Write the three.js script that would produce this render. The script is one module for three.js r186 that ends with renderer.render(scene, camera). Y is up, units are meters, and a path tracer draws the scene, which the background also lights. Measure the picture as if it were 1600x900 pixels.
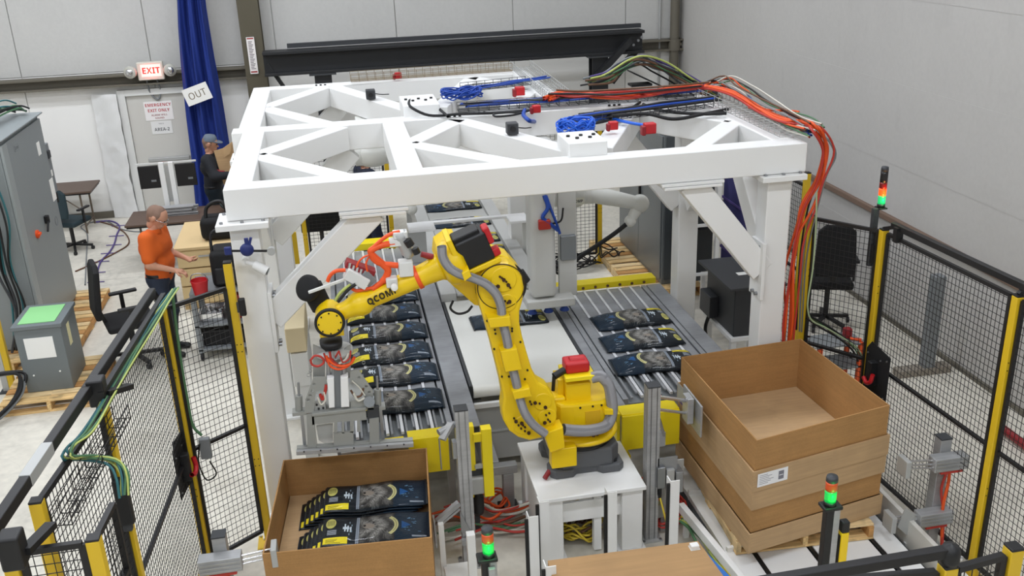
import * as THREE from 'three';
import { mergeGeometries, toCreasedNormals } from 'three/addons/utils/BufferGeometryUtils.js';
import { RoundedBoxGeometry } from 'three/addons/geometries/RoundedBoxGeometry.js';
import { FontLoader } from 'three/addons/loaders/FontLoader.js';
import { TextGeometry } from 'three/addons/geometries/TextGeometry.js';
import { RectAreaLightUniformsLib } from 'three/addons/lights/RectAreaLightUniformsLib.js';

// ---------------------------------------------------------------- camera, light, exposure
const scene = new THREE.Scene();
const EYE = [0, 4.8, 0], FOC = 1509.05;                       // metres; focal length in pixels of a 1600 x 900 frame
const RX = [0.98204017, -0.03504343, 0.18538893], RD = [-0.09975577, -0.93046349, 0.35254288], RF = [0.16014332, -0.36470488, -0.91724831];
const camera = new THREE.PerspectiveCamera(33.21, 16 / 9, 0.1, 60);
camera.position.set(...EYE);
camera.quaternion.setFromRotationMatrix(new THREE.Matrix4().makeBasis(
  new THREE.Vector3(...RX), new THREE.Vector3(...RD).negate(), new THREE.Vector3(...RF).negate()));
camera.updateMatrixWorld(true);
const renderer = new THREE.WebGLRenderer({ antialias: true });
renderer.toneMapping = THREE.LinearToneMapping;
renderer.toneMappingExposure = 1.05;
renderer.shadowMap.enabled = true;
RectAreaLightUniformsLib.init();
const ROOM = { x0: -9, x1: 6.34, y1: 8.4, z0: -17.35, z1: 5 };
const LAMP_SPOTS = [[-6, -13.6], [-6, -8.2], [-6, -2.8], [-1.4, -13.6], [-1.4, -8.2], [-1.4, -2.8], [3.2, -13.6], [3.2, -8.2], [3.2, -2.8], [-6, 2], [-1.4, 2], [3.2, 2], [-3.8, -12.4]];
const LAMP_Y = 7.5, LAMP_W = 0.5, LAMP_L = 2.4, LAMP_POWER = 26;
for (const [x, z] of LAMP_SPOTS) {
  const l = new THREE.RectAreaLight(0xf1f6ff, LAMP_POWER, LAMP_L, LAMP_W);
  l.name = 'high_bay_light'; l.position.set(x, LAMP_Y - 0.075, z); l.lookAt(x, 0, z); scene.add(l);
}

// ---------------------------------------------------------------- photo pixel -> point on a known plane
const V = (x, y, z) => new THREE.Vector3(x, y, z);
function ray(px, py) {
  const a = px - 800, b = py - 450;
  return [RX[0] * a + RD[0] * b + RF[0] * FOC, RX[1] * a + RD[1] * b + RF[1] * FOC, RX[2] * a + RD[2] * b + RF[2] * FOC];
}
const onRay = (r, t) => [EYE[0] + r[0] * t, EYE[1] + r[1] * t, EYE[2] + r[2] * t];
const gy = (px, py, y = 0) => { const r = ray(px, py); return onRay(r, (y - EYE[1]) / r[1]); };
const gz = (px, py, z) => { const r = ray(px, py); return onRay(r, (z - EYE[2]) / r[2]); };
const gx = (px, py, x) => { const r = ray(px, py); return onRay(r, (x - EYE[0]) / r[0]); };

// ---------------------------------------------------------------- seeded noise
function rng(seed) { let s = seed >>> 0; return () => { s = (s + 0x6D2B79F5) | 0; let t = Math.imul(s ^ (s >>> 15), 1 | s); t = (t + Math.imul(t ^ (t >>> 7), 61 | t)) ^ t; return ((t ^ (t >>> 14)) >>> 0) / 4294967296; }; }
const hash = (x, y, s) => { let h = Math.imul(x, 374761393) + Math.imul(y, 668265263) + Math.imul(s, 974711) | 0; h = Math.imul(h ^ (h >>> 13), 1274126177); return ((h ^ (h >>> 16)) >>> 0) / 4294967296; };
function vnoise(x, y, per, s) {
  const xi = Math.floor(x), yi = Math.floor(y), fx = x - xi, fy = y - yi, u = fx * fx * (3 - 2 * fx), v = fy * fy * (3 - 2 * fy);
  const m = (a) => ((a % per) + per) % per;
  const a = hash(m(xi), m(yi), s), b = hash(m(xi + 1), m(yi), s), c = hash(m(xi), m(yi + 1), s), d = hash(m(xi + 1), m(yi + 1), s);
  return (a + (b - a) * u) * (1 - v) + (c + (d - c) * u) * v;
}
function fbm(x, y, per, s, oct = 4) { let a = 0, w = 0.5, t = 0; for (let i = 0; i < oct; i++) { a += w * vnoise(x, y, per, s + i); t += w; x *= 2; y *= 2; per *= 2; w *= 0.5; } return a / t; }
function dataTex(n, fn, srgb = true) {
  const d = new Uint8Array(n * n * 4);
  for (let j = 0; j < n; j++) for (let i = 0; i < n; i++) { const c = fn(i / n, j / n); const k = (j * n + i) * 4; for (let q = 0; q < 3; q++) d[k + q] = Math.max(0, Math.min(255, c[q])); d[k + 3] = 255; }
  const t = new THREE.DataTexture(d, n, n); t.wrapS = t.wrapT = THREE.RepeatWrapping; t.magFilter = THREE.LinearFilter; t.minFilter = THREE.LinearMipmapLinearFilter; t.generateMipmaps = true;
  if (srgb) t.colorSpace = THREE.SRGBColorSpace; t.needsUpdate = true; return t;
}
function canvasTex(w, h, draw) {
  const c = document.createElement('canvas'); c.width = w; c.height = h; const g = c.getContext('2d'); draw(g, w, h);
  const t = new THREE.CanvasTexture(c); t.colorSpace = THREE.SRGBColorSpace; t.magFilter = THREE.LinearFilter; return t;
}
const rep = (t, s) => { const c = t.clone(); c.repeat.set(s, s); c.needsUpdate = true; return c; };

// ---------------------------------------------------------------- materials
const std = (color, roughness = 0.6, metalness = 0, extra = {}) => new THREE.MeshStandardMaterial({ color, roughness, metalness, ...extra });
const floorTex = dataTex(1024, (u, v) => {
  const big = fbm(u * 4, v * 4, 4, 3, 5), mid = fbm(u * 16, v * 16, 16, 11, 4), fine = fbm(u * 128, v * 128, 128, 23, 3);
  const st = Math.max(0, fbm(u * 9, v * 7, 63, 31, 4) - 0.6) * 3.2, scuff = Math.max(0, fbm(u * 6, v * 60, 60, 47, 3) - 0.68) * 2.4;
  const crack = Math.max(0, 1 - Math.abs(fbm(u * 3, v * 3, 3, 77, 5) - 0.5) * 300) * 0.05;
  const k = 1 + (big - 0.5) * 0.16 + (mid - 0.5) * 0.12 + (fine - 0.5) * 0.1 - st * 0.2 - scuff * 0.16 - crack;
  return [217 * k, 212 * k - st * 3, 199 * k - st * 6];
});
const cardTex = dataTex(512, (u, v) => {
  const k = 1 + (fbm(u * 3, v * 90, 90, 5, 3) - 0.5) * 0.09 + (fbm(u * 5, v * 5, 5, 9, 4) - 0.5) * 0.1 + (fbm(u * 120, v * 120, 120, 13, 2) - 0.5) * 0.06;
  return [174 * k, 131 * k, 80 * k];
});
const cardPaleTex = dataTex(256, (u, v) => {
  const k = 1 + (fbm(u * 3, v * 60, 60, 15, 3) - 0.5) * 0.08 + (fbm(u * 5, v * 5, 5, 19, 4) - 0.5) * 0.08;
  return [186 * k, 154 * k, 114 * k];
});
const woodTex = dataTex(512, (u, v) => {
  const w = fbm(u * 4, v * 60 + 3 * fbm(u * 3, v * 3, 3, 8), 60, 17, 4), k = 0.84 + w * 0.36 - Math.max(0, fbm(u * 8, v * 8, 8, 41, 3) - 0.66) * 0.9;
  return [222 * k, 194 * k, 146 * k];
});
const wallTex = dataTex(512, (u, v) => {
  const k = 1 + (fbm(u * 4, v * 4, 4, 61, 4) - 0.5) * 0.03 + (fbm(u * 90, v * 90, 90, 67, 2) - 0.5) * 0.025 - Math.max(0, fbm(u * 20, v * 5, 20, 71, 4) - 0.72) * 0.1;
  return [222 * k, 221 * k, 218 * k];
});
const metalTex = dataTex(256, (u, v) => { const k = 0.94 + (fbm(u * 6, v * 100, 100, 81, 3) - 0.5) * 0.1 + (fbm(u * 8, v * 8, 8, 83, 3) - 0.5) * 0.16; return [190 * k, 191 * k, 192 * k]; });
const fineBump = dataTex(256, (u, v) => { const q = 255 * fbm(u * 60, v * 60, 60, 91, 3); return [q, q, q]; }, false);
const M = {
  floor: std(0xffffff, 0.55, 0, { map: rep(floorTex, 1 / 7) }),
  wall: std(0xe6e6e5, 0.75, 0, { map: rep(wallTex, 1 / 3) }),
  wallLow: std(0xf3f2ee, 0.7), slabCard: std(0xefe6da, 0.85, 0, { map: rep(cardPaleTex, 0.8) }), wallGrey: std(0xe2e0de, 0.75, 0, { map: rep(wallTex, 1 / 3) }),
  ceiling: std(0xd0d0cc, 0.8),
  girt: std(0x6d685c, 0.6, 0.1), olive: std(0x5a5444, 0.6, 0.1), seam: std(0xcfcfcb, 0.8), gripGrey: std(0x9a9b96, 0.5, 0.2), railWhite: std(0xe6e7ea, 0.3, 0.15),
  white: std(0xeeeeec, 0.42), whiteDull: std(0xdededa, 0.6), grey: std(0x7e8284, 0.5, 0.1), cabinet: std(0x8b9192, 0.45, 0.1), trans: std(0x71787a, 0.5, 0.1), darkGrey: std(0x3b3d40, 0.55, 0.1),
  steelBlack: std(0x2b2c2e, 0.5, 0.3), black: std(0x141416, 0.5), blackMatt: std(0x0e0e10, 0.8), rubber: std(0x1b1b1d, 0.75),
  yellow: std(0xf2cc0c, 0.34), fenceYellow: std(0xdfb921, 0.45), guardYellow: std(0xf7df16, 0.42), red: std(0xbe1a22, 0.45), redDark: std(0x8d1a20, 0.5),
  alu: std(0xf4f4f4, 0.36, 0.4, { map: rep(metalTex, 1) }), aluDull: std(0xb4b5b3, 0.5, 0.25), steel: std(0x9b9da0, 0.3, 0.85), steelPlate: std(0xd2d4d8, 0.42, 0.1, { map: rep(metalTex, 1) }), chrome: std(0xd8d8da, 0.15, 0.95),
  castGrey: std(0x5a5c5f, 0.55, 0.1), sleeve: std(0x9a9a9e, 0.55, 0, { bumpMap: rep(fineBump, 6), bumpScale: 0.003 }), orange: std(0xf0571b, 0.45), orangeCable: std(0xe4561d, 0.5), blueCable: std(0x1b48a8, 0.45), blueBright: std(0x1f63d6, 0.4), greenCable: std(0x4f7a55, 0.5), limeCable: std(0xb9c46a, 0.5), tealCable: std(0x2f6a70, 0.5), yellowCable: std(0xd8be3c, 0.5), whiteCable: std(0xd8d5c8, 0.5), redCable: std(0xb8352b, 0.5), purple: std(0x5a4a8c, 0.6), brownCable: std(0x6a4a35, 0.6),
  card: std(0xffffff, 0.85, 0, { map: rep(cardTex, 1.2) }), cardPale: std(0xffffff, 0.85, 0, { map: rep(cardPaleTex, 1.5) }), cardEdge: std(0xc7a06b, 0.9), wood: std(0xffffff, 0.85, 0, { map: rep(woodTex, 0.9) }), woodPale: std(0xfff6e4, 0.85, 0, { map: rep(woodTex, 1.3) }), woodDark: std(0xd8b894, 0.85, 0, { map: rep(woodTex, 1.1) }),
  belt: std(0xe6e6e0, 0.5), paper: std(0xf2f2ee, 0.8), tableTop: std(0x5d4a3e, 0.5), blueCloth: std(0x1c3a8e, 0.85), green: std(0x8fcf8a, 0.6), glassGreen: std(0x1fae4c, 0.25), glassAmber: std(0xd9531f, 0.3), glassRed: std(0xb01f1c, 0.25),
  skin: std(0xc49075, 0.6), hair: std(0x84695a, 0.85), shirtOrange: std(0xd7601a, 0.85), shirtBlack: std(0x1f2126, 0.85), denim: std(0x2b3344, 0.9), capGrey: std(0x66707c, 0.85), beige: std(0xd9c9a4, 0.8), purpleBox: std(0x3c3a70, 0.7),
};

// ---------------------------------------------------------------- geometry helpers (world metres)
const flat = (g) => { const q = g.index ? g.toNonIndexed() : g; for (const k of Object.keys(q.attributes)) if (!['position', 'normal', 'uv'].includes(k)) q.deleteAttribute(k); return q; };
function bx(x0, x1, y0, y1, z0, z1, r = 0) {
  const w = Math.abs(x1 - x0), h = Math.abs(y1 - y0), d = Math.abs(z1 - z0);
  const g = r ? new RoundedBoxGeometry(w, h, d, 2, Math.min(r, w / 2.01, h / 2.01, d / 2.01)) : new THREE.BoxGeometry(w, h, d);
  return flat(g).translate((x0 + x1) / 2, (y0 + y1) / 2, (z0 + z1) / 2);
}
const cb = (c, s, r = 0) => bx(c[0] - s[0] / 2, c[0] + s[0] / 2, c[1] - s[1] / 2, c[1] + s[1] / 2, c[2] - s[2] / 2, c[2] + s[2] / 2, r);
function frameOf(a, b, up) {
  const d = V(b[0] - a[0], b[1] - a[1], b[2] - a[2]), L = d.length(); d.normalize();
  let u = V(...up); if (Math.abs(u.dot(d)) > 0.98) u = Math.abs(d.y) > 0.9 ? V(0, 0, 1) : V(0, 1, 0);
  const s = V().crossVectors(u, d).normalize(); u = V().crossVectors(d, s).normalize();
  return { m: new THREE.Matrix4().makeBasis(s, u, d).setPosition((a[0] + b[0]) / 2, (a[1] + b[1]) / 2, (a[2] + b[2]) / 2), L };
}
function bar(a, b, w, h = w, r = 0, up = [0, 1, 0]) {                // square bar from a to b
  const { m, L } = frameOf(a, b, up);
  return flat(r ? new RoundedBoxGeometry(w, h, L, 2, Math.min(r, w / 2.01, h / 2.01)) : new THREE.BoxGeometry(w, h, L)).applyMatrix4(m);
}
function cy(a, b, r, r2 = r, seg = 18, open = false) {
  const { m, L } = frameOf(a, b, [0, 1, 0.001]);
  return flat(new THREE.CylinderGeometry(r2, r, L, seg, 1, open).rotateX(Math.PI / 2)).applyMatrix4(m);
}
function ring(a, b, r, rin, seg = 28) {                               // hollow cylinder
  const { m, L } = frameOf(a, b, [0, 1, 0.001]);
  return flat(new THREE.LatheGeometry([[rin, -L / 2], [r, -L / 2], [r, L / 2], [rin, L / 2], [rin, -L / 2]].map(([x, y]) => new THREE.Vector2(x, y)), seg).rotateX(Math.PI / 2)).applyMatrix4(m);
}
function lat(base, prof, seg = 28, axis = [0, 1, 0]) {               // lathe of [radius, along-axis]
  let ar = 0; for (let i = 0; i < prof.length; i++) { const a = prof[i], b = prof[(i + 1) % prof.length]; ar += a[0] * b[1] - b[0] * a[1]; }
  if (ar < 0) prof = [...prof].reverse();
  const g = flat(new THREE.LatheGeometry(prof.map(([x, y]) => new THREE.Vector2(Math.max(x, 1e-4), y)), seg));
  return g.applyQuaternion(new THREE.Quaternion().setFromUnitVectors(V(0, 1, 0), V(...axis).normalize())).translate(...base);
}
const tb = (pts, r, seg = 0, rad = 7, closed = false) => flat(new THREE.TubeGeometry(new THREE.CatmullRomCurve3(pts.map((p) => V(...p)), closed, 'centripetal'), seg || Math.max(6, pts.length * 6), r, rad, closed));
const sp = (c, r, s = [1, 1, 1], n = 18) => flat(new THREE.SphereGeometry(r, n, Math.ceil(n * 0.7)).scale(...s)).translate(...c);
function plate(o, u, v, pts, depth, holes = [], bevel = 0) {         // outline (in u, v metres from o) extruded along u x v
  const U = V(...u).normalize(), W = V(...v).normalize(), N = V().crossVectors(U, W).normalize();
  const s = new THREE.Shape(pts.map(([a, b]) => new THREE.Vector2(a, b)));
  for (const [x, y, r] of holes) { const h = new THREE.Path(); h.absarc(x, y, r, 0, Math.PI * 2, true); s.holes.push(h); }
  const g = new THREE.ExtrudeGeometry(s, { depth: depth - 2 * bevel, bevelEnabled: bevel > 0, bevelThickness: bevel, bevelSize: bevel, bevelOffset: -bevel, bevelSegments: 2, curveSegments: 18 });
  g.translate(0, 0, bevel);
  return flat(g).applyMatrix4(new THREE.Matrix4().makeBasis(U, W, N).setPosition(...o));
}
// outline given as photo pixels on the plane z = zf, extruded back by depth
function plateZ(px, zf, depth, holes = [], bevel = 0) {
  const pts = px.map(([x, y]) => { const p = gz(x, y, zf); return [p[0], p[1]]; });
  if (THREE.ShapeUtils.area(pts.map(([a, b]) => new THREE.Vector2(a, b))) < 0) pts.reverse();
  return plate([0, 0, zf - depth], [1, 0, 0], [0, 1, 0], pts, depth, holes, bevel);
}
const bolt = (c, n, r = 0.012, h = 0.01) => cy(c, [c[0] + n[0] * h, c[1] + n[1] * h, c[2] + n[2] * h], r, r, 6);
function worldUV(g) {
  const p = g.attributes.position, n = g.attributes.normal, uv = new Float32Array(p.count * 2);
  for (let i = 0; i < p.count; i++) {
    const ax = Math.abs(n.getX(i)), ay = Math.abs(n.getY(i)), az = Math.abs(n.getZ(i));
    if (ay >= ax && ay >= az) { uv[2 * i] = p.getX(i); uv[2 * i + 1] = p.getZ(i); } else if (ax >= az) { uv[2 * i] = p.getZ(i); uv[2 * i + 1] = p.getY(i); } else { uv[2 * i] = p.getX(i); uv[2 * i + 1] = p.getY(i); }
  }
  g.setAttribute('uv', new THREE.BufferAttribute(uv, 2)); return g;
}

const FONT = await new FontLoader().loadAsync('fonts/droid/droid_sans_bold.typeface.json');
// ---------------------------------------------------------------- naming
const taken = new Map();
function numbered(n) { const k = taken.get(n) || 0; taken.set(n, k + 1); return k ? `${n}_${String(k).padStart(3, '0')}` : n; }
function thing(name, label, category, group) {
  const o = new THREE.Group(); o.name = numbered(name); o.userData = { label, category }; if (group) o.userData.group = group; scene.add(o); return o;
}
const SPLIT = new Set(['bolt', 'clamp', 'hanger', 'bracket', 'flange', 'girt_flange', 'shelf', 'hole', 'screw', 'slot', 'cap', 'slat', 'rail', 'board', 'block', 'strand', 'button', 'knob', 'rod', 'caster', 'lug', 'vent', 'leg', 'upright', 'hinge', 'clip', 'foot', 'stringer', 'fin', 'tab', 'wire_tie', 'jaw', 'roller', 'connector', 'hose_bracket']);
function part(parent, name, geoms, mat, label, keepUV = false) {
  const list = Array.isArray(geoms) ? geoms : [geoms];
  if (list.length > 1 && SPLIT.has(name)) return list.map((g) => part(parent, name, g, mat, label, keepUV))[0];
  const g = list.length > 1 ? mergeGeometries(list) : list[0];
  if (!keepUV) worldUV(g);
  const m = new THREE.Mesh(g, mat); m.name = name; if (label) m.userData.label = label; parent.add(m); return m;
}
function struct(name, geoms, mat) { const m = part(scene, name, geoms, mat); m.name = numbered(name); m.userData.kind = 'structure'; return m; }
function structGroup(name) { const o = new THREE.Group(); o.name = numbered(name); o.userData.kind = 'structure'; scene.add(o); return o; }
const stuff = (m) => { m.userData.kind = 'stuff'; return m; };
function sub(parentMesh, name, geoms, mat, label, keepUV) { return part(parentMesh, name, geoms, mat, label, keepUV); }
function dup(o, d, label, turn = 0) {                                // a copy moved by d (and turned about its own base)
  const c = o.clone(); c.name = numbered(o.name.replace(/_\d{3}$/, '')); scene.add(c); c.userData = { ...o.userData };
  c.position.set(o.position.x + d[0], o.position.y + d[1], o.position.z + d[2]); c.rotation.y = o.rotation.y + turn; if (label) c.userData.label = label; return c;
}
function settle(o) {                                                  // move a group's origin to the middle of its base
  const b = new THREE.Box3().setFromObject(o); if (b.isEmpty()) return o;
  const c = b.getCenter(V()); c.y = b.min.y; for (const k of o.children) k.position.sub(c); o.position.copy(c); return o;
}
// ================================================================ the hall
const { x0: RX0, x1: RX1, y1: RY1, z0: RZ0, z1: RZ1 } = ROOM;
struct('floor', bx(RX0 - 0.2, RX1 + 0.2, -0.2, 0, RZ0 - 0.2, RZ1 + 0.2), M.floor);
struct('ceiling', bx(RX0 - 0.2, RX1 + 0.2, RY1, RY1 + 0.2, RZ0 - 0.2, RZ1 + 0.2), M.ceiling);
struct('wall_left', bx(RX0 - 0.2, RX0, 0, RY1, RZ0 - 0.2, RZ1), M.wall);
struct('wall_front', bx(RX0 - 0.2, RX1 + 0.2, 0, RY1, RZ1, RZ1 + 0.2), M.wall);
{
  const w = structGroup('wall_back');
  part(w, 'backing', bx(RX0 - 0.2, RX1 + 0.2, 0, RY1, RZ0 - 0.2, RZ0 - 0.03), M.seam);
  for (let x = 3.23 - 2.07 * 6; x < RX1 - 0.01; x += 2.07) {
    const a = Math.max(x, RX0) + 0.006, b = Math.min(x + 2.07, RX1) - 0.006; if (b - a < 0.05) continue;
    part(w, 'wall_panel', bx(a, b, 2.5, RY1, RZ0 - 0.03, RZ0, 0.008), M.wall);
    part(w, 'wall_panel', bx(a, b, 0.0, 2.49, RZ0 - 0.03, RZ0 - 0.004, 0.008), M.wallLow);
  }
  const r = structGroup('wall_right');
  part(r, 'backing', bx(RX1 + 0.03, RX1 + 0.2, 0, RY1, RZ0 - 0.2, RZ1), M.wallGrey);
  for (let y = 0, k = 0; y < RY1; y += 0.93, k++) part(r, 'wall_panel', bx(RX1 + (k % 2) * 0.003, RX1 + 0.03, y, Math.min(y + 0.93, RY1), RZ0, RZ1), M.wallGrey);
  struct('baseboard_right', bx(RX1 - 0.03, RX1, 0, 0.05, RZ0, RZ1), M.girt);
  struct('baseboard_back', bx(RX0, RX1, 0, 0.12, RZ0, RZ0 + 0.03), M.girt);
  // horizontal steel girt on the back wall and a rail on the right wall
  const gi = structGroup('trim_1');
  part(gi, 'girt_web', bx(RX0, -1.1, 2.3, 2.48, RZ0, RZ0 + 0.05), M.girt);
  part(gi, 'girt_flange', [bx(RX0, -1.1, 2.44, 2.48, RZ0 + 0.05, RZ0 + 0.2, 0.006), bx(RX0, -1.1, 2.28, 2.31, RZ0 + 0.05, RZ0 + 0.2, 0.006)], M.girt);
  const g2 = structGroup('trim_2');
  part(g2, 'girt_web', bx(5.3, RX1, 2.32, 2.5, RZ0, RZ0 + 0.05), M.girt);
  part(g2, 'girt_flange', [bx(5.3, RX1, 2.47, 2.5, RZ0 + 0.05, RZ0 + 0.2), bx(5.3, RX1, 2.3, 2.33, RZ0 + 0.05, RZ0 + 0.2)], M.girt);
  const g3 = structGroup('trim_3');
  part(g3, 'wall_rail', bx(RX1 - 0.06, RX1, 1.2, 1.27, RZ0 + 0.3, 2, 0.01), std(0x7a6455, 0.6));
  // steel column carrying the curtain
  const c = structGroup('column_steel');
  const cx0 = gz(382, 100, RZ0 + 0.35)[0], cw = 0.34;
  part(c, 'flange', [bx(cx0, cx0 + cw, 0, RY1, RZ0 + 0.02, RZ0 + 0.05), bx(cx0, cx0 + cw, 0, RY1, RZ0 + 0.33, RZ0 + 0.36)], M.olive);
  part(c, 'web', bx(cx0 + cw / 2 - 0.012, cx0 + cw / 2 + 0.012, 0, RY1, RZ0 + 0.05, RZ0 + 0.33), M.olive);
  // corner conduit
  const cc = thing('conduit', 'tall dark steel pipe in the corner of the hall', 'pipe');
  const k = RX1 - 0.16;
  part(cc, 'pipe', cy([k, 0, RZ0 + 0.15], [k, RY1, RZ0 + 0.15], 0.085), M.girt);
  part(cc, 'coupling', [cy([k, 2.3, RZ0 + 0.15], [k, 2.5, RZ0 + 0.15], 0.11), cy([k, 2.4, RZ0 + 0.15], [RX1 - 0.03, 2.4, RZ0 + 0.15], 0.035)], M.girt);
  const c2 = thing('thin_conduit', 'thin grey pipe with clamps beside the tall corner pipe', 'pipe');
  part(c2, 'pipe', cy([k - 0.25, 0, RZ0 + 0.05], [k - 0.25, RY1, RZ0 + 0.05], 0.02), M.aluDull);
  part(c2, 'clamp', [0.9, 2.1, 3.3, 4.5].map((y) => cb([k - 0.25, y, RZ0 + 0.04], [0.1, 0.05, 0.06])), M.aluDull);
}
// lamps under the ceiling
LAMP_SPOTS.forEach(([x, z]) => {
  const t = thing('high_bay_lamp', 'long white high bay lamp hanging under the hall ceiling', 'lamp', 'high bay lamps under the ceiling');
  part(t, 'housing', bx(x - LAMP_L / 2 - 0.04, x + LAMP_L / 2 + 0.04, LAMP_Y - 0.05, LAMP_Y + 0.05, z - LAMP_W / 2 - 0.04, z + LAMP_W / 2 + 0.04, 0.02), M.whiteDull);
  part(t, 'diffuser', bx(x - LAMP_L / 2, x + LAMP_L / 2, LAMP_Y - 0.07, LAMP_Y - 0.05, z - LAMP_W / 2, z + LAMP_W / 2), new THREE.MeshStandardMaterial({ color: 0xffffff, emissive: 0xf1f6ff, emissiveIntensity: 4 }));
  part(t, 'hanger', [-1, 1].map((s) => cy([x + s * 0.8, LAMP_Y + 0.05, z], [x + s * 0.8, RY1, z], 0.008)), M.steel);
});
// exit door
{
  const zd = RZ0 + 0.03;
  const d = structGroup('door_1');
  const a = gz(205, 200, zd)[0], b = gz(300, 200, zd)[0];
  part(d, 'door_frame', [bx(a - 0.12, a, 0, 2.2, RZ0, RZ0 + 0.1), bx(b, b + 0.12, 0, 2.2, RZ0, RZ0 + 0.1), bx(a + 0.001, b - 0.001, 2.1, 2.2, RZ0, RZ0 + 0.099)], M.whiteDull);
  const leaf = part(d, 'door_leaf', bx(a + 0.005, b - 0.005, 0.02, 2.1, RZ0, RZ0 + 0.05), std(0xcfcdc6, 0.6));
  part(leaf, 'push_bar', bx(a + 0.2, b - 0.1, 0.95, 1.02, RZ0 + 0.05, RZ0 + 0.12, 0.015), M.aluDull);
  // plastic foil bulging off the wall beside the door
  const foil = thing('insulation_sheet', 'crumpled white insulation foil hanging beside the exit door', 'sheet');
  const g = new THREE.PlaneGeometry(0.42, 2.15, 14, 60); const p = g.attributes.position;
  for (let i = 0; i < p.count; i++) { const x = p.getX(i), y = p.getY(i); p.setZ(i, 0.06 + 0.05 * fbm((x + 1) * 6, (y + 3) * 5, 64, 5, 4) + 0.05 * Math.sin(x * 7)); p.setX(i, x + 0.06 * (fbm(3, (y + 2) * 3, 64, 9, 3) - 0.5)); }
  g.computeVertexNormals(); const gg = flat(g); const g2 = gg.clone().translate(0, 0, -0.02);
  part(foil, 'foil', [gg.translate(a - 0.34, 1.08, RZ0 + 0.02), g2.translate(a - 0.34, 1.08, RZ0 + 0.02)], std(0xe4e4e2, 0.35));
  settle(foil);
  // lettered signs on the door
  const sign = (name, label, px, py, w, h, draw, tw, th) => {
    const q = gz(px, py, RZ0 + 0.055); const o = thing(name, label, 'sign');
    part(o, 'board', bx(q[0] - w / 2, q[0] + w / 2, q[1] - h / 2, q[1] + h / 2, RZ0 + 0.05, RZ0 + 0.056), M.paper);
    part(o, 'print', flat(new THREE.PlaneGeometry(w, h)).translate(q[0], q[1], RZ0 + 0.058), std(0xffffff, 0.7, 0, { map: canvasTex(tw, th, draw) }), undefined, true);
    settle(o);
  };
  sign('emergency_sign', 'white and red EMERGENCY EXIT ONLY sign on the door', 248, 173, 0.46, 0.32, (g, w, h) => {
    g.fillStyle = '#f3f0ee'; g.fillRect(0, 0, w, h); g.fillStyle = '#b3282d'; g.textAlign = 'center'; g.font = 'bold 56px sans-serif';
    g.fillText('EMERGENCY', w / 2, 66); g.fillText('EXIT ONLY', w / 2, 138); g.font = 'bold 34px sans-serif'; g.fillStyle = '#8d4a4a'; g.fillText('ALARM WILL', w / 2, 192); g.fillText('SOUND', w / 2, 232);
  }, 360, 250);
  sign('area_sign', 'white paper reading AREA-2 below the red emergency sign', 253, 199, 0.34, 0.22, (g, w, h) => {
    g.fillStyle = '#e9e9e6'; g.fillRect(0, 0, w, h); g.fillStyle = '#55565a'; g.textAlign = 'center'; g.font = '22px sans-serif'; g.fillText('THIS IS', w / 2, 44); g.font = 'bold 62px sans-serif'; g.fillText('AREA-2', w / 2, 138);
  }, 280, 180);
}
// exit sign with two lamp heads
{
  const z = RZ0 + 0.24, c = gz(235, 111, z), o = thing('exit_sign', 'lit red EXIT sign with two emergency lamp heads above the door', 'sign');
  part(o, 'housing', cb([c[0], c[1], z - 0.04], [0.42, 0.3, 0.1], 0.02), std(0xd8d5c8, 0.5));
  part(o, 'face', flat(new THREE.PlaneGeometry(0.32, 0.2)).translate(c[0] + 0.01, c[1] + 0.01, z + 0.012), new THREE.MeshStandardMaterial({ color: 0xffffff, roughness: 0.5, emissive: 0xffffff, emissiveIntensity: 0.8, map: canvasTex(256, 160, exitDraw), emissiveMap: canvasTex(256, 160, exitDraw) }), 'red EXIT letters', true);
  function exitDraw(g, w, h) { g.fillStyle = '#efc7c0'; g.fillRect(0, 0, w, h); g.fillStyle = '#e8231c'; g.font = 'bold 112px sans-serif'; g.textAlign = 'center'; g.fillText('EXIT', w / 2, 120, 236); }
  const gl = new THREE.PointLight(0xff5040, 0.12, 2); gl.position.set(c[0], c[1], z + 0.06); gl.name = 'exit_glow'; scene.add(gl);
  for (const s of [-1, 1]) { const h = part(o, 'lamp_head', lat([c[0] + s * 0.29, c[1] + 0.01, z - 0.06], [[0, 0], [0.06, 0], [0.1, 0.06], [0.1, 0.12], [0, 0.12]], 20, [s * 0.3, -0.1, 1]), std(0xc5c3b8, 0.5)); sub(h, 'lens', sp([c[0] + s * 0.325, c[1], z + 0.06], 0.06, [1, 1, 0.5]), M.chrome); }
  part(o, 'bracket', bx(c[0] - 0.04, c[0] + 0.04, c[1] - 0.06, c[1] + 0.06, RZ0, z - 0.08), M.whiteDull);
  settle(o);
  const cab = thing('exit_sign_cable', 'grey cable looping down below the lit exit sign', 'cable');
  part(cab, 'wire', tb([[c[0] - 0.1, c[1] - 0.14, z - 0.08], [c[0] - 0.08, c[1] - 0.4, z - 0.16], [c[0] + 0.02, c[1] - 0.5, z - 0.16], [c[0] + 0.08, c[1] - 0.35, z - 0.16], [c[0] + 0.06, c[1] - 0.14, z - 0.08]], 0.016), M.grey); settle(cab);
}
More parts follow.
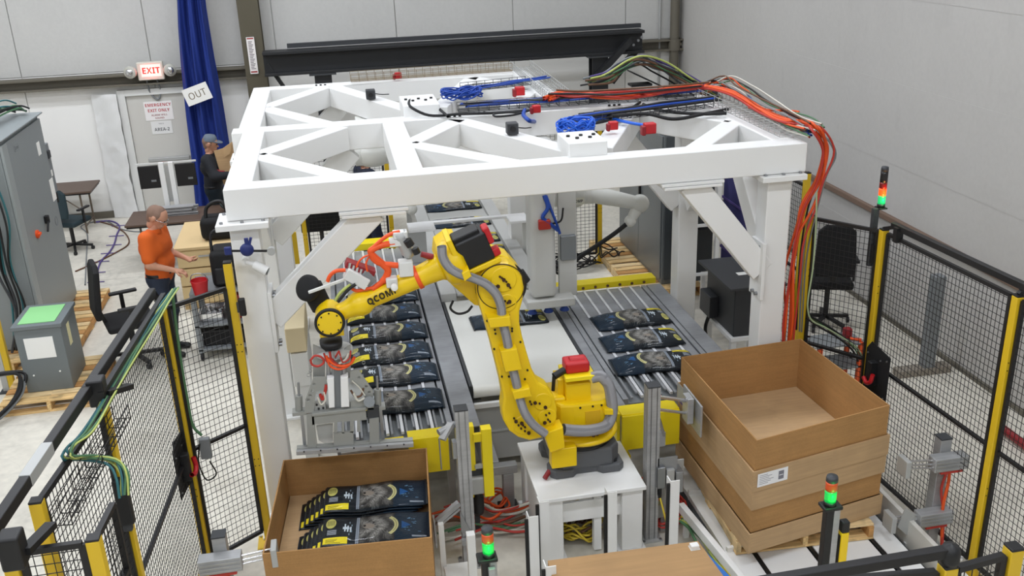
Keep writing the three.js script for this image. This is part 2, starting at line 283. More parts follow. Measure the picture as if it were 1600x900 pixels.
// sign on the steel column
{
  const z = RZ0 + 0.4, c = gz(394, 87, z), o = thing('column_sign', 'narrow white sign with red print on the steel column', 'sign');
  part(o, 'board', cb([c[0], c[1], z - 0.02], [0.13, 0.6, 0.02]), M.paper);
  part(o, 'print', flat(new THREE.PlaneGeometry(0.13, 0.6)).translate(c[0], c[1], z - 0.008), std(0xffffff, 0.7, 0, { map: canvasTex(64, 300, (g, w, h) => { g.fillStyle = '#f1ece9'; g.fillRect(0, 0, w, h); g.fillStyle = '#9d2b2b'; g.fillRect(6, 6, w - 12, 10); g.fillRect(6, h - 22, w - 12, 12); g.fillStyle = '#6a5f60'; for (let y = 34; y < h - 34; y += 13) g.fillRect(12, y, w - 26 - (y % 3) * 6, 6); }) }), undefined, true);
  settle(o);
}
// blue curtain gathered down the column
{
  const o = thing('blue_curtain', 'long blue fabric curtain gathered beside the steel column', 'curtain');
  const g = new THREE.PlaneGeometry(1, 1, 60, 50), p = g.attributes.position, z0 = RZ0 + 0.55;
  const L = [[272, -60], [276, 40], [281, 100], [290, 180], [299, 250], [305, 330], [312, 470]], Rr = [[312, -60], [322, 20], [333, 90], [346, 160], [357, 230], [368, 330], [385, 470]];
  const top = gz(290, -60, z0)[1] + 1.5;
  const edge = (E, y) => { const q = E.map(([a, b]) => gz(a, b, z0)); if (y >= q[0][1]) return q[0][0]; for (let i = 1; i < q.length; i++) if (y >= q[i][1]) { const t = (y - q[i][1]) / (q[i - 1][1] - q[i][1]); return q[i][0] + t * (q[i - 1][0] - q[i][0]); } return q[q.length - 1][0]; };
  for (let i = 0; i < p.count; i++) {
    const u = p.getX(i) + 0.5, v = p.getY(i) + 0.5, y = 0.12 + v * (top - 0.12), a = edge(L, y), b = edge(Rr, y);
    p.setXYZ(i, a + (b - a) * u, y, z0 + 0.09 * Math.sin(u * 17 + 0.6 * Math.sin(y * 1.3)) + 0.03 * Math.sin(u * 41 + y) - 0.25 * Math.pow(Math.abs(u - 0.5) * 2, 3) * 0.4);
  }
  g.computeVertexNormals(); part(o, 'cloth', flat(g), std(0x173182, 0.8, 0, { side: THREE.DoubleSide })); settle(o);
  const c = gz(308, 147, z0 + 0.16), s = thing('out_sign', 'tilted white paper sign reading OUT pinned on the blue curtain', 'sign');
  const w = 0.42, h = 0.28, tex = canvasTex(300, 200, (q, W, H) => { q.fillStyle = '#f3f1ec'; q.fillRect(0, 0, W, H); q.fillStyle = '#6b5d44'; q.font = '110px sans-serif'; q.textAlign = 'center'; q.fillText('OUT', W / 2, 140, 260); });
  const rot = new THREE.Matrix4().makeRotationZ(0.3).setPosition(c[0], c[1], c[2]);
  part(s, 'paper', flat(new THREE.BoxGeometry(w, h, 0.006)).applyMatrix4(rot), M.paper);
  part(s, 'print', flat(new THREE.PlaneGeometry(w, h)).translate(0, 0, 0.005).applyMatrix4(rot), std(0xffffff, 0.8, 0, { map: tex }), undefined, true);
  settle(s);
}
// black steel crane frame along the back wall
{
  const o = thing('steel_runway', 'black steel beam on legs with diagonal struts along the back wall', 'steel beam');
  const z = RZ0 + 0.75, a = gz(412, 97, z), b = gz(1003, 62, z), hb = 0.17, bar2 = M.steelBlack;
  part(o, 'beam', [bx(a[0], b[0], a[1] - hb - 0.02, a[1] + hb - 0.05, z - 0.02, z + 0.02), bx(a[0], b[0], a[1] + hb - 0.05, a[1] + hb, z - 0.16, z + 0.16, 0.008), bx(a[0], b[0], a[1] - hb - 0.05, a[1] - hb, z - 0.16, z + 0.16, 0.008)], bar2);
  part(o, 'conduit', bx(a[0] + 0.4, b[0], a[1] + hb + 0.02, a[1] + hb + 0.09, z - 0.14, z - 0.06), M.darkGrey);
  for (const px of [505, 935]) { const q = gz(px, 120, z); part(o, 'leg', [bx(q[0] - 0.14, q[0] + 0.14, 0, a[1] - hb - 0.05, z - 0.13, z - 0.1), bx(q[0] - 0.14, q[0] + 0.14, 0, a[1] - hb - 0.05, z + 0.1, z + 0.13), bx(q[0] - 0.012, q[0] + 0.012, 0, a[1] - hb - 0.05, z - 0.1, z + 0.1)], bar2); part(o, 'cap_plate', bx(q[0] - 0.22, q[0] + 0.22, a[1] - hb - 0.08, a[1] - hb - 0.05, z - 0.18, z + 0.18), M.darkGrey); }
  const q1 = gz(925, 128, z + 0.2), q2 = gz(985, 62, z + 0.2), q3 = gz(955, 128, z - 0.1), q4 = gz(1000, 70, z - 0.1);
  part(o, 'strut', bar(q1, q2, 0.12, 0.1), bar2); part(o, 'strut', bar(q3, q4, 0.12, 0.1), bar2);
  part(o, 'strut', bar(gz(450, 145, z), gz(418, 100, z), 0.08, 0.06), bar2);
  part(o, 'bolt', [-0.12, 0.02, 0.12].map((d) => bolt([b[0] - 0.15 + d * 0.6, a[1] + d * 0.5, z + 0.2], [0, 0, 1], 0.025, 0.03)), M.steel);
  settle(o);
}
// ================================================================ white gantry frame
const TOP = 2.98, BW = 0.2, CH = 0.01;
{
  const o = thing('gantry_frame', 'large white welded steel gantry frame spanning the conveyors', 'gantry');
  const y0 = TOP - 0.24, W = M.white;
  const X = { l: -0.77, c: 0.51, m: 1.9, r: 3.57 }, Z = { f: -7.16, m: -9.21, b: -11.55 }, XB = { r: 2.2 };
  const bm = (name, x0, x1, z0, z1) => part(o, name, bx(x0, x1, y0, TOP, z0, z1, CH), W);
  bm('beam', X.l - 0.1, X.r + 0.11, Z.f - 0.1, Z.f + 0.1);                                   // front
  bm('beam', X.l - 0.2, X.r + 0.11, Z.m - 0.11, Z.m + 0.11);                                 // middle
  bm('beam', X.l - 0.15, XB.r + 0.1, Z.b - 0.1, Z.b + 0.1);                                  // back
  bm('beam', X.l - 0.1, X.l + 0.1, Z.m + 0.11, Z.f - 0.1); bm('beam', X.r - 0.11, X.r + 0.11, Z.m + 0.11, Z.f - 0.1);
  bm('beam', X.l - 0.15, X.l + 0.05, Z.b + 0.1, Z.m - 0.11); bm('beam', XB.r - 0.1, XB.r + 0.1, Z.b + 0.1, Z.m - 0.11);
  bm('beam', X.c - 0.1, X.c + 0.1, Z.m + 0.11, Z.f - 0.1);
  const yc = TOP - 0.122;
  const dg = (a, b) => part(o, 'diagonal', bar([a[0], yc, a[1]], [b[0], yc, b[1]], 0.18, 0.22, CH), W);
  dg([-0.7, -8.2], [0.02, -9.12]); dg([-0.7, -8.2], [0.0, -7.24]);
  dg([0.58, -8.2], [1.12, -9.05]); dg([0.58, -8.2], [1.32, -7.24]);
  dg([1.1, -9.12], [1.84, -7.5]); dg([2.86, -9.12], [2.1, -7.5]);
  dg([3.49, -8.1], [2.8, -7.24]); dg([3.49, -8.1], [2.9, -9.12]);
  dg([-0.75, -10.4], [-0.1, -11.48]); dg([-0.75, -10.4], [-0.1, -9.3]);
  dg([0.0, -11.47], [0.72, -9.75]); dg([1.62, -11.47], [1.02, -9.75]); dg([2.12, -10.4], [1.62, -11.45]); dg([2.12, -10.4], [1.6, -9.32]);
  // robot mounting blocks with bolt rows
  const mount = (x0, x1, z0, z1) => {
    const m = part(o, 'mount_block', [bx(x0, x1, TOP - 0.22, TOP + 0.11, z0, z1, CH)], W);
    const bs = []; for (let i = 0; i < 5; i++) bs.push(bolt([x0 + 0.05 + (i * (x1 - x0 - 0.1)) / 4, TOP + 0.11, (z0 + z1) / 2 + (i % 2 ? 0.06 : -0.03)], [0, 1, 0], 0.016, 0.014));
    sub(m, 'bolt', bs, M.black);
  };
  mount(1.75, 2.06, -7.62, -7.2); mount(0.63, 0.98, -9.82, -9.26);
  for (const [x, z] of [[1.3, -9.2], [2.62, -9.1], [-0.2, -11.5], [1.05, -9.12]]) part(o, 'bolt', [0, 1, 2].map((i) => bolt([x + i * 0.05, TOP, z], [0, 1, 0], 0.014, 0.014)), M.black);
  // columns, cap plates, base plates
  const col = (x, z, side) => {
    const c = part(o, 'column', bx(x - 0.105, x + 0.105, 0.02, y0 - 0.045, z - 0.1, z + 0.1, CH), W);
    sub(c, 'cap_plate', [bx(x - 0.19, x + 0.19, y0 - 0.05, y0 - 0.003, z - 0.16, z + 0.19, 0.006)], W);
    sub(c, 'base_plate', bx(x - 0.19, x + 0.19, 0, 0.03, z - 0.18, z + 0.18, 0.004), W);
    sub(c, 'bolt', [[-0.15, 0.14], [0, 0.15], [0.15, 0.14], [-0.15, -0.1]].map(([a, b]) => bolt([x + a, y0 - 0.003, z + b], [0, 1, 0], 0.014, 0.014)), M.steel);
  };
  col(-0.76, Z.f, 1); col(3.48, Z.f - 0.03, -1); col(-0.82, Z.m, 1); col(3.48, Z.m, -1); col(-0.8, Z.b, 1); col(2.12, Z.b, -1);
  const brace = (a, b, wx) => part(o, 'brace', bar(a, b, wx ? 0.2 : 0.21, wx ? 0.14 : 0.15, CH, wx ? [1, 0, 0] : [0, 0, 1]), W);
  brace([-0.66, 1.92, Z.f], [0.2, y0 - 0.02, Z.f]); brace([3.38, 1.9, Z.f], [2.72, y0 - 0.02, Z.f]);
  brace([-0.72, 1.92, Z.m], [0.1, y0 - 0.02, Z.m]); brace([3.38, 1.9, Z.m], [2.72, y0 - 0.02, Z.m]);
  brace([-0.72, 1.95, Z.b], [0.05, y0 - 0.02, Z.b]); brace([2.02, 1.95, Z.b], [1.3, y0 - 0.02, Z.b]);
  brace([-0.78, 1.92, Z.f - 0.1], [-0.78, y0 - 0.02, Z.f - 0.85], 1); brace([3.5, 1.92, Z.f - 0.1], [3.5, y0 - 0.02, Z.f - 0.85], 1);
  brace([-0.8, 1.92, Z.m + 0.1], [-0.8, y0 - 0.02, Z.m + 0.85], 1); brace([3.5, 1.92, Z.m + 0.1], [3.5, y0 - 0.02, Z.m + 0.85], 1);
  // brace shoe plates under the front beam and on the columns
  for (const x of [0.2, 2.72]) part(o, 'shoe_plate', [bx(x - 0.26, x + 0.26, y0 - 0.025, y0 - 0.002, Z.f - 0.12, Z.f + 0.12, 0.004), bx(x - 0.24, x + 0.24, y0 - 0.05, y0 - 0.028, Z.f - 0.11, Z.f + 0.13, 0.004)], W);
  for (const [x, s] of [[-0.655, 1], [3.375, -1]]) {
    const p = part(o, 'shoe_plate', bx(x, x + s * 0.03, 1.66, 2.16, Z.f - 0.11, Z.f + 0.12, 0.004), W);
    sub(p, 'bolt', [[1.7, 0.05], [1.7, -0.02], [2.11, 0.05], [2.11, -0.02]].map(([y, d]) => bolt([x + s * 0.03, y, Z.f + d], [s, 0, 0], 0.017, 0.025)), M.steel);
  }
  settle(o);
}
// ---- things lying on the gantry
const wob = (pts, a, seed) => { const r = rng(seed); return pts.map((p, i) => (i === 0 || i === pts.length - 1 ? p : [p[0] + (r() - 0.5) * a, p[1] + (r() - 0.3) * a * 0.4, p[2] + (r() - 0.5) * a])); };
const line = (a, b, n) => Array.from({ length: n + 1 }, (_, i) => a.map((q, k) => q + ((b[k] - q) * i) / n));
function cableRun(name, label, pts, n, spread, r, mats, seed) {     // a tied bundle: one thing, its strands its parts
  const R = rng(seed), o = thing(name, label, 'cable bundle');
  for (let k = 0; k < n; k++) {
    const dx = (R() - 0.5) * spread, dy = R() * spread * 0.5, dz = (R() - 0.5) * spread;
    part(o, 'strand', tb(wob(pts.map((p) => [p[0] + dx, p[1] + dy, p[2] + dz]), spread * 0.5, seed * 31 + k), r * (0.8 + 0.4 * R()), pts.length * 7, 6), mats[k % mats.length]);
  }
  return settle(o);
}
function wireTray(label, a, b, w = 0.16, d = 0.07, mat = M.darkGrey, t = 0.005) {
  const o = thing('cable_tray', label, 'cable tray'), g = [], n = Math.ceil(Math.hypot(b[0] - a[0], b[2] - a[2]) / 0.1);
  const dir = V(b[0] - a[0], 0, b[2] - a[2]).normalize(), s = [dir.z, 0, -dir.x];
  const at = (p, k, h) => [p[0] + s[0] * k, p[1] + h, p[2] + s[2] * k];
  for (const k of [-1, -0.5, 0, 0.5, 1]) g.push(bar(at(a, k * w / 2, 0), at(b, k * w / 2, 0), t));
  for (const k of [-1, 1]) for (const h of [0.5, 1]) g.push(bar(at(a, k * w / 2, h * d), at(b, k * w / 2, h * d), t));
  part(o, 'long_wire', g, mat);
  const c = []; for (let i = 0; i <= n; i++) { const p = a.map((q, k) => q + ((b[k] - q) * i) / n); c.push(bar(at(p, -w / 2, 0), at(p, w / 2, 0), t), bar(at(p, -w / 2, 0), at(p, -w / 2, d), t), bar(at(p, w / 2, 0), at(p, w / 2, d), t)); }
  stuff(part(o, 'cross_wire', c, mat)); return settle(o);
}
function coil(name, label, c, r, n, turns, mat, seed, sx = 1, sz = 1, wr = 0.01) {
  const o = thing(name, label, 'cable'), R = rng(seed), pts = [];
  for (let i = 0; i < n * turns; i++) { const a = (i / n) * Math.PI * 2, q = r * (0.55 + 0.45 * R()); pts.push([c[0] + q * Math.cos(a) * sx, c[1] + 0.02 + R() * r * 0.75, c[2] + q * Math.sin(a) * sz]); }
  part(o, 'loop', tb(pts, wr, pts.length * 5, 6), mat); return settle(o);
}
{
  const T = TOP + 0.01, g = (x, y, h = 0.03) => gy(x, y, TOP + h);
  coil('blue_cable_coil', 'bright blue network cable coiled up behind the front mounting block', [2.0, TOP + 0.0, -7.98], 0.16, 9, 14, M.blueBright, 4, 1.1, 0.9, 0.007);
  coil('blue_cable_coil', 'long tangled blue network cable on the rear module of the gantry', [1.28, TOP + 0.0, -9.95], 0.14, 9, 12, M.blueCable, 7, 1.7, 0.8, 0.007);
  wireTray('black wire cable tray over the right bay of the gantry', [2.3, T + 0.02, -8.35], [3.45, T + 0.02, -8.62]);
  wireTray('black wire cable tray on the middle gantry beam', [1.15, T + 0.02, -9.24], [3.5, T + 0.02, -9.14]);
  wireTray('black wire cable tray along the rear module beam', [1.35, T + 0.02, -10.35], [2.1, T + 0.02, -10.5]);
  wireTray('long wire cable tray along the side beam of the rear module', [2.2, T + 0.02, -9.5], [2.25, T + 0.02, -11.7], 0.24, 0.08, M.aluDull);
  wireTray('low wire cable tray on the back gantry beam', [0.2, T + 0.02, -11.52], [2.1, T + 0.02, -11.56], 0.2, 0.09, std(0x8a7b62, 0.6));
  wireTray('white wire cable tray along the right gantry beam', [3.62, T + 0.02, -9.1], [3.62, T + 0.02, -7.2], 0.24, 0.09, M.aluDull);
  // blue cables in trays
  cableRun('blue_cable_bundle', 'bundle of dark blue cables lying in the middle gantry tray', line([1.2, T + 0.05, -9.24], [3.55, T + 0.06, -9.14], 6), 7, 0.1, 0.008, [M.blueCable, M.black, M.blueCable, M.black], 3);
  cableRun('tray_cable_bundle', 'bundle of dark cables lying in the right bay tray', line([2.1, T + 0.06, -8.3], [3.55, T + 0.06, -8.65], 5), 4, 0.08, 0.012, [M.black, M.blueCable], 5);
  cableRun('rear_cable_bundle', 'bundle of blue cables lying in the rear module tray', line([1.3, T + 0.06, -10.1], [2.3, T + 0.07, -10.5], 5), 5, 0.08, 0.009, [M.blueCable, M.black], 6);
  // loops of black cable
  const bc = (label, px, r = 0.014, m = M.rubber, h = 0.03) => { const o = thing('loose_cable', label, 'cable'); part(o, 'sheath', tb(px.map((p) => g(p[0], p[1], p[2] === undefined ? h : p[2])), r, px.length * 8), m); settle(o); };
  bc('black cable looping around the rear bolt row', [[700, 182], [665, 155, 0.08], [650, 152, 0.08], [643, 168, 0.1], [670, 180], [720, 178], [780, 176], [830, 172]]);
  bc('black cable snaking from the blue coil to the right beam', [[880, 200], [900, 182], [930, 184], [970, 180, 0.08], [1010, 178, 0.08], [1050, 186], [1100, 178], [1140, 170]], 0.016);
  bc('thin black cable sagging across the right bay', [[1005, 163], [1030, 172], [1060, 176], [1100, 178], [1135, 177]], 0.016);
  bc('black oval loop of cable beside the blue coil', [[960, 186], [940, 180], [905, 182], [897, 190], [920, 193], [950, 188], [985, 170], [1000, 160]], 0.014);
  bc('thin black wire loop beside the red clip', [[815, 176], [790, 176], [772, 178], [775, 182], [800, 180], [830, 172]], 0.01);
  bc('blue cable drooping off the middle beam', [[820, 172], [818, 180], [826, 188], [835, 190, -0.1]], 0.02, M.blueCable);
  bc('blue cable running from the coil to the red clip', [[905, 200], [930, 188], [955, 186], [985, 192], [1010, 196]], 0.014, M.blueBright);
  // red clips
  for (const [label, px, py, s] of [['bright red plastic clip on the right bay tray', 1015, 200, 0.1], ['red plastic clip on the middle beam tray', 838, 170, 0.08], ['red plastic clip on the rear module tray', 812, 142, 0.1], ['red plastic bag tied by the blue coil', 958, 196, 0.08], ['red warning lamp on the back gantry beam', 622, 118, 0.08]]) {
    const c = g(px, py, 0.06), o = thing('red_clip', label, 'clip');
    part(o, 'body', [cb([c[0], c[1], c[2]], [s, s * 0.9, s * 0.8], 0.012)], M.red); part(o, 'flap', cb([c[0] - s * 0.6, c[1] - s * 0.15, c[2] + 0.01], [s * 0.35, s * 0.8, s * 0.7], 0.01), M.redDark); settle(o);
  }
  // small black sensor boxes
  for (const [label, px, py, h] of [['small black sensor cube on the rear diagonal', 579, 147, 0.05], ['small black sensor cube on the front diagonal', 800, 200, 0.05]]) {
    const c = g(px, py, h), o = thing('sensor_box', label, 'sensor'); part(o, 'body', cb(c, [0.1, 0.1, 0.1], 0.01), M.darkGrey); part(o, 'lens', cy([c[0], c[1], c[2] + 0.05], [c[0], c[1], c[2] + 0.065], 0.025), M.black); part(o, 'lead', tb([[c[0] + 0.05, c[1], c[2]], [c[0] + 0.12, c[1] - 0.02, c[2] - 0.05], [c[0] + 0.2, TOP + 0.01, c[2] - 0.15]], 0.005), M.black); settle(o);
  }
  // orange cable harness over the right beam and down the corner column
  const run = [[855, 160], [885, 150], [930, 155], [985, 156], [1035, 148], [1075, 142], [1110, 143], [1150, 155], [1190, 180], [1230, 196], [1262, 200], [1277, 208]].map((p) => g(p[0], p[1], 0.08));
  const down = [[1289, 240, 2.6], [1280, 290, 2.3], [1262, 330, 2.1], [1245, 380, 1.85], [1238, 440, 1.5], [1233, 510, 1.1], [1228, 560, 0.8]].map((p) => gz(p[0], p[1], -7.1));
  cableRun('orange_cable_bundle', 'bundle of orange power cables over the gantry and down the corner column', [...run, ...down], 6, 0.1, 0.0105, [M.orangeCable, M.orangeCable, M.redCable], 9);
  cableRun('mixed_cable_bundle', 'bundle of thin mixed coloured cables along the right gantry beam', [[1115, 142], [1135, 138], [1165, 155], [1200, 178], [1245, 200], [1275, 212]].map((p) => g(p[0], p[1], 0.05)), 18, 0.22, 0.008, [M.blueCable, M.orangeCable, M.black, M.whiteCable, M.greenCable, M.brownCable, M.grey], 12);
  cableRun('red_cable_bundle', 'thin dark red cables crossing behind the middle beam', [[862, 150], [900, 152], [960, 150], [1040, 146], [1100, 138]].map((p) => g(p[0], p[1], 0.12)), 4, 0.12, 0.012, [M.redCable, M.black, M.brownCable], 14);
  cableRun('grey_cable_bundle', 'grey cables hanging down beside the orange bundle', [[1282, 212, 0], [1296, 225, 0], [1302, 245, 0], [1290, 275, 0], [1270, 330, 0], [1256, 400, 0], [1250, 520, 0]].map((p) => gz(p[0], p[1], -7.25)), 3, 0.07, 0.008, [M.grey, M.black], 17);
  bc('stiff orange cable end sticking up over the bundle', [[1228, 190], [1232, 180, 0.1], [1248, 175, 0.12], [1205, 172, 0.12], [1170, 168, 0.06]], 0.01, M.orangeCable);
  // overhead tray with cable bundle behind the gantry
  const z = -13.2; const ob = thing('hanging_tray', 'black bracket tray carrying a thick cable bundle behind the gantry', 'cable tray');
  const q = [gz(985, 112, z), gz(1045, 140, z), gz(1090, 165, z)];
  part(ob, 'tray', [bar(q[0], q[1], 0.3, 0.02), bar(q[1], q[2], 0.3, 0.02)], M.black); part(ob, 'bracket', [[1000, 125], [1030, 140]].map(([x, y]) => { const c = gz(x, y, z); return cb([c[0], c[1] - 0.06, c[2]], [0.3, 0.03, 0.2]); }), M.black);
  part(ob, 'post', cy([q[1][0], 0, z - 0.1], [q[1][0], q[1][1], z - 0.1], 0.04), M.darkGrey); settle(ob);
  cableRun('thick_cable_bundle', 'thick bundle of dark cables arching behind the gantry', [[925, 135], [955, 128], [980, 112], [1010, 104], [1040, 115], [1070, 132], [1100, 150], [1125, 165]].map((p) => gz(p[0], p[1], z + 0.1)), 16, 0.3, 0.014, [M.black, M.darkGrey, M.purple, M.limeCable, M.greenCable, M.grey, M.brownCable], 21);
}
// ================================================================ conveyors
const CY = 0.85;                                                     // conveying height
function slatConveyor(label, x0, x1, z0, z1, rails, frontSlots) {    // z0 front (towards the camera), z1 back
  const o = thing('slat_conveyor', label, 'conveyor');
  part(o, 'side_panel', bx(x0 - 0.05, x0, CY - 0.3, CY, z1, z0, 0.004), M.steelPlate); part(o, 'side_panel', bx(x1, x1 + 0.05, CY - 0.3, CY, z1, z0, 0.004), M.steelPlate);
  part(o, 'under_tray', bx(x0, x1, CY - 0.07, CY - 0.05, z1, z0), M.grey);
  const n = rails, w = (x1 - x0) / n;
  for (let i = 0; i < n; i++) {
    const a = x0 + i * w;
    part(o, 'slat', bx(a + 0.016, a + w - 0.016, CY - 0.02, CY - 0.004, z1, z0 - frontSlots, 0.002), M.steelPlate);
    if (frontSlots) for (const k of [0.12, 0.62]) part(o, 'slat', bx(a + w * k + 0.012, a + w * (k + 0.34) - 0.012, CY - 0.02, CY - 0.004, z0 - frontSlots + 0.002, z0 - 0.1 * (k > 0.5 ? 1 : 0.2), 0.002), M.steelPlate);
    if (i) part(o, 'rail', bx(a - 0.013, a + 0.013, CY - 0.02, CY + 0.006, z1, z0 - 0.02, 0.003), M.railWhite);
  }
  for (const [x, z] of [[x0 - 0.02, z0 - 0.2], [x1 + 0.02, z0 - 0.2], [x0 - 0.02, z1 + 0.2], [x1 + 0.02, z1 + 0.2]]) part(o, 'leg', bx(x - 0.03, x + 0.03, 0, CY - 0.3, z - 0.03, z + 0.03), M.aluDull);
  return o;
}
const leftConv = slatConveyor('steel slat conveyor beside the wide belt, carrying a long row of bags', -0.22, 0.64, -6.98, -11.7, 7, 0.55);
part(leftConv, 'end_bar', [bx(-0.26, 0.66, CY, CY + 0.09, -11.92, -11.72, 0.008)], M.guardYellow, 'yellow end bar');
settle(leftConv);
const rightConv = slatConveyor('steel slat conveyor with yellow end bar, carrying three bags', 2.22, 3.14, -7.1, -9.62, 7, 0.5);
part(rightConv, 'end_bar', [bx(2.1, 3.32, CY, CY + 0.07, -9.8, -9.64, 0.008)], M.guardYellow, 'yellow end bar');
for (let i = 0; i < 8; i++) part(rightConv, 'hole', cy([2.2 + i * 0.14, CY + 0.03, -9.645], [2.2 + i * 0.14, CY + 0.03, -9.632], 0.016, 0.016, 10), M.brownCable);
part(rightConv, 'apron', bx(3.2, 3.36, CY - 0.02, CY + 0.002, -9.62, -7.1, 0.003), M.steelPlate); settle(rightConv);
{
  const o = thing('side_channel', 'wide galvanised steel channel between the slat conveyor and belt', 'channel');
  part(o, 'top', bx(0.71, 0.9, CY + 0.02, CY + 0.03, -11.6, -6.9, 0.003), M.steelPlate); part(o, 'lip', bx(0.71, 0.72, CY - 0.2, CY + 0.02, -11.6, -6.9), M.steelPlate); part(o, 'lip', bx(0.89, 0.9, CY - 0.35, CY + 0.02, -11.6, -6.9), M.steelPlate);
  for (const z of [-7.1, -9, -11.3]) part(o, 'leg', bx(0.78, 0.84, 0, CY + 0.02, z - 0.03, z + 0.03), M.aluDull); settle(o);
  const b = thing('belt_conveyor', 'wide white belt conveyor in the middle of the cell', 'conveyor');
  part(b, 'belt', [bx(0.95, 2.03, CY - 0.02, CY, -9.7, -7.68), cy([0.95, CY - 0.06, -7.68], [2.03, CY - 0.06, -7.68], 0.06, 0.06, 24), cy([0.95, CY - 0.06, -9.7], [2.03, CY - 0.06, -9.7], 0.06, 0.06, 24)], M.belt, 'white belt');
  part(b, 'side_rail', bx(0.915, 0.945, CY - 0.22, CY + 0.004, -9.72, -7.66, 0.004), M.darkGrey); part(b, 'side_rail', bx(2.035, 2.065, CY - 0.22, CY + 0.004, -9.72, -7.66, 0.004), M.darkGrey);
  part(b, 'gap_cover', bx(2.07, 2.16, CY - 0.02, CY + 0.002, -9.62, -6.98, 0.003), M.steelPlate);
  part(b, 'end_bar', bx(0.94, 2.0, CY - 0.19, CY - 0.14, -7.62, -7.58, 0.006), M.white); part(b, 'end_panel', bx(0.93, 2.03, CY - 0.44, CY - 0.19, -7.65, -7.62), M.aluDull); part(b, 'lower_panel', bx(0.93, 2.03, 0.12, CY - 0.45, -7.64, -7.6), M.aluDull);
  part(b, 'trim_strip', bx(0.93, 2.03, CY - 0.45, CY - 0.44, -7.62, -7.59), M.aluDull);
  for (const [x, z] of [[1.0, -7.8], [1.95, -7.8], [1.0, -9.5], [1.95, -9.5]]) { part(b, 'leg', bx(x - 0.035, x + 0.035, 0, CY - 0.2, z - 0.035, z + 0.035), M.aluDull); }
  settle(b);
  // aluminium under-frame rail with levelling foot
  const f = thing('under_frame', 'aluminium profile frame on black feet under the belt end', 'frame');
  part(f, 'beam', bx(0.98, 1.2, 0.36, 0.44, -7.02, -6.94, 0.006), M.alu); part(f, 'beam', bx(0.98, 1.06, 0.36, 0.44, -7.6, -7.03, 0.006), M.alu);
  for (const x of [1.12]) { part(f, 'leg', bx(x - 0.045, x + 0.045, 0.03, 0.36, -7.025, -6.935, 0.006), M.alu); part(f, 'foot', [bx(x - 0.09, x + 0.08, 0, 0.03, -7.06, -6.9, 0.01)], M.black); } settle(f);
  // infeed conveyor behind
  const i = thing('infeed_conveyor', 'grey infeed conveyor running back under the gantry with a white arch', 'conveyor');
  part(i, 'belt', bx(1.1, 1.9, CY + 0.01, CY + 0.03, -15.5, -9.82), std(0xb9b9b5, 0.5)); part(i, 'side_guard', bx(0.92, 1.09, CY - 0.2, CY + 0.06, -15.5, -9.8, 0.006), std(0xbebebb, 0.5)); part(i, 'side_guard', bx(1.91, 2.08, CY - 0.2, CY + 0.06, -15.5, -9.8, 0.006), std(0xbebebb, 0.5));
  for (const z of [-10, -12, -14, -15.3]) for (const x of [1.0, 2.0]) part(i, 'leg', bx(x - 0.04, x + 0.04, 0, CY - 0.2, z - 0.04, z + 0.04), M.aluDull);
  const A = gy(640, 351, 1.25), zA = -11.1;
  part(i, 'arch', [bx(0.7, 1.02, 1.27, 1.3, zA - 0.18, zA + 0.14, 0.004), bx(1.92, 2.16, 1.27, 1.3, zA - 0.18, zA + 0.14, 0.004), bx(1.02, 1.92, 1.27, 1.3, zA - 0.18, zA - 0.1, 0.004)], std(0xfafafa, 0.35));
  part(i, 'arch_side', bx(0.62, 0.9, CY + 0.04, 1.27, zA + 0.11, zA + 0.13), M.aluDull); part(i, 'arch_side', bx(2.12, 2.16, CY - 0.1, 1.27, zA - 0.14, zA + 0.1), M.whiteDull);
  settle(i);
}
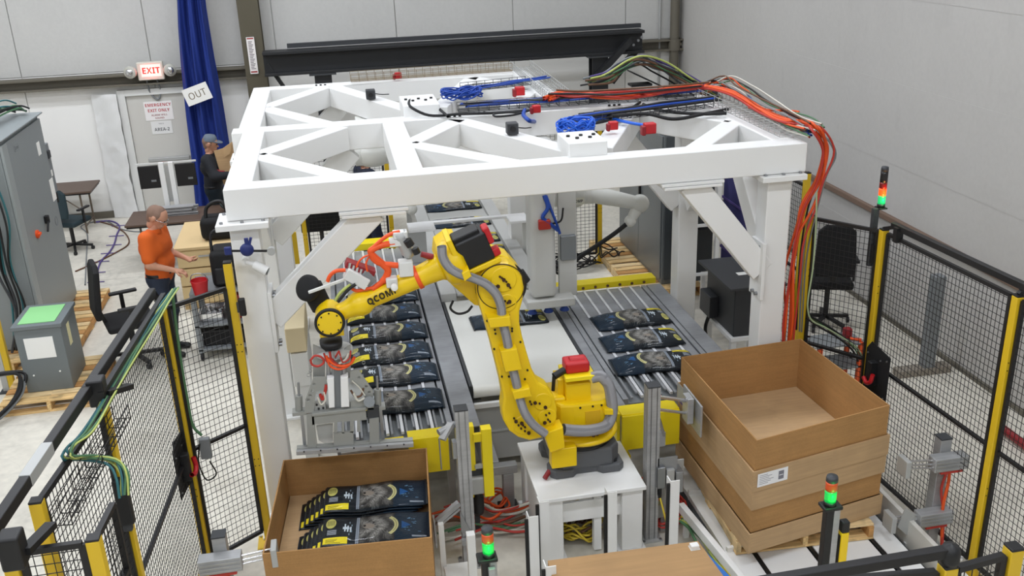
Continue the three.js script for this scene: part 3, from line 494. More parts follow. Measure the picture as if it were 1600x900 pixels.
// ================================================================ printed bags
const bagTex = canvasTex(1024, 512, (g, W, H) => {
  const R = rng(77);
  g.fillStyle = '#06121b'; g.fillRect(0, 0, W, H);
  g.fillStyle = '#0a2234'; g.fillRect(690, 0, 334, H);
  for (let i = 0; i < 500; i++) { g.strokeStyle = `rgba(${30 + R() * 40 | 0},${60 + R() * 40 | 0},${80 + R() * 40 | 0},0.25)`; g.beginPath(); const x = R() * W, y = R() * H; g.moveTo(x, y); g.lineTo(x + (R() - 0.5) * 40, y + (R() - 0.5) * 40); g.stroke(); }
  // photograph of grey fur across the middle
  g.fillStyle = '#3f3d3a'; g.fillRect(352, 40, 336, 430);
  for (let i = 0; i < 2600; i++) { const x = 352 + R() * 330, y = 40 + R() * 430, d = Math.hypot((x - 480) / 150, (y - 230) / 170), c = Math.max(28, 205 - d * 88 + (R() - 0.5) * 110 - 90 * Math.max(0, Math.sin(x * 0.045 + 2 * Math.sin(y * 0.02)))); g.strokeStyle = `rgba(${c | 0},${c * 0.985 | 0},${c * 0.95 | 0},0.5)`; g.lineWidth = 2 + R() * 3; g.beginPath(); g.moveTo(x, y); const a = Math.atan2(y - 250, x - 400) + (R() - 0.5); g.quadraticCurveTo(x + 20 * Math.cos(a), y + 20 * Math.sin(a), Math.min(690, x + 44 * Math.cos(a + 0.4)), y + 44 * Math.sin(a + 0.4)); g.stroke(); }
  g.fillStyle = '#8d8378'; g.beginPath(); g.ellipse(440, 210, 60, 42, 0.3, 0, 7); g.fill(); g.fillStyle = '#191715'; g.beginPath(); g.ellipse(400, 200, 14, 18, 0, 0, 7); g.fill(); g.beginPath(); g.ellipse(486, 160, 9, 9, 0, 0, 7); g.fill();
  g.fillStyle = '#8e97a3'; g.fillRect(320, 30, 30, 450); g.fillStyle = '#5d6670'; for (let y = 50; y < 470; y += 22) g.fillRect(328, y, 12, 12);
  // pale yellow arc, blue triangle, small light print
  g.strokeStyle = '#c6c189'; g.lineWidth = 40; g.beginPath(); g.arc(520, 250, 190, -0.85, 0.85); g.stroke(); g.strokeStyle = '#8b8757'; g.lineWidth = 8; g.beginPath(); g.arc(520, 250, 190, -0.6, 0.6); g.stroke();
  g.fillStyle = '#1a4f86'; g.beginPath(); g.moveTo(760, 190); g.lineTo(850, 260); g.lineTo(760, 320); g.fill(); g.fillStyle = '#7fb1d8'; for (let i = 0; i < 14; i++) g.fillRect(770 + R() * 150, 130 + R() * 250, 10 + R() * 26, 5);
  g.fillStyle = '#8e97a3'; g.fillRect(860, 430, 140, 26);
  g.fillStyle = '#c9d4dc'; for (let i = 0; i < 3; i++) { g.fillRect(205 + i * 28, 150 + i * 26, 14, 130 - i * 20); } g.fillRect(190, 200, 60, 40);
  g.fillStyle = '#7d8f9e'; for (let i = 0; i < 5; i++) g.fillRect(250 + (i % 2) * 22, 110 + i * 50, 10, 34);
  g.fillStyle = '#c9c36a'; g.beginPath(); g.ellipse(70, 130, 50, 90, 0, 0, 7); g.fill(); g.fillStyle = '#6c6a40'; for (let i = 0; i < 5; i++) g.fillRect(36 + i * 15, 80, 7, 90);
  g.fillStyle = '#b8bfc8'; for (let i = 0; i < 6; i++) g.fillRect(40, 250 + i * 14, 90, 6);
  g.fillStyle = '#ecd826'; g.fillRect(8, 372, 236, 104); g.fillStyle = '#7d6f14'; for (let i = 0; i < 4; i++) g.fillRect(34, 404 + i * 17, 80 + R() * 70, 8);
});
const bagMat = new THREE.MeshPhysicalMaterial({ color: 0xffffff, roughness: 0.5, map: bagTex, clearcoat: 0.3, clearcoatRoughness: 0.06, specularIntensity: 0.5, bumpMap: rep(fineBump, 1), bumpScale: 0.002 });
const BL = 0.76, BD = 0.36;
function bagGeo(seed, H = 0.085) {
  const nx = 30, nz = 14, pos = [], uv = [], idx = [];
  const hh = (u, v) => { const e = Math.pow(1 - Math.pow(Math.abs(u), 5), 0.7) * Math.pow(Math.max(0, 1 - Math.pow(Math.abs(v), 3.5)), 0.6); return H * e * (0.78 + 0.3 * fbm(u * 2 + 5, v * 1.5 + 5, 64, seed, 3)) + 0.012 + 0.012 * fbm(u * 5 + 9, v * 4 + 9, 64, seed + 5, 2); };
  for (const top of [1, 0]) for (let j = 0; j <= nz; j++) for (let i = 0; i <= nx; i++) {
    const u = (i / nx) * 2 - 1, v = (j / nz) * 2 - 1, sh = 1 - 0.07 * Math.pow(Math.abs(u), 2) * Math.pow(Math.abs(v), 8), wob2 = 0.012 * Math.sin(u * 5 + seed);
    pos.push(u * BL / 2, top ? hh(u, v) : 0.003 + 0.006 * (1 - Math.abs(v)), v * BD / 2 * sh + wob2); uv.push(i / nx, 1 - j / nz);
  }
  const N = (nx + 1) * (nz + 1), id = (t, i, j) => (t ? 0 : N) + j * (nx + 1) + i;
  for (const t of [1, 0]) for (let j = 0; j < nz; j++) for (let i = 0; i < nx; i++) { const a = id(t, i, j), b = id(t, i + 1, j), c = id(t, i, j + 1), d = id(t, i + 1, j + 1); t ? idx.push(a, c, b, b, c, d) : idx.push(a, b, c, b, d, c); }
  for (let i = 0; i < nx; i++) for (const j of [0, nz]) { const a = id(1, i, j), b = id(1, i + 1, j), c = id(0, i, j), d = id(0, i + 1, j); j ? idx.push(a, c, b, b, c, d) : idx.push(a, b, c, b, d, c); }
  for (let j = 0; j < nz; j++) for (const i of [0, nx]) { const a = id(1, i, j), b = id(1, i, j + 1), c = id(0, i, j), d = id(0, i, j + 1); i ? idx.push(a, b, c, b, d, c) : idx.push(a, c, b, b, c, d); }
  const g = new THREE.BufferGeometry(); g.setAttribute('position', new THREE.Float32BufferAttribute(pos, 3)); g.setAttribute('uv', new THREE.Float32BufferAttribute(uv, 2)); g.setIndex(idx); g.computeVertexNormals(); return g;
}
const bagGeos = [1, 2, 3, 4].map((s) => bagGeo(s * 13, 0.062)), flatGeos = [5, 6, 7].map((s) => bagGeo(s * 13, 0.03));
const sealGeos = [-1, 1].map((s) => bx(s > 0 ? BL / 2 - 0.004 : -BL / 2 - 0.008, s > 0 ? BL / 2 + 0.014 : -BL / 2 + 0.004, 0.004, 0.012, -BD / 2 * 0.94, BD / 2 * 0.94));
const sealMat = std(0x101b24, 0.35);
function bag(label, group, [x, y, z], turn, k, thin) {
  const o = thing('pet_food_bag', label, 'bag', group);
  const b = new THREE.Mesh((thin ? flatGeos : bagGeos)[k % (thin ? 3 : 4)], bagMat); b.name = 'printed_body'; o.add(b);
  for (const q of sealGeos) { const s = new THREE.Mesh(q, sealMat); s.name = 'end_seal'; o.add(s); }
  o.position.set(x, y, z); o.rotation.y = turn; return o;
}
[[630, 622, 'dark printed bag on the slat conveyor, next to the gripper rods'], [612, 582, 'dark printed bag second along the slat conveyor from the gripper'], [608, 548, 'dark printed bag third along the slat conveyor from the gripper'], [604, 516, 'dark printed bag on the slat conveyor under the robot wrist'], [598, 486, 'dark printed bag on the slat conveyor under the robot forearm'], [592, 460, 'dark printed bag on the slat conveyor behind the robot forearm']].forEach(([px, py, l], k) => {
  const p = gy(px, py, CY + 0.06); bag(l, 'bags in a row on the left slat conveyor', [0.27 + (k % 2) * 0.015, CY + 0.008, p[2]], -0.02 + 0.02 * (k % 3), k);
});
[[1022, 561, 'dark printed bag on the slat conveyor beside the open carton'], [1003, 526, 'dark printed bag in the middle of the row of three'], [986, 494, 'dark printed bag nearest the yellow end bar']].forEach(([px, py, l], k) => {
  const p = gy(px, py, CY + 0.06); bag(l, 'three bags on the right slat conveyor', [p[0], CY + 0.008, p[2]], Math.PI + 0.03 * (k - 1), k + 1);
});
bag('dark printed bag lying alone on the white belt', null, [...gy(795, 497, CY + 0.03)].map((v, i) => (i === 1 ? CY + 0.002 : v)), Math.PI + 0.02, 2, true);
[[718, 316, 0], [735, 340, 1], [748, 365, 1], [775, 383, 2], [785, 408, 0]].forEach(([px, py], k) => { const p = gy(px, py, CY + 0.1); bag(['dark printed bag far back on the grey infeed conveyor', 'dark printed bag behind the white arch on the infeed conveyor', 'dark printed bag under the white arch on the infeed conveyor', 'dark printed bag on the infeed conveyor behind the red robot connectors', 'dark printed bag on the infeed conveyor next to the robot elbow'][k], 'bags on the infeed conveyor', [1.5, CY + 0.032, p[2]], Math.PI, k, true); });
// ================================================================ yellow guards and profile posts in front of the conveyors
{
  const gd = (name, label, list) => { const o = thing(name, label, 'guard'); for (const [n, g, m] of list) part(o, n, g, m || M.guardYellow); return settle(o); };
  gd('yellow_guard', 'bright yellow sheet metal guard at the end of the bag conveyor', [['cover', [bx(0.3, 0.62, 0.56, 0.885, -6.84, -6.8, 0.004)]], ['flange', bx(0.3, 0.62, 0.86, 0.885, -6.95, -6.84, 0.004)], ['tab', bx(0.1, 0.27, 0.78, 0.86, -6.92, -6.88, 0.003)], ['end_plate', bx(-0.24, 0.64, 0.6, 0.78, -6.94, -6.91, 0.003), M.aluDull], ['cover', bx(0.58, 0.62, 0.56, 0.86, -6.95, -6.84)]]);
  gd('yellow_guard', 'yellow box guard at the end of the three bag conveyor', [['cover', [bx(2.07, 2.57, 0.54, 0.86, -6.82, -6.78, 0.004)]], ['flange', bx(2.07, 2.57, 0.84, 0.87, -6.96, -6.8, 0.004)], ['side', bx(2.04, 2.07, 0.6, 0.86, -6.96, -6.84, 0.003)]]);
  const a = gz(722, 668, -6.55), b = gz(746, 735, -6.55), c = gz(752, 672, -6.5), d = gz(773, 775, -6.5);
  gd('chain_guard', 'short upright yellow chain guard beside the aluminium post', [['cover', bx(a[0], b[0] - 0.01, b[1], a[1], -6.62, -6.55, 0.004)], ['lower_cover', bx(a[0] + 0.02, a[0] + 0.08, b[1] - 0.3, b[1] + 0.02, -6.66, -6.58, 0.004)]]);
  gd('chain_guard', 'tall upright yellow chain guard next to the robot pedestal', [['cover', bx(c[0], d[0], d[1], c[1], -6.58, -6.5, 0.004)], ['hinge', bx(c[0] - 0.06, c[0], c[1] - 0.12, c[1] - 0.05, -6.56, -6.53)], ['hinge', bx(c[0] - 0.06, c[0], d[1] + 0.25, d[1] + 0.28, -6.56, -6.53), M.aluDull]]);
  gd('yellow_step_guard', 'low yellow guard between pedestal and aluminium post', [['cover', bx(2.0, 2.16, 0.3, 0.46, -6.95, -6.82, 0.006)]]);
  const e = gz(745, 752, -6.6), mo = thing('gear_motor', 'grey gear motor with black fitting below the chain guards', 'motor');
  part(mo, 'gearbox', cb(e, [0.13, 0.16, 0.16], 0.02), M.aluDull); part(mo, 'junction_box', cb([e[0], e[1] + 0.11, e[2]], [0.09, 0.06, 0.1], 0.01), M.darkGrey); part(mo, 'stand', bx(e[0] - 0.02, e[0] + 0.02, 0, e[1], e[2] - 0.12, e[2] - 0.08), M.darkGrey); part(mo, 'motor', lat([e[0], e[1] - 0.3, e[2]], [[0, 0], [0.04, 0], [0.05, 0.03], [0.05, 0.16], [0.035, 0.17], [0.035, 0.22]]), M.black); settle(mo);
  // aluminium posts
  const post = (label, x, z, h) => {
    const o = thing('profile_post', label, 'post'), s = 0.05;
    const pts = []; const k = 0.014, dpt = 0.012;
    for (let q = 0; q < 4; q++) { const c2 = Math.cos(q * Math.PI / 2), s2 = Math.sin(q * Math.PI / 2); for (const [u, v] of [[s, -s], [s, -0.028], [s - dpt, -0.028], [s - dpt, -0.018], [s, -0.018], [s, 0.018], [s - dpt, 0.018], [s - dpt, 0.028], [s, 0.028]]) pts.push([u * c2 - v * s2, u * s2 + v * c2]); }
    part(o, 'profile', plate([x, 0.012, z], [0, 0, 1], [1, 0, 0], pts, h - 0.02), M.alu); part(o, 'end_cap', bx(x - 0.05, x + 0.05, h - 0.008, h + 0.004, z - 0.05, z + 0.05, 0.003), M.darkGrey); part(o, 'base_plate', bx(x - 0.085, x + 0.085, 0, 0.012, z - 0.085, z + 0.085), M.aluDull);
    part(o, 'bolt', [[-0.068, -0.068], [0.068, -0.068], [0.068, 0.068], [-0.068, 0.068]].map(([q, r]) => bolt([x + q, 0.012, z + r], [0, 1, 0])), M.steel);
    return o;
  };
  const pl = post('aluminium profile post between the filled carton and pedestal', 0.68, -6.3, 1.39);
  part(pl, 'arm', bar([0.6, 1.28, -6.28], [0.52, 1.2, -6.2], 0.05, 0.03), M.alu); part(pl, 'arm', cy([0.63, 1.26, -6.3], [0.5, 1.24, -6.24], 0.025), M.alu); part(pl, 'wand', cy([0.5, 1.2, -6.22], [0.5, 0.95, -6.2], 0.006), M.steel); part(pl, 'bracket', [bx(0.6, 0.63, 0.98, 1.12, -6.33, -6.27)], M.steel);
  part(pl, 'clamp_arm', [bar([0.62, 0.6, -6.26], [0.44, 0.5, -6.2], 0.04, 0.04), bar([0.62, 0.55, -6.26], [0.44, 0.46, -6.2], 0.03, 0.02)], M.alu); part(pl, 'clamp_plate', plate([0.42, 0.32, -6.24], [0, 0, 1], [0, 1, 0], [[0, 0], [0.12, 0], [0.1, 0.22], [0, 0.22]], 0.012), M.alu); part(pl, 'gusset', plate([0.62, 0.3, -6.24], [1, 0, 0], [0, 1, 0], [[0, 0.05], [0.09, 0], [0, 0.24]], 0.01), M.steel); part(pl, 'clip', bx(0.62, 0.72, 0.24, 0.29, -6.24, -6.21), M.alu); settle(pl);
  const pr = post('aluminium profile post beside the carton stack', 2.16, -6.3, 1.39);
  part(pr, 'arm', cy([2.2, 1.28, -6.3], [2.46, 1.18, -6.36], 0.016), M.chrome); part(pr, 'arm', cy([2.2, 1.17, -6.3], [2.46, 1.07, -6.36], 0.012), M.chrome); part(pr, 'jaw', [bx(2.45, 2.5, 1.0, 1.22, -6.42, -6.3, 0.005)], M.alu); part(pr, 'jaw', bx(2.52, 2.535, 0.93, 1.2, -6.6, -6.2, 0.004), M.alu); part(pr, 'link', bar([2.2, 1.14, -6.28], [2.25, 0.95, -6.26], 0.02, 0.02), M.steel);
  part(pr, 'bracket', [bx(2.2, 2.26, 0.86, 0.98, -6.32, -6.26), bx(2.2, 2.26, 0.2, 0.32, -6.32, -6.26)], M.steel); part(pr, 'gusset', plate([2.2, 0.42, -6.26], [1, 0, 0], [0, 1, 0], [[0, 0], [0.16, 0.2], [0.16, 0.34], [0, 0.34]], 0.01), M.steel); settle(pr);
}
{
  const o = thing('drive_housing', 'off-white sheet metal drive housing beside the bag conveyor', 'housing'), a = gz(452, 575, -8.2), b = gz(494, 575, -8.2), yt = gz(470, 512, -8.2)[1], yb = gz(470, 606, -8.2)[1];
  part(o, 'upper_cover', bx(a[0], b[0] - 0.06, (yt + yb) / 2 + 0.06, yt, -8.9, -8.2, 0.01), M.beige); part(o, 'lower_cover', bx(a[0] + 0.02, b[0] - 0.06, yb, (yt + yb) / 2 + 0.04, -8.9, -8.22, 0.01), M.whiteDull); part(o, 'leg', [bx(a[0] + 0.04, a[0] + 0.1, 0, yb, -8.3, -8.24), bx(b[0] - 0.14, b[0] - 0.08, 0, yb, -8.3, -8.24)], M.whiteDull); settle(o);
}
// ================================================================ robot pedestal
{
  const o = thing('robot_pedestal', 'white welded steel pedestal under the yellow robot', 'pedestal');
  const x0 = 1.22, x1 = 2.07, z1 = -7.02, z0 = -6.13;
  part(o, 'top_plate', bx(x0, x1, 0.57, 0.605, z1, z0, 0.006), M.white);
  for (const x of [x0 + 0.02, x1 - 0.19]) for (const z of [z0 - 0.19, z1 + 0.02]) { part(o, 'leg', bx(x, x + 0.17, 0.02, 0.57, z, z + 0.17, 0.01), M.white); part(o, 'foot', bx(x - 0.03, x + 0.2, 0, 0.02, z - 0.03, z + 0.2), M.white); }
  part(o, 'cross_plate', bx(x0 + 0.19, x1 - 0.19, 0.33, 0.5, z0 - 0.09, z0 - 0.07), M.white); part(o, 'cross_plate', bx(x0 + 0.19, x1 - 0.19, 0.33, 0.5, z1 + 0.06, z1 + 0.08), M.white);
  part(o, 'side_plate', bx(x0 + 0.04, x0 + 0.06, 0.02, 0.57, z1 + 0.19, z0 - 0.19), M.white); part(o, 'side_plate', bx(x1 - 0.06, x1 - 0.04, 0.3, 0.57, z1 + 0.19, z0 - 0.19), M.white); part(o, 'stiffener', bx(1.67, 1.73, 0.02, 0.57, z0 - 0.14, z0 - 0.08), M.white); settle(o);
}
// ================================================================ yellow six axis robot
{
  const o = thing('industrial_robot', 'yellow six axis industrial robot arm bolted on the white pedestal', 'robot');
  const Y = M.yellow, zA = -6.42, zF = -6.3, bcx = 1.67, bcz = -6.64;
  // cast base
  const foot = [[-0.3, -0.22], [-0.26, -0.26], [-0.12, -0.26], [-0.08, -0.22], [0.08, -0.22], [0.12, -0.26], [0.26, -0.26], [0.3, -0.22], [0.3, -0.1], [0.25, -0.06], [0.25, 0.06], [0.3, 0.1], [0.3, 0.22], [0.26, 0.26], [0.12, 0.26], [0.08, 0.22], [-0.08, 0.22], [-0.12, 0.26], [-0.26, 0.26], [-0.3, 0.22], [-0.3, 0.1], [-0.25, 0.06], [-0.25, -0.06], [-0.3, -0.1]];
  const b = part(o, 'base', [plate([bcx, 0.605, bcz], [0, 0, 1], [1, 0, 0], foot.map(([a, c]) => [c, a]), 0.07, [], 0.012), plate([bcx, 0.66, bcz], [0, 0, 1], [1, 0, 0], [[-0.24, -0.2], [-0.17, -0.27], [0.17, -0.27], [0.24, -0.2], [0.24, 0.2], [0.17, 0.27], [-0.17, 0.27], [-0.24, 0.2]], 0.165, [], 0.02)], M.castGrey, 'dark grey cast base');
  sub(b, 'bolt', [[-0.23, 0.2], [-0.14, 0.21], [0.14, 0.21], [0.23, 0.2], [-0.23, -0.2], [0.23, -0.2]].map(([x, z], i) => bolt([bcx + x, 0.675, bcz + z], [0, 1, 0], 0.022, 0.02)), M.steelBlack);
  sub(b, 'plug', cy([bcx - 0.3, 0.66, bcz + 0.2], [bcx - 0.35, 0.62, bcz + 0.24], 0.02), M.redDark);
  part(o, 'bearing_ring', lat([bcx, 0.82, bcz], [[0, 0], [0.245, 0], [0.25, 0.02], [0.24, 0.07], [0, 0.07]], 36), M.black);
  // turret
  const t = part(o, 'turret', [lat([bcx, 0.885, bcz], [[0, 0], [0.29, 0], [0.3, 0.015], [0.3, 0.035], [0.27, 0.055], [0, 0.055]], 40),
    plate([bcx, 0.93, bcz], [0, 0, 1], [1, 0, 0], [[-0.22, -0.24], [0.1, -0.26], [0.2, -0.2], [0.22, -0.1], [0.22, 0.14], [0.16, 0.23], [-0.16, 0.25], [-0.22, 0.2]], 0.3, [], 0.02), bx(bcx - 0.36, bcx - 0.14, 0.94, 1.26, -6.62, -6.5, 0.02), bx(1.36, 1.56, 0.76, 0.93, -6.4, -6.3, 0.008)], Y);
  sub(t, 'label_plate', [bx(1.66, 1.78, 1.02, 1.16, bcz + 0.219, bcz + 0.225, 0.002)], std(0xd9ad14, 0.6));
  sub(t, 'bolt', [[0.2, 1.2], [0.2, 1.1], [-0.05, 1.2], [0.05, 1.2], [0.12, 1.2]].map(([x, y]) => bolt([bcx + x, y, bcz + 0.215], [0, 0, 1], 0.009, 0.012)), M.black);
  sub(t, 'bolt', Array.from({ length: 5 }, (_, i) => bolt([bcx + 0.05 + i * 0.03, 0.935 + i * 0.012, bcz + 0.24 - i * 0.004], [0, 1, 0], 0.012, 0.015)), M.brownCable);
  const mb = gz(903, 605, -6.52), mt = gz(905, 590, -6.5), mr = gz(902, 578, -6.55);
  part(o, 'motor_box', [bx(mb[0] - 0.1, mb[0] + 0.1, 1.2, mb[1] + 0.04, -6.72, -6.5, 0.008), bx(mb[0] - 0.15, mb[0] - 0.1, 1.2, mb[1] + 0.06, -6.74, -6.56, 0.006)], Y);
  part(o, 'terminal_cover', bx(mb[0] - 0.11, mb[0] + 0.13, mt[1] - 0.01, mt[1] + 0.025, -6.72, -6.46, 0.006), M.guardYellow);
  part(o, 'base_motor', [cb([mr[0], mt[1] + 0.07, -6.6], [0.19, 0.09, 0.16], 0.02), cy([mr[0] - 0.05, mt[1] + 0.1, -6.6], [mr[0] + 0.06, mt[1] + 0.1, -6.6], 0.035)], M.red, 'red motor end');
  part(o, 'connector', [cy([mr[0] - 0.1, mt[1] + 0.05, -6.56], [mr[0] - 0.19, mt[1] + 0.02, -6.53], 0.028), cy([mr[0] - 0.19, mt[1] + 0.02, -6.53], [mr[0] - 0.2, mt[1] - 0.1, -6.53], 0.014)], M.black);
  // lower arm
  const low = [[748, 462], [747, 445], [752, 428], [763, 416], [778, 411], [795, 412], [808, 420], [816, 433], [819, 450], [817, 470], [812, 488], [812, 505], [816, 525], [823, 550], [832, 580], [842, 598], [856, 606], [866, 620], [871, 640], [869, 660], [860, 675], [846, 685], [828, 689], [810, 684], [796, 674], [787, 658], [785, 640], [787, 622], [784, 605], [778, 580], [768, 540], [758, 505], [750, 480]];
  const la = part(o, 'lower_arm', plateZ(low, zF, 0.16, [], 0.018), Y);
  const F = (px, py, d = 0) => gz(px, py, zF + d);
  sub(la, 'pocket', [[787, 437, 0.085], [768, 455, 0.05], [792, 474, 0.06], [848, 628, 0.062], [855, 652, 0.062], [818, 664, 0.07]].map(([x, y, r]) => { const c = F(x, y); return lat([c[0], c[1], zF - 0.002], [[r + 0.012, 0.0], [r + 0.006, 0.009], [r, 0.005], [0, 0.005]], 28, [0, 0, 1]); }), Y);
  const dots = [[787, 437], [791, 440], [784, 434], [794, 445], [781, 432], [797, 449], [778, 447], [789, 470], [793, 473], [796, 471], [786, 476], [830, 631], [836, 629], [828, 627], [843, 630], [852, 636], [853, 648], [856, 655], [851, 660], [858, 645], [859, 658], [815, 661], [820, 667], [810, 664], [806, 658], [814, 669], [820, 673], [826, 676], [803, 653], [817, 664]];
  sub(la, 'bolt', dots.map(([x, y], i) => { const c = F(x, y, 0.004); return bolt(c, [0, 0, 1], i % 3 ? 0.008 : 0.014, 0.014); }), std(0x3a1d10, 0.6));
  sub(la, 'bolt', [[761, 501], [789, 494], [773, 515], [800, 517], [774, 521], [800, 513], [772, 545], [784, 552], [806, 547], [795, 492], [812, 572], [791, 577], [813, 534], [824, 578], [795, 588], [820, 592], [784, 588], [821, 600]].map(([x, y]) => bolt(F(x, y), [0, 0, 1], 0.008, 0.01)), M.black);
  const strap = (pts) => sub(la, 'strap', plateZ(pts, zF + 0.1, 0.11, [], 0.008), Y, undefined);
  strap([[762, 498], [797, 494], [799, 510], [766, 513]]); strap([[782, 549], [808, 545], [816, 578], [790, 582]]); strap([[800, 612], [828, 607], [831, 620], [804, 625]]);
  const dc = F(783, 448, 0), J3 = gz(783, 448, zF - 0.16);
  sub(la, 'seam_ring', ring([dc[0], dc[1], zF - 0.004], [dc[0], dc[1], zF + 0.003], 0.172, 0.166, 44), std(0x3a2a08, 0.6)); part(o, 'elbow_ring', ring([J3[0], J3[1], zF - 0.16], [J3[0], J3[1], zF - 0.2], 0.19, 0.05, 40), M.black);
  // elbow housing and wrist motors
  const hous = [[792, 486], [765, 482], [742, 478], [722, 460], [708, 448], [690, 430], [680, 405], [682, 385], [700, 372], [712, 372], [726, 406], [775, 396], [796, 404], [815, 425], [818, 452], [808, 475]];
  part(o, 'elbow_housing', plateZ(hous, zF - 0.17, 0.24, [], 0.02), Y);
  const P0 = gz(704, 410, zA), P1 = gz(515, 496, zA), fd = V(P1[0] - P0[0], P1[1] - P0[1], 0), FL = fd.length(); fd.normalize();
  const fa = [fd.x, fd.y, 0], along = (s, up = 0, z = zA) => [P0[0] + fd.x * s - fd.y * -up * -1 * 0 + (-fd.y) * -up, P0[1] + fd.y * s + fd.x * -up, z];
  part(o, 'forearm_flange', lat(P0, [[0, -0.1], [0.13, -0.1], [0.16, -0.06], [0.168, 0], [0.158, 0.04], [0.12, 0.07], [0, 0.07]], 36, fa), Y);
  part(o, 'forearm', lat(P0, [[0, 0.05], [0.12, 0.05], [0.09, 0.1], [0.08, 0.2], [0.074, 0.36], [0.066, 0.6], [0.066, FL - 0.32], [0.09, FL - 0.27], [0.092, FL - 0.22], [0.078, FL - 0.19], [0.065, FL - 0.14], [0.065, FL], [0, FL]], 32, fa), Y);
  part(o, 'hose_strap', lat(P0, [[0.078, 0.24], [0.087, 0.24], [0.087, 0.27], [0.078, 0.27]], 32, fa), M.orange, 'orange strap');
  { const tg = new TextGeometry('QCOMP', { font: FONT, size: 0.046, depth: 0.012, curveSegments: 4 }); tg.computeBoundingBox(); tg.translate(-tg.boundingBox.max.x / 2, -0.012, 0); tg.applyMatrix4(new THREE.Matrix4().makeRotationZ(Math.atan2(-fd.y, -fd.x))).translate(...along(0.53, 0.0, zA + 0.066)); part(o, 'lettering', flat(tg), std(0x2b2410, 0.6), 'dark QCOMP lettering'); }
  const wr = part(o, 'wrist', [cy([P1[0], P1[1], zA - 0.1], [P1[0], P1[1], zA + 0.09], 0.1, 0.1, 36), plateZ([[497, 503], [534, 498], [538, 525], [500, 529]], zA + 0.07, 0.14, [], 0.012)], Y);
  sub(wr, 'cover_ring', ring([P1[0], P1[1], zA + 0.085], [P1[0], P1[1], zA + 0.105], 0.106, 0.086, 40), M.black);
  sub(wr, 'cover', lat([P1[0], P1[1], zA + 0.09], [[0.0, 0.022], [0.08, 0.022], [0.087, 0.016], [0.087, 0]], 36, [0, 0, 1]), Y);
  sub(wr, 'bolt', Array.from({ length: 8 }, (_, i) => bolt([P1[0] + 0.076 * Math.cos(i * 0.785), P1[1] + 0.076 * Math.sin(i * 0.785), zA + 0.11], [0, 0, 1], 0.006, 0.008)), M.black);
  part(o, 'tool_flange', lat(gz(518, 541, zA), [[0, 0], [0.076, 0], [0.08, 0.02], [0.08, 0.055], [0, 0.055]], 28), M.black);
  // black servo motor pack with red connectors on the elbow
  const up2 = [-fd.y, fd.x, 0].map((v) => -v * -1); const nrm = [fd.y, -fd.x, 0];
  const mc = gz(735, 386, zA), rotM = new THREE.Matrix4().makeBasis(V(-fd.x, -fd.y, 0), V(nrm[0], nrm[1], 0).multiplyScalar(Math.sign(nrm[1])), V(0, 0, 1)).setPosition(mc[0], mc[1], zA);
  const ob = (x0, x1, y0, y1, z0, z1, r) => bx(x0, x1, y0, y1, z0, z1, r).applyMatrix4(rotM);
  part(o, 'motor_pack', [ob(-0.1, 0.13, -0.11, 0.1, -0.12, 0.12, 0.015), ob(-0.1, 0.1, 0.02, 0.13, -0.08, 0.08, 0.012)], M.black, 'black motor pack');
  part(o, 'motor_plate', [ob(-0.14, -0.1, -0.17, 0.16, -0.14, 0.14, 0.01), ob(-0.12, 0.16, -0.15, -0.11, -0.13, 0.13, 0.01)], Y);
  part(o, 'red_connector', ob(0.12, 0.17, -0.01, 0.12, -0.02, 0.1, 0.015), M.red); part(o, 'red_connector', ob(0.12, 0.18, -0.11, -0.05, 0.02, 0.1, 0.012), M.red);
  part(o, 'rear_connector', cy(gz(812, 425, zA - 0.05), gz(822, 440, zA - 0.05), 0.035), M.black);
  // grey dress pack hoses
  const zt = zF + 0.045;
  part(o, 'dress_hose', tb([[690, 385], [692, 402], [702, 418], [718, 428], [738, 434], [758, 443], [774, 458], [782, 476], [785, 500], [792, 530], [797, 560], [806, 595], [811, 618], [820, 645], [834, 664], [852, 678]].map(([x, y], i) => gz(x, y, i > 12 ? zt + 0.03 : zt)), 0.033, 110, 12), M.sleeve, 'grey sleeved hose');
  part(o, 'dress_clamp', [plateZ([[722, 428], [733, 421], [737, 432], [726, 440]], zt + 0.05, 0.1, [], 0.006)], Y);
  part(o, 'dress_hose', tb([[925, 590], [938, 588], [950, 600], [955, 622], [956, 645], [948, 664], [925, 672], [900, 673], [880, 671]].map(([x, y], i) => gz(x, y, [-6.5, -6.48, -6.46, -6.44, -6.42, -6.38, -6.34, -6.32, -6.3][i])), 0.045, 70, 12), M.sleeve, 'grey sleeved hose');
  part(o, 'hose_bracket', [plateZ([[850, 678], [880, 668], [883, 700], [860, 708]], -6.24, 0.14, [], 0.008), plateZ([[945, 641], [958, 641], [958, 648], [945, 648]], -6.36, 0.1)], Y);
  part(o, 'motor_cable', tb([[708, 470], [704, 482], [715, 490], [730, 487], [738, 478]].map(([x, y]) => gz(x, y, zA)), 0.009, 40), M.rubber);
  // pneumatics riding on the forearm
  const fp = (px, py, d = 0) => gz(px, py, zA + d);
  part(o, 'valve_manifold', [bar(fp(540, 425), fp(574, 443), 0.09, 0.08, 0.006)], M.whiteDull); part(o, 'valve_block', bar(fp(566, 425, -0.03), fp(582, 440, -0.03), 0.1, 0.08, 0.006), M.grey); part(o, 'valve_rail', bar(fp(540, 410, -0.05), fp(585, 426, -0.05), 0.1, 0.05, 0.006), M.redDark);
  for (let i = 0; i < 6; i++) part(o, 'fitting', cy(fp(545 + i * 6, 420 + i * 3), fp(547 + i * 6, 411 + i * 3), 0.01), M.chrome);
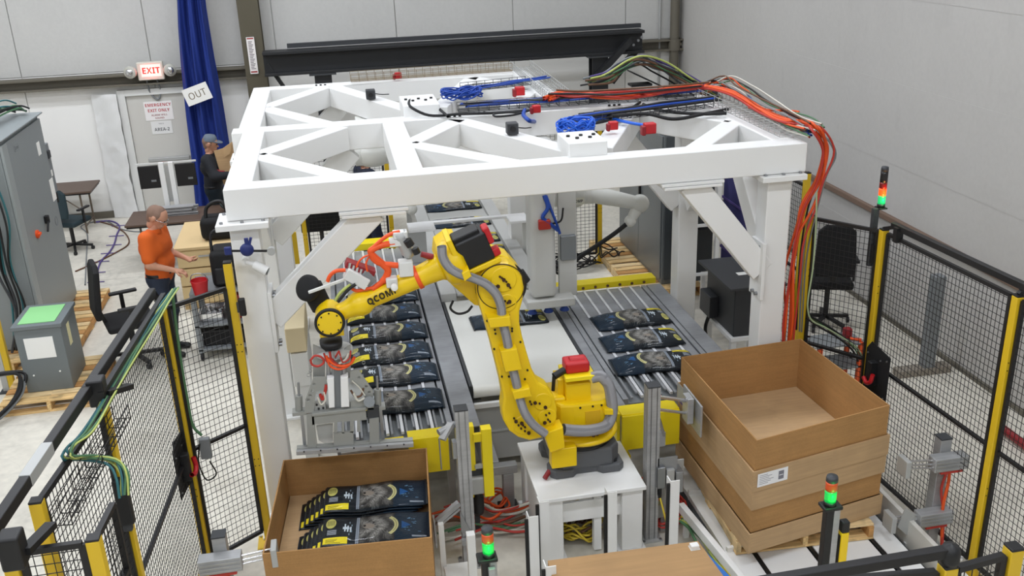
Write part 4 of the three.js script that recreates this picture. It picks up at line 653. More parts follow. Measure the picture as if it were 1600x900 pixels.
  part(o, 'filter_bowl', lat(fp(641, 402), [[0, 0], [0.03, 0.005], [0.045, 0.04], [0.045, 0.15], [0.05, 0.16], [0.05, 0.2], [0, 0.2]], 24, [-0.35, 1, 0]), M.aluDull); part(o, 'valve_head', [cb(fp(625, 366), [0.1, 0.05, 0.08], 0.008), cb(fp(618, 378), [0.09, 0.05, 0.08], 0.008)], M.whiteDull); part(o, 'gauge', lat(fp(616, 448, 0.1), [[0, 0.03], [0.022, 0.03], [0.025, 0.02], [0.025, 0]], 20, [0, 0, 1]), M.paper);
  part(o, 'regulator', [cb(fp(634, 418, 0.03), [0.1, 0.11, 0.1], 0.01), cb(fp(612, 440, 0.04), [0.08, 0.07, 0.08], 0.01)], M.whiteDull); part(o, 'regulator_knob', [cy(fp(636, 375, 0.06), fp(642, 384, 0.06), 0.03), cy(fp(648, 388, 0.05), fp(652, 396, 0.05), 0.026)], M.black);
  part(o, 'silencer', cy(fp(658, 397), fp(676, 402), 0.02, 0.024), M.redDark);
  const orange = (px, r = 0.012) => part(o, 'air_hose', tb(px.map(([x, y, d]) => fp(x, y, d || 0.02)), r, px.length * 8), M.orange, 'orange air hose');
  orange([[625, 362], [610, 366], [595, 376], [585, 385], [577, 392], [580, 400]], 0.014); orange([[617, 380], [602, 382], [590, 386], [580, 393], [583, 404], [595, 412], [612, 414], [622, 415]], 0.022); orange([[578, 395], [586, 403], [598, 413], [606, 422], [604, 432], [598, 440]], 0.026);
  orange([[578, 398], [568, 402], [560, 410], [557, 418]], 0.007); orange([[576, 402], [572, 412], [574, 424]], 0.007); orange([[540, 422], [524, 424], [515, 432], [512, 440]], 0.014); orange([[598, 440], [590, 446], [582, 452]], 0.02); orange([[590, 448], [570, 452], [556, 454], [548, 450]], 0.012);
  part(o, 'signal_cable', tb([[548, 445], [538, 452], [530, 460], [524, 470]].map(([x, y]) => fp(x, y, 0.03)), 0.012), M.limeCable); part(o, 'signal_cable', tb([[556, 444], [545, 452], [536, 462], [528, 472]].map(([x, y]) => fp(x, y, 0.05)), 0.012), M.black);
  part(o, 'cable_disc', lat(gz(486, 451, zA - 0.12), [[0, 0], [0.08, 0], [0.095, 0.02], [0.095, 0.05], [0.07, 0.07], [0, 0.07]], 28, [-0.55, 0.45, 0.7]).scale(1, 1, 1), M.blackMatt, 'black plastic disc'); part(o, 'disc_body', cy(gz(486, 447, zA - 0.14), gz(503, 480, zA - 0.14), 0.08, 0.075), M.blackMatt); part(o, 'support_rod', bar(gz(482, 457, zA), gz(540, 436, zA), 0.02, 0.02, 0.004), M.whiteDull);
  settle(o);
}
// ================================================================ bag gripper under the wrist
{
  const o = thing('bag_gripper', 'aluminium fork gripper hanging from the robot wrist', 'gripper'), z = -6.3, A = M.gripGrey, g = (x, y, d = 0) => gz(x, y, z + d);
  const f0 = gz(522, 552, -6.42);
  part(o, 'mount_flange', [lat(f0, [[0.03, 0], [0.13, 0], [0.135, 0.01], [0.135, 0.035], [0.1, 0.045], [0.03, 0.045]], 36)], M.aluDull);
  part(o, 'mount_plate', plateZ([[489, 540], [508, 548], [508, 595], [489, 592]], z - 0.06, 0.03), A); part(o, 'mount_plate', plateZ([[536, 548], [548, 540], [548, 590], [536, 592]], z - 0.06, 0.03), A);
  part(o, 'cylinder', cy(g(524, 556, -0.05), g(524, 596, -0.05), 0.03, 0.03), M.alu); part(o, 'cylinder', cy(g(537, 556, -0.05), g(537, 592, -0.05), 0.02, 0.02), M.alu); part(o, 'cylinder', cy(g(513, 556, -0.05), g(513, 592, -0.05), 0.016, 0.016), M.alu);
  part(o, 'column_bar', plateZ([[511, 592], [522, 591], [523, 637], [514, 638]], z + 0.02, 0.12, [], 0.006), M.white); part(o, 'column_bar', plateZ([[532, 590], [544, 589], [546, 636], [533, 637]], z + 0.02, 0.12, [], 0.006), M.white); part(o, 'column_core', plateZ([[521, 575], [534, 574], [535, 637], [523, 638]], z - 0.02, 0.06), M.grey);
  const hole = (px, py, r) => { const c = g(px, py); return [c[0], c[1], r]; };
  for (const d of [0, -0.4]) {
    part(o, 'side_plate', plateZ([[490, 590], [509, 589], [512, 606], [494, 612], [490, 645], [476, 646], [477, 626]], z + d, 0.014, [hole(490.5, 600, 0.01), hole(488, 611, 0.012), hole(484.5, 618, 0.012), hole(481.5, 625, 0.013)]), A);
    part(o, 'side_plate', plateZ([[547, 580], [560, 578], [583, 611], [584, 640], [548, 641], [548, 628], [570, 622], [558, 600], [547, 600]], z + d, 0.014, [hole(561, 590, 0.012), hole(572, 604, 0.012), hole(577, 613, 0.012)]), A);
  }
  part(o, 'valve_block', plateZ([[491, 626], [508, 624], [510, 642], [491, 643]], z - 0.02, 0.1, [], 0.004), M.aluDull); part(o, 'valve_block', plateZ([[550, 626], [570, 624], [571, 640], [551, 641]], z - 0.02, 0.1, [], 0.004), M.aluDull);
  for (const [x, y] of [[495, 632], [502, 631], [498, 638], [505, 637], [556, 630], [564, 629], [560, 636]]) part(o, 'screw', bolt(g(x, y, -0.02), [0, 0, 1], 0.008, 0.012), M.black);
  part(o, 'rotary_knob', cy(g(577, 628, 0.0), g(577, 628, 0.04), 0.04), M.grey);
  const cp = [[487, 645], [571, 636], [573, 656], [563, 657], [563, 675], [558, 675], [558, 657], [553, 657.5], [553, 676], [547, 676], [547, 658], [538, 659], [538, 677], [534, 677], [534, 659], [527, 659.5], [527, 677], [522, 677], [522, 660], [488, 664]];
  part(o, 'comb_plate', plateZ(cp, z + 0.01, 0.02), A); part(o, 'head_plate', bx(g(487, 645)[0], g(573, 640)[0], g(530, 642)[1] - 0.012, g(530, 642)[1] + 0.012, z - 0.42, z + 0.02, 0.004), A);
  for (const pts of [[[479, 648], [490, 646], [495, 706], [481, 708]], [[521, 677], [552, 674], [553, 702], [522, 705]], [[577, 655], [592, 653], [593, 698], [578, 700]]]) part(o, 'drop_plate', plateZ(pts, z + 0.01, 0.02), M.gripGrey);
  part(o, 'corner_block', plateZ([[573, 637], [592, 635], [594, 660], [575, 662]], z + 0.0, 0.09, [], 0.006), M.darkGrey); part(o, 'corner_block', plateZ([[479, 646], [487, 645], [488, 668], [480, 669]], z + 0.0, 0.09, [], 0.006), M.brownCable);
  for (const [x, y0, y1, y2] of [[467, 616, 642, 694], [590, 606, 634, 690]]) { part(o, 'cylinder', cy(g(x, y0 + 2, -0.05), g(x, y1, -0.05), 0.026), A); part(o, 'rod', cy(g(x - 1, y0 - 18, -0.05), g(x, y0 + 2, -0.05), 0.009), M.steel); part(o, 'guide_leg', bar(g(x + 4, y1, -0.05), g(x + 9, y2, -0.05), 0.022, 0.022), M.steel); part(o, 'cylinder_foot', cb(g(x + 1, y1 + 1, -0.05), [0.1, 0.025, 0.08]), A); }
  const r0 = g(463, 707), r1 = g(646, 693);
  part(o, 'base_rail', bar(g(463, 707, 0.03), g(646, 694, 0.03), 0.03, 0.035, 0.003), M.alu); part(o, 'base_rail', bar(g(464, 701, -0.02), g(645, 688, -0.02), 0.05, 0.03, 0.003), A); part(o, 'base_rail', bar(g(464, 701, -0.4), g(645, 688, -0.4), 0.05, 0.03, 0.003), A);
  part(o, 'side_rail', bar(g(470, 702, -0.02), g(470, 702, -0.42), 0.03, 0.03), A); part(o, 'side_rail', bar(g(600, 692, -0.02), g(600, 692, -0.42), 0.03, 0.03), A);
  for (let i = 0; i < 7; i++) part(o, 'screw', bolt(g(475 + i * 26, 705.5 - i * 1.9, 0.045), [0, 0, 1], 0.006, 0.006), M.steelBlack);
  part(o, 'foil_piece', plateZ([[494, 665], [520, 662], [520, 690], [508, 694], [498, 688]], z - 0.1, 0.01), M.whiteDull);
  const hose = (px, m, r = 0.009, d = 0.03) => part(o, 'air_hose', tb(px.map(([x, y]) => g(x, y, d)), r, px.length * 8), m);
  hose([[486, 562], [492, 556], [502, 558], [506, 566], [498, 572], [488, 570], [485, 562]], M.redCable, 0.008); hose([[512, 560], [520, 568], [534, 572], [548, 568], [554, 558]], M.orange, 0.011); hose([[510, 556], [516, 572], [530, 577], [545, 571], [552, 560]], M.orange, 0.008); hose([[506, 552], [512, 566], [522, 560], [530, 548]], M.redCable, 0.007); hose([[530, 550], [536, 566], [546, 560], [548, 548]], M.redCable, 0.006, 0.05); hose([[520, 548], [524, 562], [532, 556]], M.steel, 0.007, 0.05); hose([[496, 620], [502, 632], [508, 626], [506, 612]], M.whiteCable, 0.007, 0.01); hose([[552, 614], [560, 626], [570, 622]], M.whiteCable, 0.009, 0.01); hose([[515, 550], [518, 562], [527, 570]], M.redCable); hose([[545, 552], [540, 562], [530, 568]], M.whiteCable); hose([[500, 616], [504, 624], [508, 612], [510, 600]], M.redCable, 0.012, 0.0); hose([[548, 610], [556, 620], [564, 618], [568, 606]], M.brownCable, 0.008, 0.0); hose([[550, 595], [562, 606], [570, 618]], M.whiteCable, 0.005, 0.01);
  settle(o);
}
// ================================================================ pallets and cartons
function quadWall(c, y0, y1, t) {                                     // four upright sheets along the quad c (x, z), outside at c
  const out = [], cx = c.reduce((s, p) => s + p[0], 0) / 4, cz = c.reduce((s, p) => s + p[1], 0) / 4;
  const inn = c.map(([x, z]) => { const dx = cx - x, dz = cz - z; return [x + Math.sign(dx) * t, z + Math.sign(dz) * t]; });
  for (let i = 0; i < 4; i++) { const j = (i + 1) % 4; out.push(prism([c[i], c[j], inn[j], inn[i]], y0, y1)); }
  return out;
}
function prism(q, y0, y1) {                                           // vertical prism over a polygon of (x, z)
  const pts = q.map(([x, z]) => [z, x]); if (THREE.ShapeUtils.area(pts.map(([a, b]) => new THREE.Vector2(a, b))) < 0) pts.reverse();
  return plate([0, y0, 0], [0, 0, 1], [1, 0, 0], pts, y1 - y0);
}
const grow = (c, d) => { const cx = c.reduce((s, p) => s + p[0], 0) / 4, cz = c.reduce((s, p) => s + p[1], 0) / 4; return c.map(([x, z]) => [x + Math.sign(x - cx) * d, z + Math.sign(z - cz) * d]); };
function pallet(label, cx, cz, w, d, y, turn, group) {                // w along x, d along z, boards along x
  const o = thing('wooden_pallet', label, 'pallet', group), mats = [M.wood, M.woodPale, M.woodDark];
  const n = Math.round(d / 0.135);
  for (let i = 0; i < n; i++) { const z = -d / 2 + (i + 0.5) * (d / n); part(o, 'board', bx(-w / 2, w / 2, 0.112, 0.13, z - 0.055, z + 0.055, 0.003), mats[i % 3]); }
  for (const k of [-1, 0, 1]) part(o, 'stringer', bx(k * (w / 2 - 0.022) - 0.02, k * (w / 2 - 0.022) + 0.02, 0.018, 0.112, -d / 2, d / 2, 0.003), mats[k + 1]);
  for (const z of [-d / 2 + 0.06, 0, d / 2 - 0.06]) part(o, 'board', bx(-w / 2, w / 2, 0, 0.018, z - 0.06, z + 0.06, 0.002), mats[1]);
  o.position.set(cx, y, cz); o.rotation.y = turn; return o;
}
const STK = [[2.63, -6.95], [3.74, -7.03], [3.83, -5.77], [2.67, -5.53]], SY = 0.06;
{
  const deck = thing('pallet_conveyor', 'white pallet conveyor deck with black strips under the carton stack', 'conveyor');
  part(deck, 'frame', bx(2.55, 3.97, 0.02, 0.13, -7.0, -4.95), M.darkGrey);
  for (const [a, b] of [[2.58, 2.77], [2.81, 3.2], [3.25, 3.7], [3.75, 3.92]]) part(deck, 'deck_plate', bx(a, b, 0.13, 0.18, -7.0, -4.95, 0.004), M.white);
  for (const x of [2.79, 3.225, 3.725]) part(deck, 'chain_strip', bx(x - 0.015, x + 0.015, 0.13, 0.185, -7.0, -4.95), M.black);
  part(deck, 'side_rail', bx(3.99, 4.03, 0, 0.34, -6.96, -4.9, 0.004), std(0xcfccc4, 0.5)); part(deck, 'side_rail', bx(4.05, 4.08, 0, 0.16, -6.96, -4.9, 0.004), M.white);
  settle(deck);
  const p = pallet('weathered wooden pallet under the stack of cartons', 3.22, -6.33, 1.1, 1.34, 0.186, 0.0);
  p.rotation.y = -0.05;
  const tray = (label, y0, y1, out, m, name = 'carton_tray', sleeve = false) => { const o = thing(name, label, 'carton', 'collapsed cartons in the stack'); const q = grow(STK, out); y0 += SY; y1 += SY; for (const g of quadWall(q, y0, y1, 0.012)) part(o, 'side', g, m); if (!sleeve) part(o, 'panel', prism(grow(STK, out - 0.013), y0 + 0.02, y0 + 0.04), M.card); return o; };
  settle(tray('pale cardboard carton lid lying directly on the pallet', 0.262, 0.43, 0.02, M.cardPale));
  settle(tray('brown carton wall second from the bottom of the stack', 0.432, 0.63, 0.0, M.card, 'brown_carton'));
  settle(tray('pale carton lid in the middle of the carton stack', 0.632, 0.79, 0.014, M.cardPale));
  const t3 = tray('pale carton lid with white label under the open carton', 0.792, 0.96, 0.02, M.cardPale, 'carton_tray', true);
  // label and purple print on the lid
  const f = grow(STK, 0.02), u = V(f[2][0] - f[3][0], 0, f[2][1] - f[3][1]).normalize();
  const at = (s, y, off) => [f[3][0] + u.x * s - u.z * -off * -1 * -1, y, f[3][1] + u.z * s + u.x * off];
  const lab = flat(new THREE.PlaneGeometry(0.26, 0.11)).applyMatrix4(new THREE.Matrix4().makeBasis(u, V(0, 1, 0), V(-u.z, 0, u.x))).translate(...at(0.17, 0.88 + SY, 0.004));
  part(t3, 'shipping_label', lab, std(0xffffff, 0.7, 0, { map: canvasTex(260, 110, (g, w, h) => { g.fillStyle = '#efeff0'; g.fillRect(0, 0, w, h); g.fillStyle = '#9a9aa2'; for (let i = 0; i < 6; i++) g.fillRect(16, 16 + i * 14, 70 + (i * 37) % 60, 5); g.fillStyle = '#7a7a84'; g.fillRect(180, 20, 46, 70); g.fillStyle = '#efeff0'; g.fillRect(186, 52, 34, 6); }) }), 'white shipping label', true);
  const a = f[0], b = f[3], sd = V(b[0] - a[0], 0, b[1] - a[1]).normalize();
  part(t3, 'tape', bar([a[0] - 0.004, 0.96, a[1] + 0.02], [a[0] + sd.x * 0.12 - 0.004, 0.96, a[1] + sd.z * 0.12 + 0.02], 0.003, 0.14), M.aluDull); part(t3, 'purple_mark', bar([a[0] - 0.004, 0.88, a[1] + 0.02], [a[0] + sd.x * 0.14 - 0.004, 0.88, a[1] + sd.z * 0.14 + 0.02], 0.003, 0.02), M.purple);
  settle(t3);
  const top = thing('open_carton', 'empty open cardboard carton on top of the stack', 'carton');
  for (const g of quadWall(grow(STK, 0), 0.8, 1.265, 0.009)) part(top, 'side', g, M.card);
  part(top, 'bottom', prism(grow(STK, -0.012), 0.8, 0.81), M.cardPale); settle(top);
}
// filled carton
const FBOX = [[-0.68, -6.77], [0.435, -6.68], [0.345, -5.5], [-0.78, -5.58]];
{
  pallet('wooden pallet under the filled carton', -0.17, -6.14, 1.1, 1.16, 0.1, -0.08);
  const dk = thing('carton_lift_table', 'dark steel table under the pallet of the filled carton', 'table'); part(dk, 'deck', bx(-0.7, 0.36, 0.06, 0.095, -6.7, -5.6), M.darkGrey); for (const x of [-0.6, 0.26]) for (const z of [-6.6, -5.7]) part(dk, 'leg', bx(x - 0.03, x + 0.03, 0, 0.06, z - 0.03, z + 0.03), M.darkGrey); settle(dk);
  const o = thing('filled_carton', 'open cardboard carton holding two fanned rows of bags', 'carton');
  for (const g of quadWall(FBOX, 0.235, 0.865, 0.01)) part(o, 'side', g, M.card);
  part(o, 'bottom', prism(grow(FBOX, -0.012), 0.235, 0.25), M.card); part(o, 'layer_sheet', prism(grow(FBOX, -0.016), 0.535, 0.542), M.cardPale); part(o, 'corner_post', [...[[-0.62, -6.7], [0.36, -6.62], [0.28, -5.58], [-0.7, -5.66]].map(([x, z]) => bx(x - 0.02, x + 0.02, 0.25, 0.535, z - 0.02, z + 0.02))], M.card); settle(o);
  [[[-0.1, -6.38], 'back'], [[-0.12, -5.95], 'front']].forEach(([[x, z], w], r) => {
    for (let k = 0; k < 6; k++) { const q = bag(k === 5 ? (r ? 'topmost bag of the row at the near wall of the carton' : 'topmost bag of the row at the gripper side of the carton') : (r ? 'bag in the fanned row at the near wall of the carton' : 'bag in the fanned row at the gripper side of the carton'), k === 5 ? null : `fanned bags in the carton, row by the ${w} wall`, [x - 0.09 + k * 0.038, 0.545 + k * 0.0235, z - 0.02], -0.07 - (r ? 0.02 : 0) , k, true); q.scale.y = 0.45; }
  });
}
// cardboard sheets on the near magazine
{
  const q = [[1.12, -5.4], [2.2, -5.37], [2.28, -4.1], [1.06, -4.1]];
  for (let k = 0; k < 5; k++) { const o = thing('cardboard_sheet', k === 4 ? 'topmost flat brown cardboard sheet in front of the pedestal' : 'flat cardboard sheet stacked in the magazine under the topmost one', 'cardboard', k === 4 ? null : 'flat cardboard sheets in the magazine'); part(o, 'sheet', prism(grow(q, -(k % 2) * 0.006), 0.56 + k * 0.011, 0.57 + k * 0.011), k === 4 ? M.slabCard : M.card); settle(o); }
  const b = thing('sheet_magazine', 'white steel magazine holding the flat cardboard sheets', 'magazine'); part(b, 'deck', bx(1.12, 2.2, 0.5, 0.555, -5.35, -4.1), M.white); for (const x of [1.16, 2.1]) for (const z of [-5.3, -4.2]) part(b, 'leg', bx(x - 0.03, x + 0.03, 0, 0.5, z - 0.03, z + 0.03), M.white); settle(b);
  const st = thing('blue_strip', 'blue plastic strip along the edge of the cardboard sheets', 'strip'); const p0 = gy(1094, 862, 0.56), p1 = gy(1120, 899, 0.56); part(st, 'strip', bar(p0, [p1[0] + 0.25, 0.56, p1[2] + 1.0], 0.06, 0.012), std(0x2a6fc0, 0.5)); settle(st);
  const tag = thing('white_tag', 'small white block at the corner of the topmost cardboard sheet', 'block'); const c = gy(1085, 853, 0.63); part(tag, 'body', cb(c, [0.06, 0.03, 0.05], 0.006), M.white); part(tag, 'base', cb([c[0], c[1] - 0.016, c[2]], [0.07, 0.006, 0.06]), M.whiteDull); settle(tag);
  // guide uprights with black strips
  const up = (label, px, top, h, flip) => { const p = gy(px, top, h), o2 = thing('guide_upright', label, 'upright'); const s = flip ? -1 : 1; part(o2, 'angle', [bx(p[0], p[0] + s * 0.07, 0.0, h, p[2] - 0.004, p[2] + 0.004), bx(p[0] - 0.004, p[0] + 0.004, 0, h, p[2] - 0.08, p[2])], M.white); part(o2, 'rubber_strip', bx(p[0] - s * 0.03, p[0] - s * 0.004, 0.02, h - 0.02, p[2] - 0.01, p[2] + 0.004), M.black); settle(o2); };
  up('white angle upright with black strip between the pedestal legs', 950, 770, 0.72); up('white angle upright with black strip beside the carton stack', 1048, 752, 0.8); up('white angle upright with black strip at the pedestal corner', 843, 785, 0.75); up('short white angle upright at the corner of the cardboard sheets', 853, 886, 0.68); up('white angle upright left of the pedestal, near the stack light', 826, 808, 0.75);
  // white steel rails along the floor
  const rl = thing('floor_rail', 'white steel channel rail running past the carton stack', 'rail'); const a = gy(1064, 792, 0.22), e = gy(1153, 900, 0.22), dd = [e[0] - a[0], 0, e[2] - a[2]]; const e2 = [a[0] + dd[0] * 2.2, 0.22, a[2] + dd[2] * 2.2];
  part(rl, 'channel', [bar(a, e2, 0.05, 0.08, 0.004)], M.white); part(rl, 'cross_piece', [bar(gy(1075, 775, 0.16), gy(1120, 772, 0.16), 0.03, 0.12, 0.003)], M.white); part(rl, 'cross_piece', bar(gy(1135, 865, 0.16), gy(1185, 855, 0.16), 0.03, 0.12, 0.003), M.white); for (const t of [0.05, 0.6, 0.95]) part(rl, 'leg', bx(a[0] + (e2[0] - a[0]) * t - 0.02, a[0] + (e2[0] - a[0]) * t + 0.02, 0, 0.18, a[2] + (e2[2] - a[2]) * t - 0.02, a[2] + (e2[2] - a[2]) * t + 0.02), M.white); settle(rl);
  cableRun('yellow_cable_bundle', 'bundle of yellow and green cables along the white floor rail', [[1068, 815], [1082, 828], [1100, 850], [1120, 875], [1140, 900], [1170, 940]].map(([x, y]) => gy(x, y, 0.12)), 9, 0.1, 0.012, [M.yellowCable, M.limeCable, M.greenCable], 41);
  const pc = thing('guard_panel', 'brown carton guard strip beside the filled carton', 'panel'); const g0 = gz(672, 842, -5.5), g1 = gz(684, 900, -5.5);
  part(pc, 'edge', bx(0.42, 0.46, 0.2, 0.7, -5.9, -5.86), M.whiteDull); part(pc, 'upright', bx(0.6, 0.66, 0.0, 0.72, -5.72, -5.66, 0.004), M.whiteDull); part(pc, 'foot', bx(0.4, 0.7, 0, 0.02, -5.95, -5.6), M.whiteDull); part(pc, 'edge', bx(0.44, 0.62, 0.3, 0.34, -5.88, -5.68), M.whiteDull); settle(pc);
}
// cables on the floor around the pedestal
cableRun('floor_cable_bundle', 'orange and red cables on the floor left of the pedestal', [[690, 812], [730, 806], [770, 818], [800, 812], [830, 800]].map(([x, y]) => gy(x, y, 0.04)), 9, 0.22, 0.012, [M.orangeCable, M.redCable, M.whiteCable, M.brownCable], 51);
cableRun('pale_cable_bundle', 'white and green cables on the floor behind the stack light', [[700, 845], [750, 832], [790, 838], [830, 828]].map(([x, y]) => gy(x, y, 0.03)), 6, 0.16, 0.011, [M.whiteCable, M.greenCable, M.redCable], 52);
coil('orange_cable_coil', 'orange cable coiled on the floor beside the gear motor', gy(775, 795, 0.02), 0.14, 9, 3, M.orangeCable, 53); coil('yellow_cable_coil', 'tangled yellow cables under the pedestal', gy(905, 830, 0.02), 0.2, 9, 8, M.yellowCable, 54); coil('black_cable_coil', 'thick black cable looped under the pedestal', gy(912, 835, 0.02), 0.17, 9, 3, M.brownCable, 55);
coil('red_cable_coil', 'tangled red cables right of the pedestal', gy(1040, 812, 0.02), 0.2, 9, 7, M.redCable, 56); coil('red_hose_coil', 'bright red hose wound up behind the pedestal', gy(1022, 775, 0.12), 0.14, 9, 5, M.orangeCable, 57); coil('yellow_wire_coil', 'loop of yellow cable hanging by the aluminium post', gy(1012, 800, 0.15), 0.12, 9, 3, M.yellowCable, 58);
{
  const v = thing('valve_terminal', 'steel valve terminal boxes beside the carton stack', 'valve'), c = gz(1045, 735, -6.25);
  for (const [i, m] of [[0, M.steel], [1, M.aluDull], [2, M.steel]]) { part(v, 'valve', bx(c[0] - 0.1 + i * 0.075, c[0] - 0.035 + i * 0.075, c[1] - 0.14 - i * 0.03, c[1] + 0.05 - i * 0.03, -6.34, -6.22, 0.006), m); part(v, 'connector', cy([c[0] - 0.07 + i * 0.075, c[1] - 0.14 - i * 0.03, -6.26], [c[0] - 0.07 + i * 0.075, c[1] - 0.24, -6.26], 0.018), M.black); }
  part(v, 'leg', bx(c[0] - 0.02, c[0] + 0.02, 0, c[1] - 0.1, -6.4, -6.35), M.aluDull); part(v, 'back_plate', bx(c[0] - 0.12, c[0] + 0.16, c[1] - 0.2, c[1] + 0.02, -6.36, -6.345), M.aluDull);
  part(v, 'wire', tb([[c[0] - 0.07, c[1] - 0.22, -6.26], [c[0] - 0.05, c[1] - 0.35, -6.2], [c[0], 0.05, -6.15]], 0.008), M.yellowCable); settle(v);
}
// ================================================================ safety fence
const FH = 2.3, fenceMat = std(0x1f1e1f, 0.5, 0.15);
function fencePost(label, [x, z], h = FH, group, w = 0.06) {
  const o = thing('fence_post', label, 'fence post', group);
  part(o, 'tube', bx(x - w / 2, x + w / 2, 0.012, h - 0.012, z - w / 2, z + w / 2, 0.006), M.fenceYellow); part(o, 'cap', bx(x - w / 2, x + w / 2, h - 0.012, h, z - w / 2, z + w / 2, 0.004), M.black); part(o, 'base_plate', bx(x - 0.09, x + 0.09, 0, 0.012, z - 0.09, z + 0.09), M.fenceYellow);
  part(o, 'bolt', [[-0.07, -0.07], [0.07, 0.07]].map(([a, b]) => bolt([x + a, 0.012, z + b], [0, 1, 0], 0.01, 0.012)), M.steel);
  for (const y of [0.75, 1.75]) for (const d of [-0.015, 0.015]) for (const e of [0, 0.06]) part(o, 'hole', cy([x + d, y + e, z + w / 2 - 0.001], [x + d, y + e, z + w / 2 + 0.001], 0.005, 0.005, 8), M.black);
  return settle(o);
}
function fencePanel(label, A, B, { y0 = 0.14, y1 = FH - 0.03, mid = 1.12, gap = 0.05, pitch = [0.04, 0.05], wire = 0.0033 } = {}, group) {
  const o = thing('mesh_fence', label, 'fence', group), d = V(B[0] - A[0], 0, B[1] - A[1]), L = d.length(); d.normalize();
  const at = (s, y) => [A[0] + d.x * s, y, A[1] + d.z * s], a = gap, b = L - gap, T = 0.028;
  for (const s of [a, b]) part(o, 'side_frame', bar(at(s, y0), at(s, y1), T, T * 0.8), fenceMat);
  for (const y of mid ? [y0, mid, y1] : [y0, y1]) part(o, 'rail', bar(at(a, y), at(b, y), T, T * (y === mid ? 0.8 : 1)), fenceMat);
  const g = []; for (let s = a + pitch[0]; s < b - 0.01; s += pitch[0]) g.push(bar(at(s, y0), at(s, y1), wire)); for (let y = y0 + pitch[1]; y < y1 - 0.01; y += pitch[1]) g.push(bar(at(a, y), at(b, y), wire));
  stuff(part(o, 'wire_mesh', g, fenceMat, 'black wire mesh')); return settle(o);
}
const g2 = (px, py, h = FH) => { const p = gy(px, py, h); return [p[0], p[2]]; };
// left line of the cell
const Pn = g2(12, 857), Pm = g2(145, 838), P1 = g2(56, 780), P4 = g2(160, 632), PC = g2(252, 478), PD = [-0.9, -6.96];
fencePost('yellow fence post carrying the black sliding rail bracket', Pn); fencePost('yellow fence post beside the short front gate', Pm); fencePost('yellow fence post where the cable tray ends', P1); fencePost('yellow fence post with a black door switch', P4); fencePost('yellow fence post with a gate lock plate, cables tied on top', PC); fencePost('tall yellow fence post clamped to the white gantry column', PD, 2.47);
fencePanel('black wire mesh fence panel under the tray of green cables', P1, P4); fencePanel('black wire mesh gate panel between door switch and lock plate', P4, PC); fencePanel('black wire mesh fence panel next to the gantry column', PC, PD, { y1: 2.27 }); fencePanel('short black wire mesh gate between two yellow posts', Pn, Pm, { mid: 0 }); fencePanel('black wire mesh fence panel from the short gate to the door switch', Pm, g2(181, 779, 2.27), { mid: 1.9 });
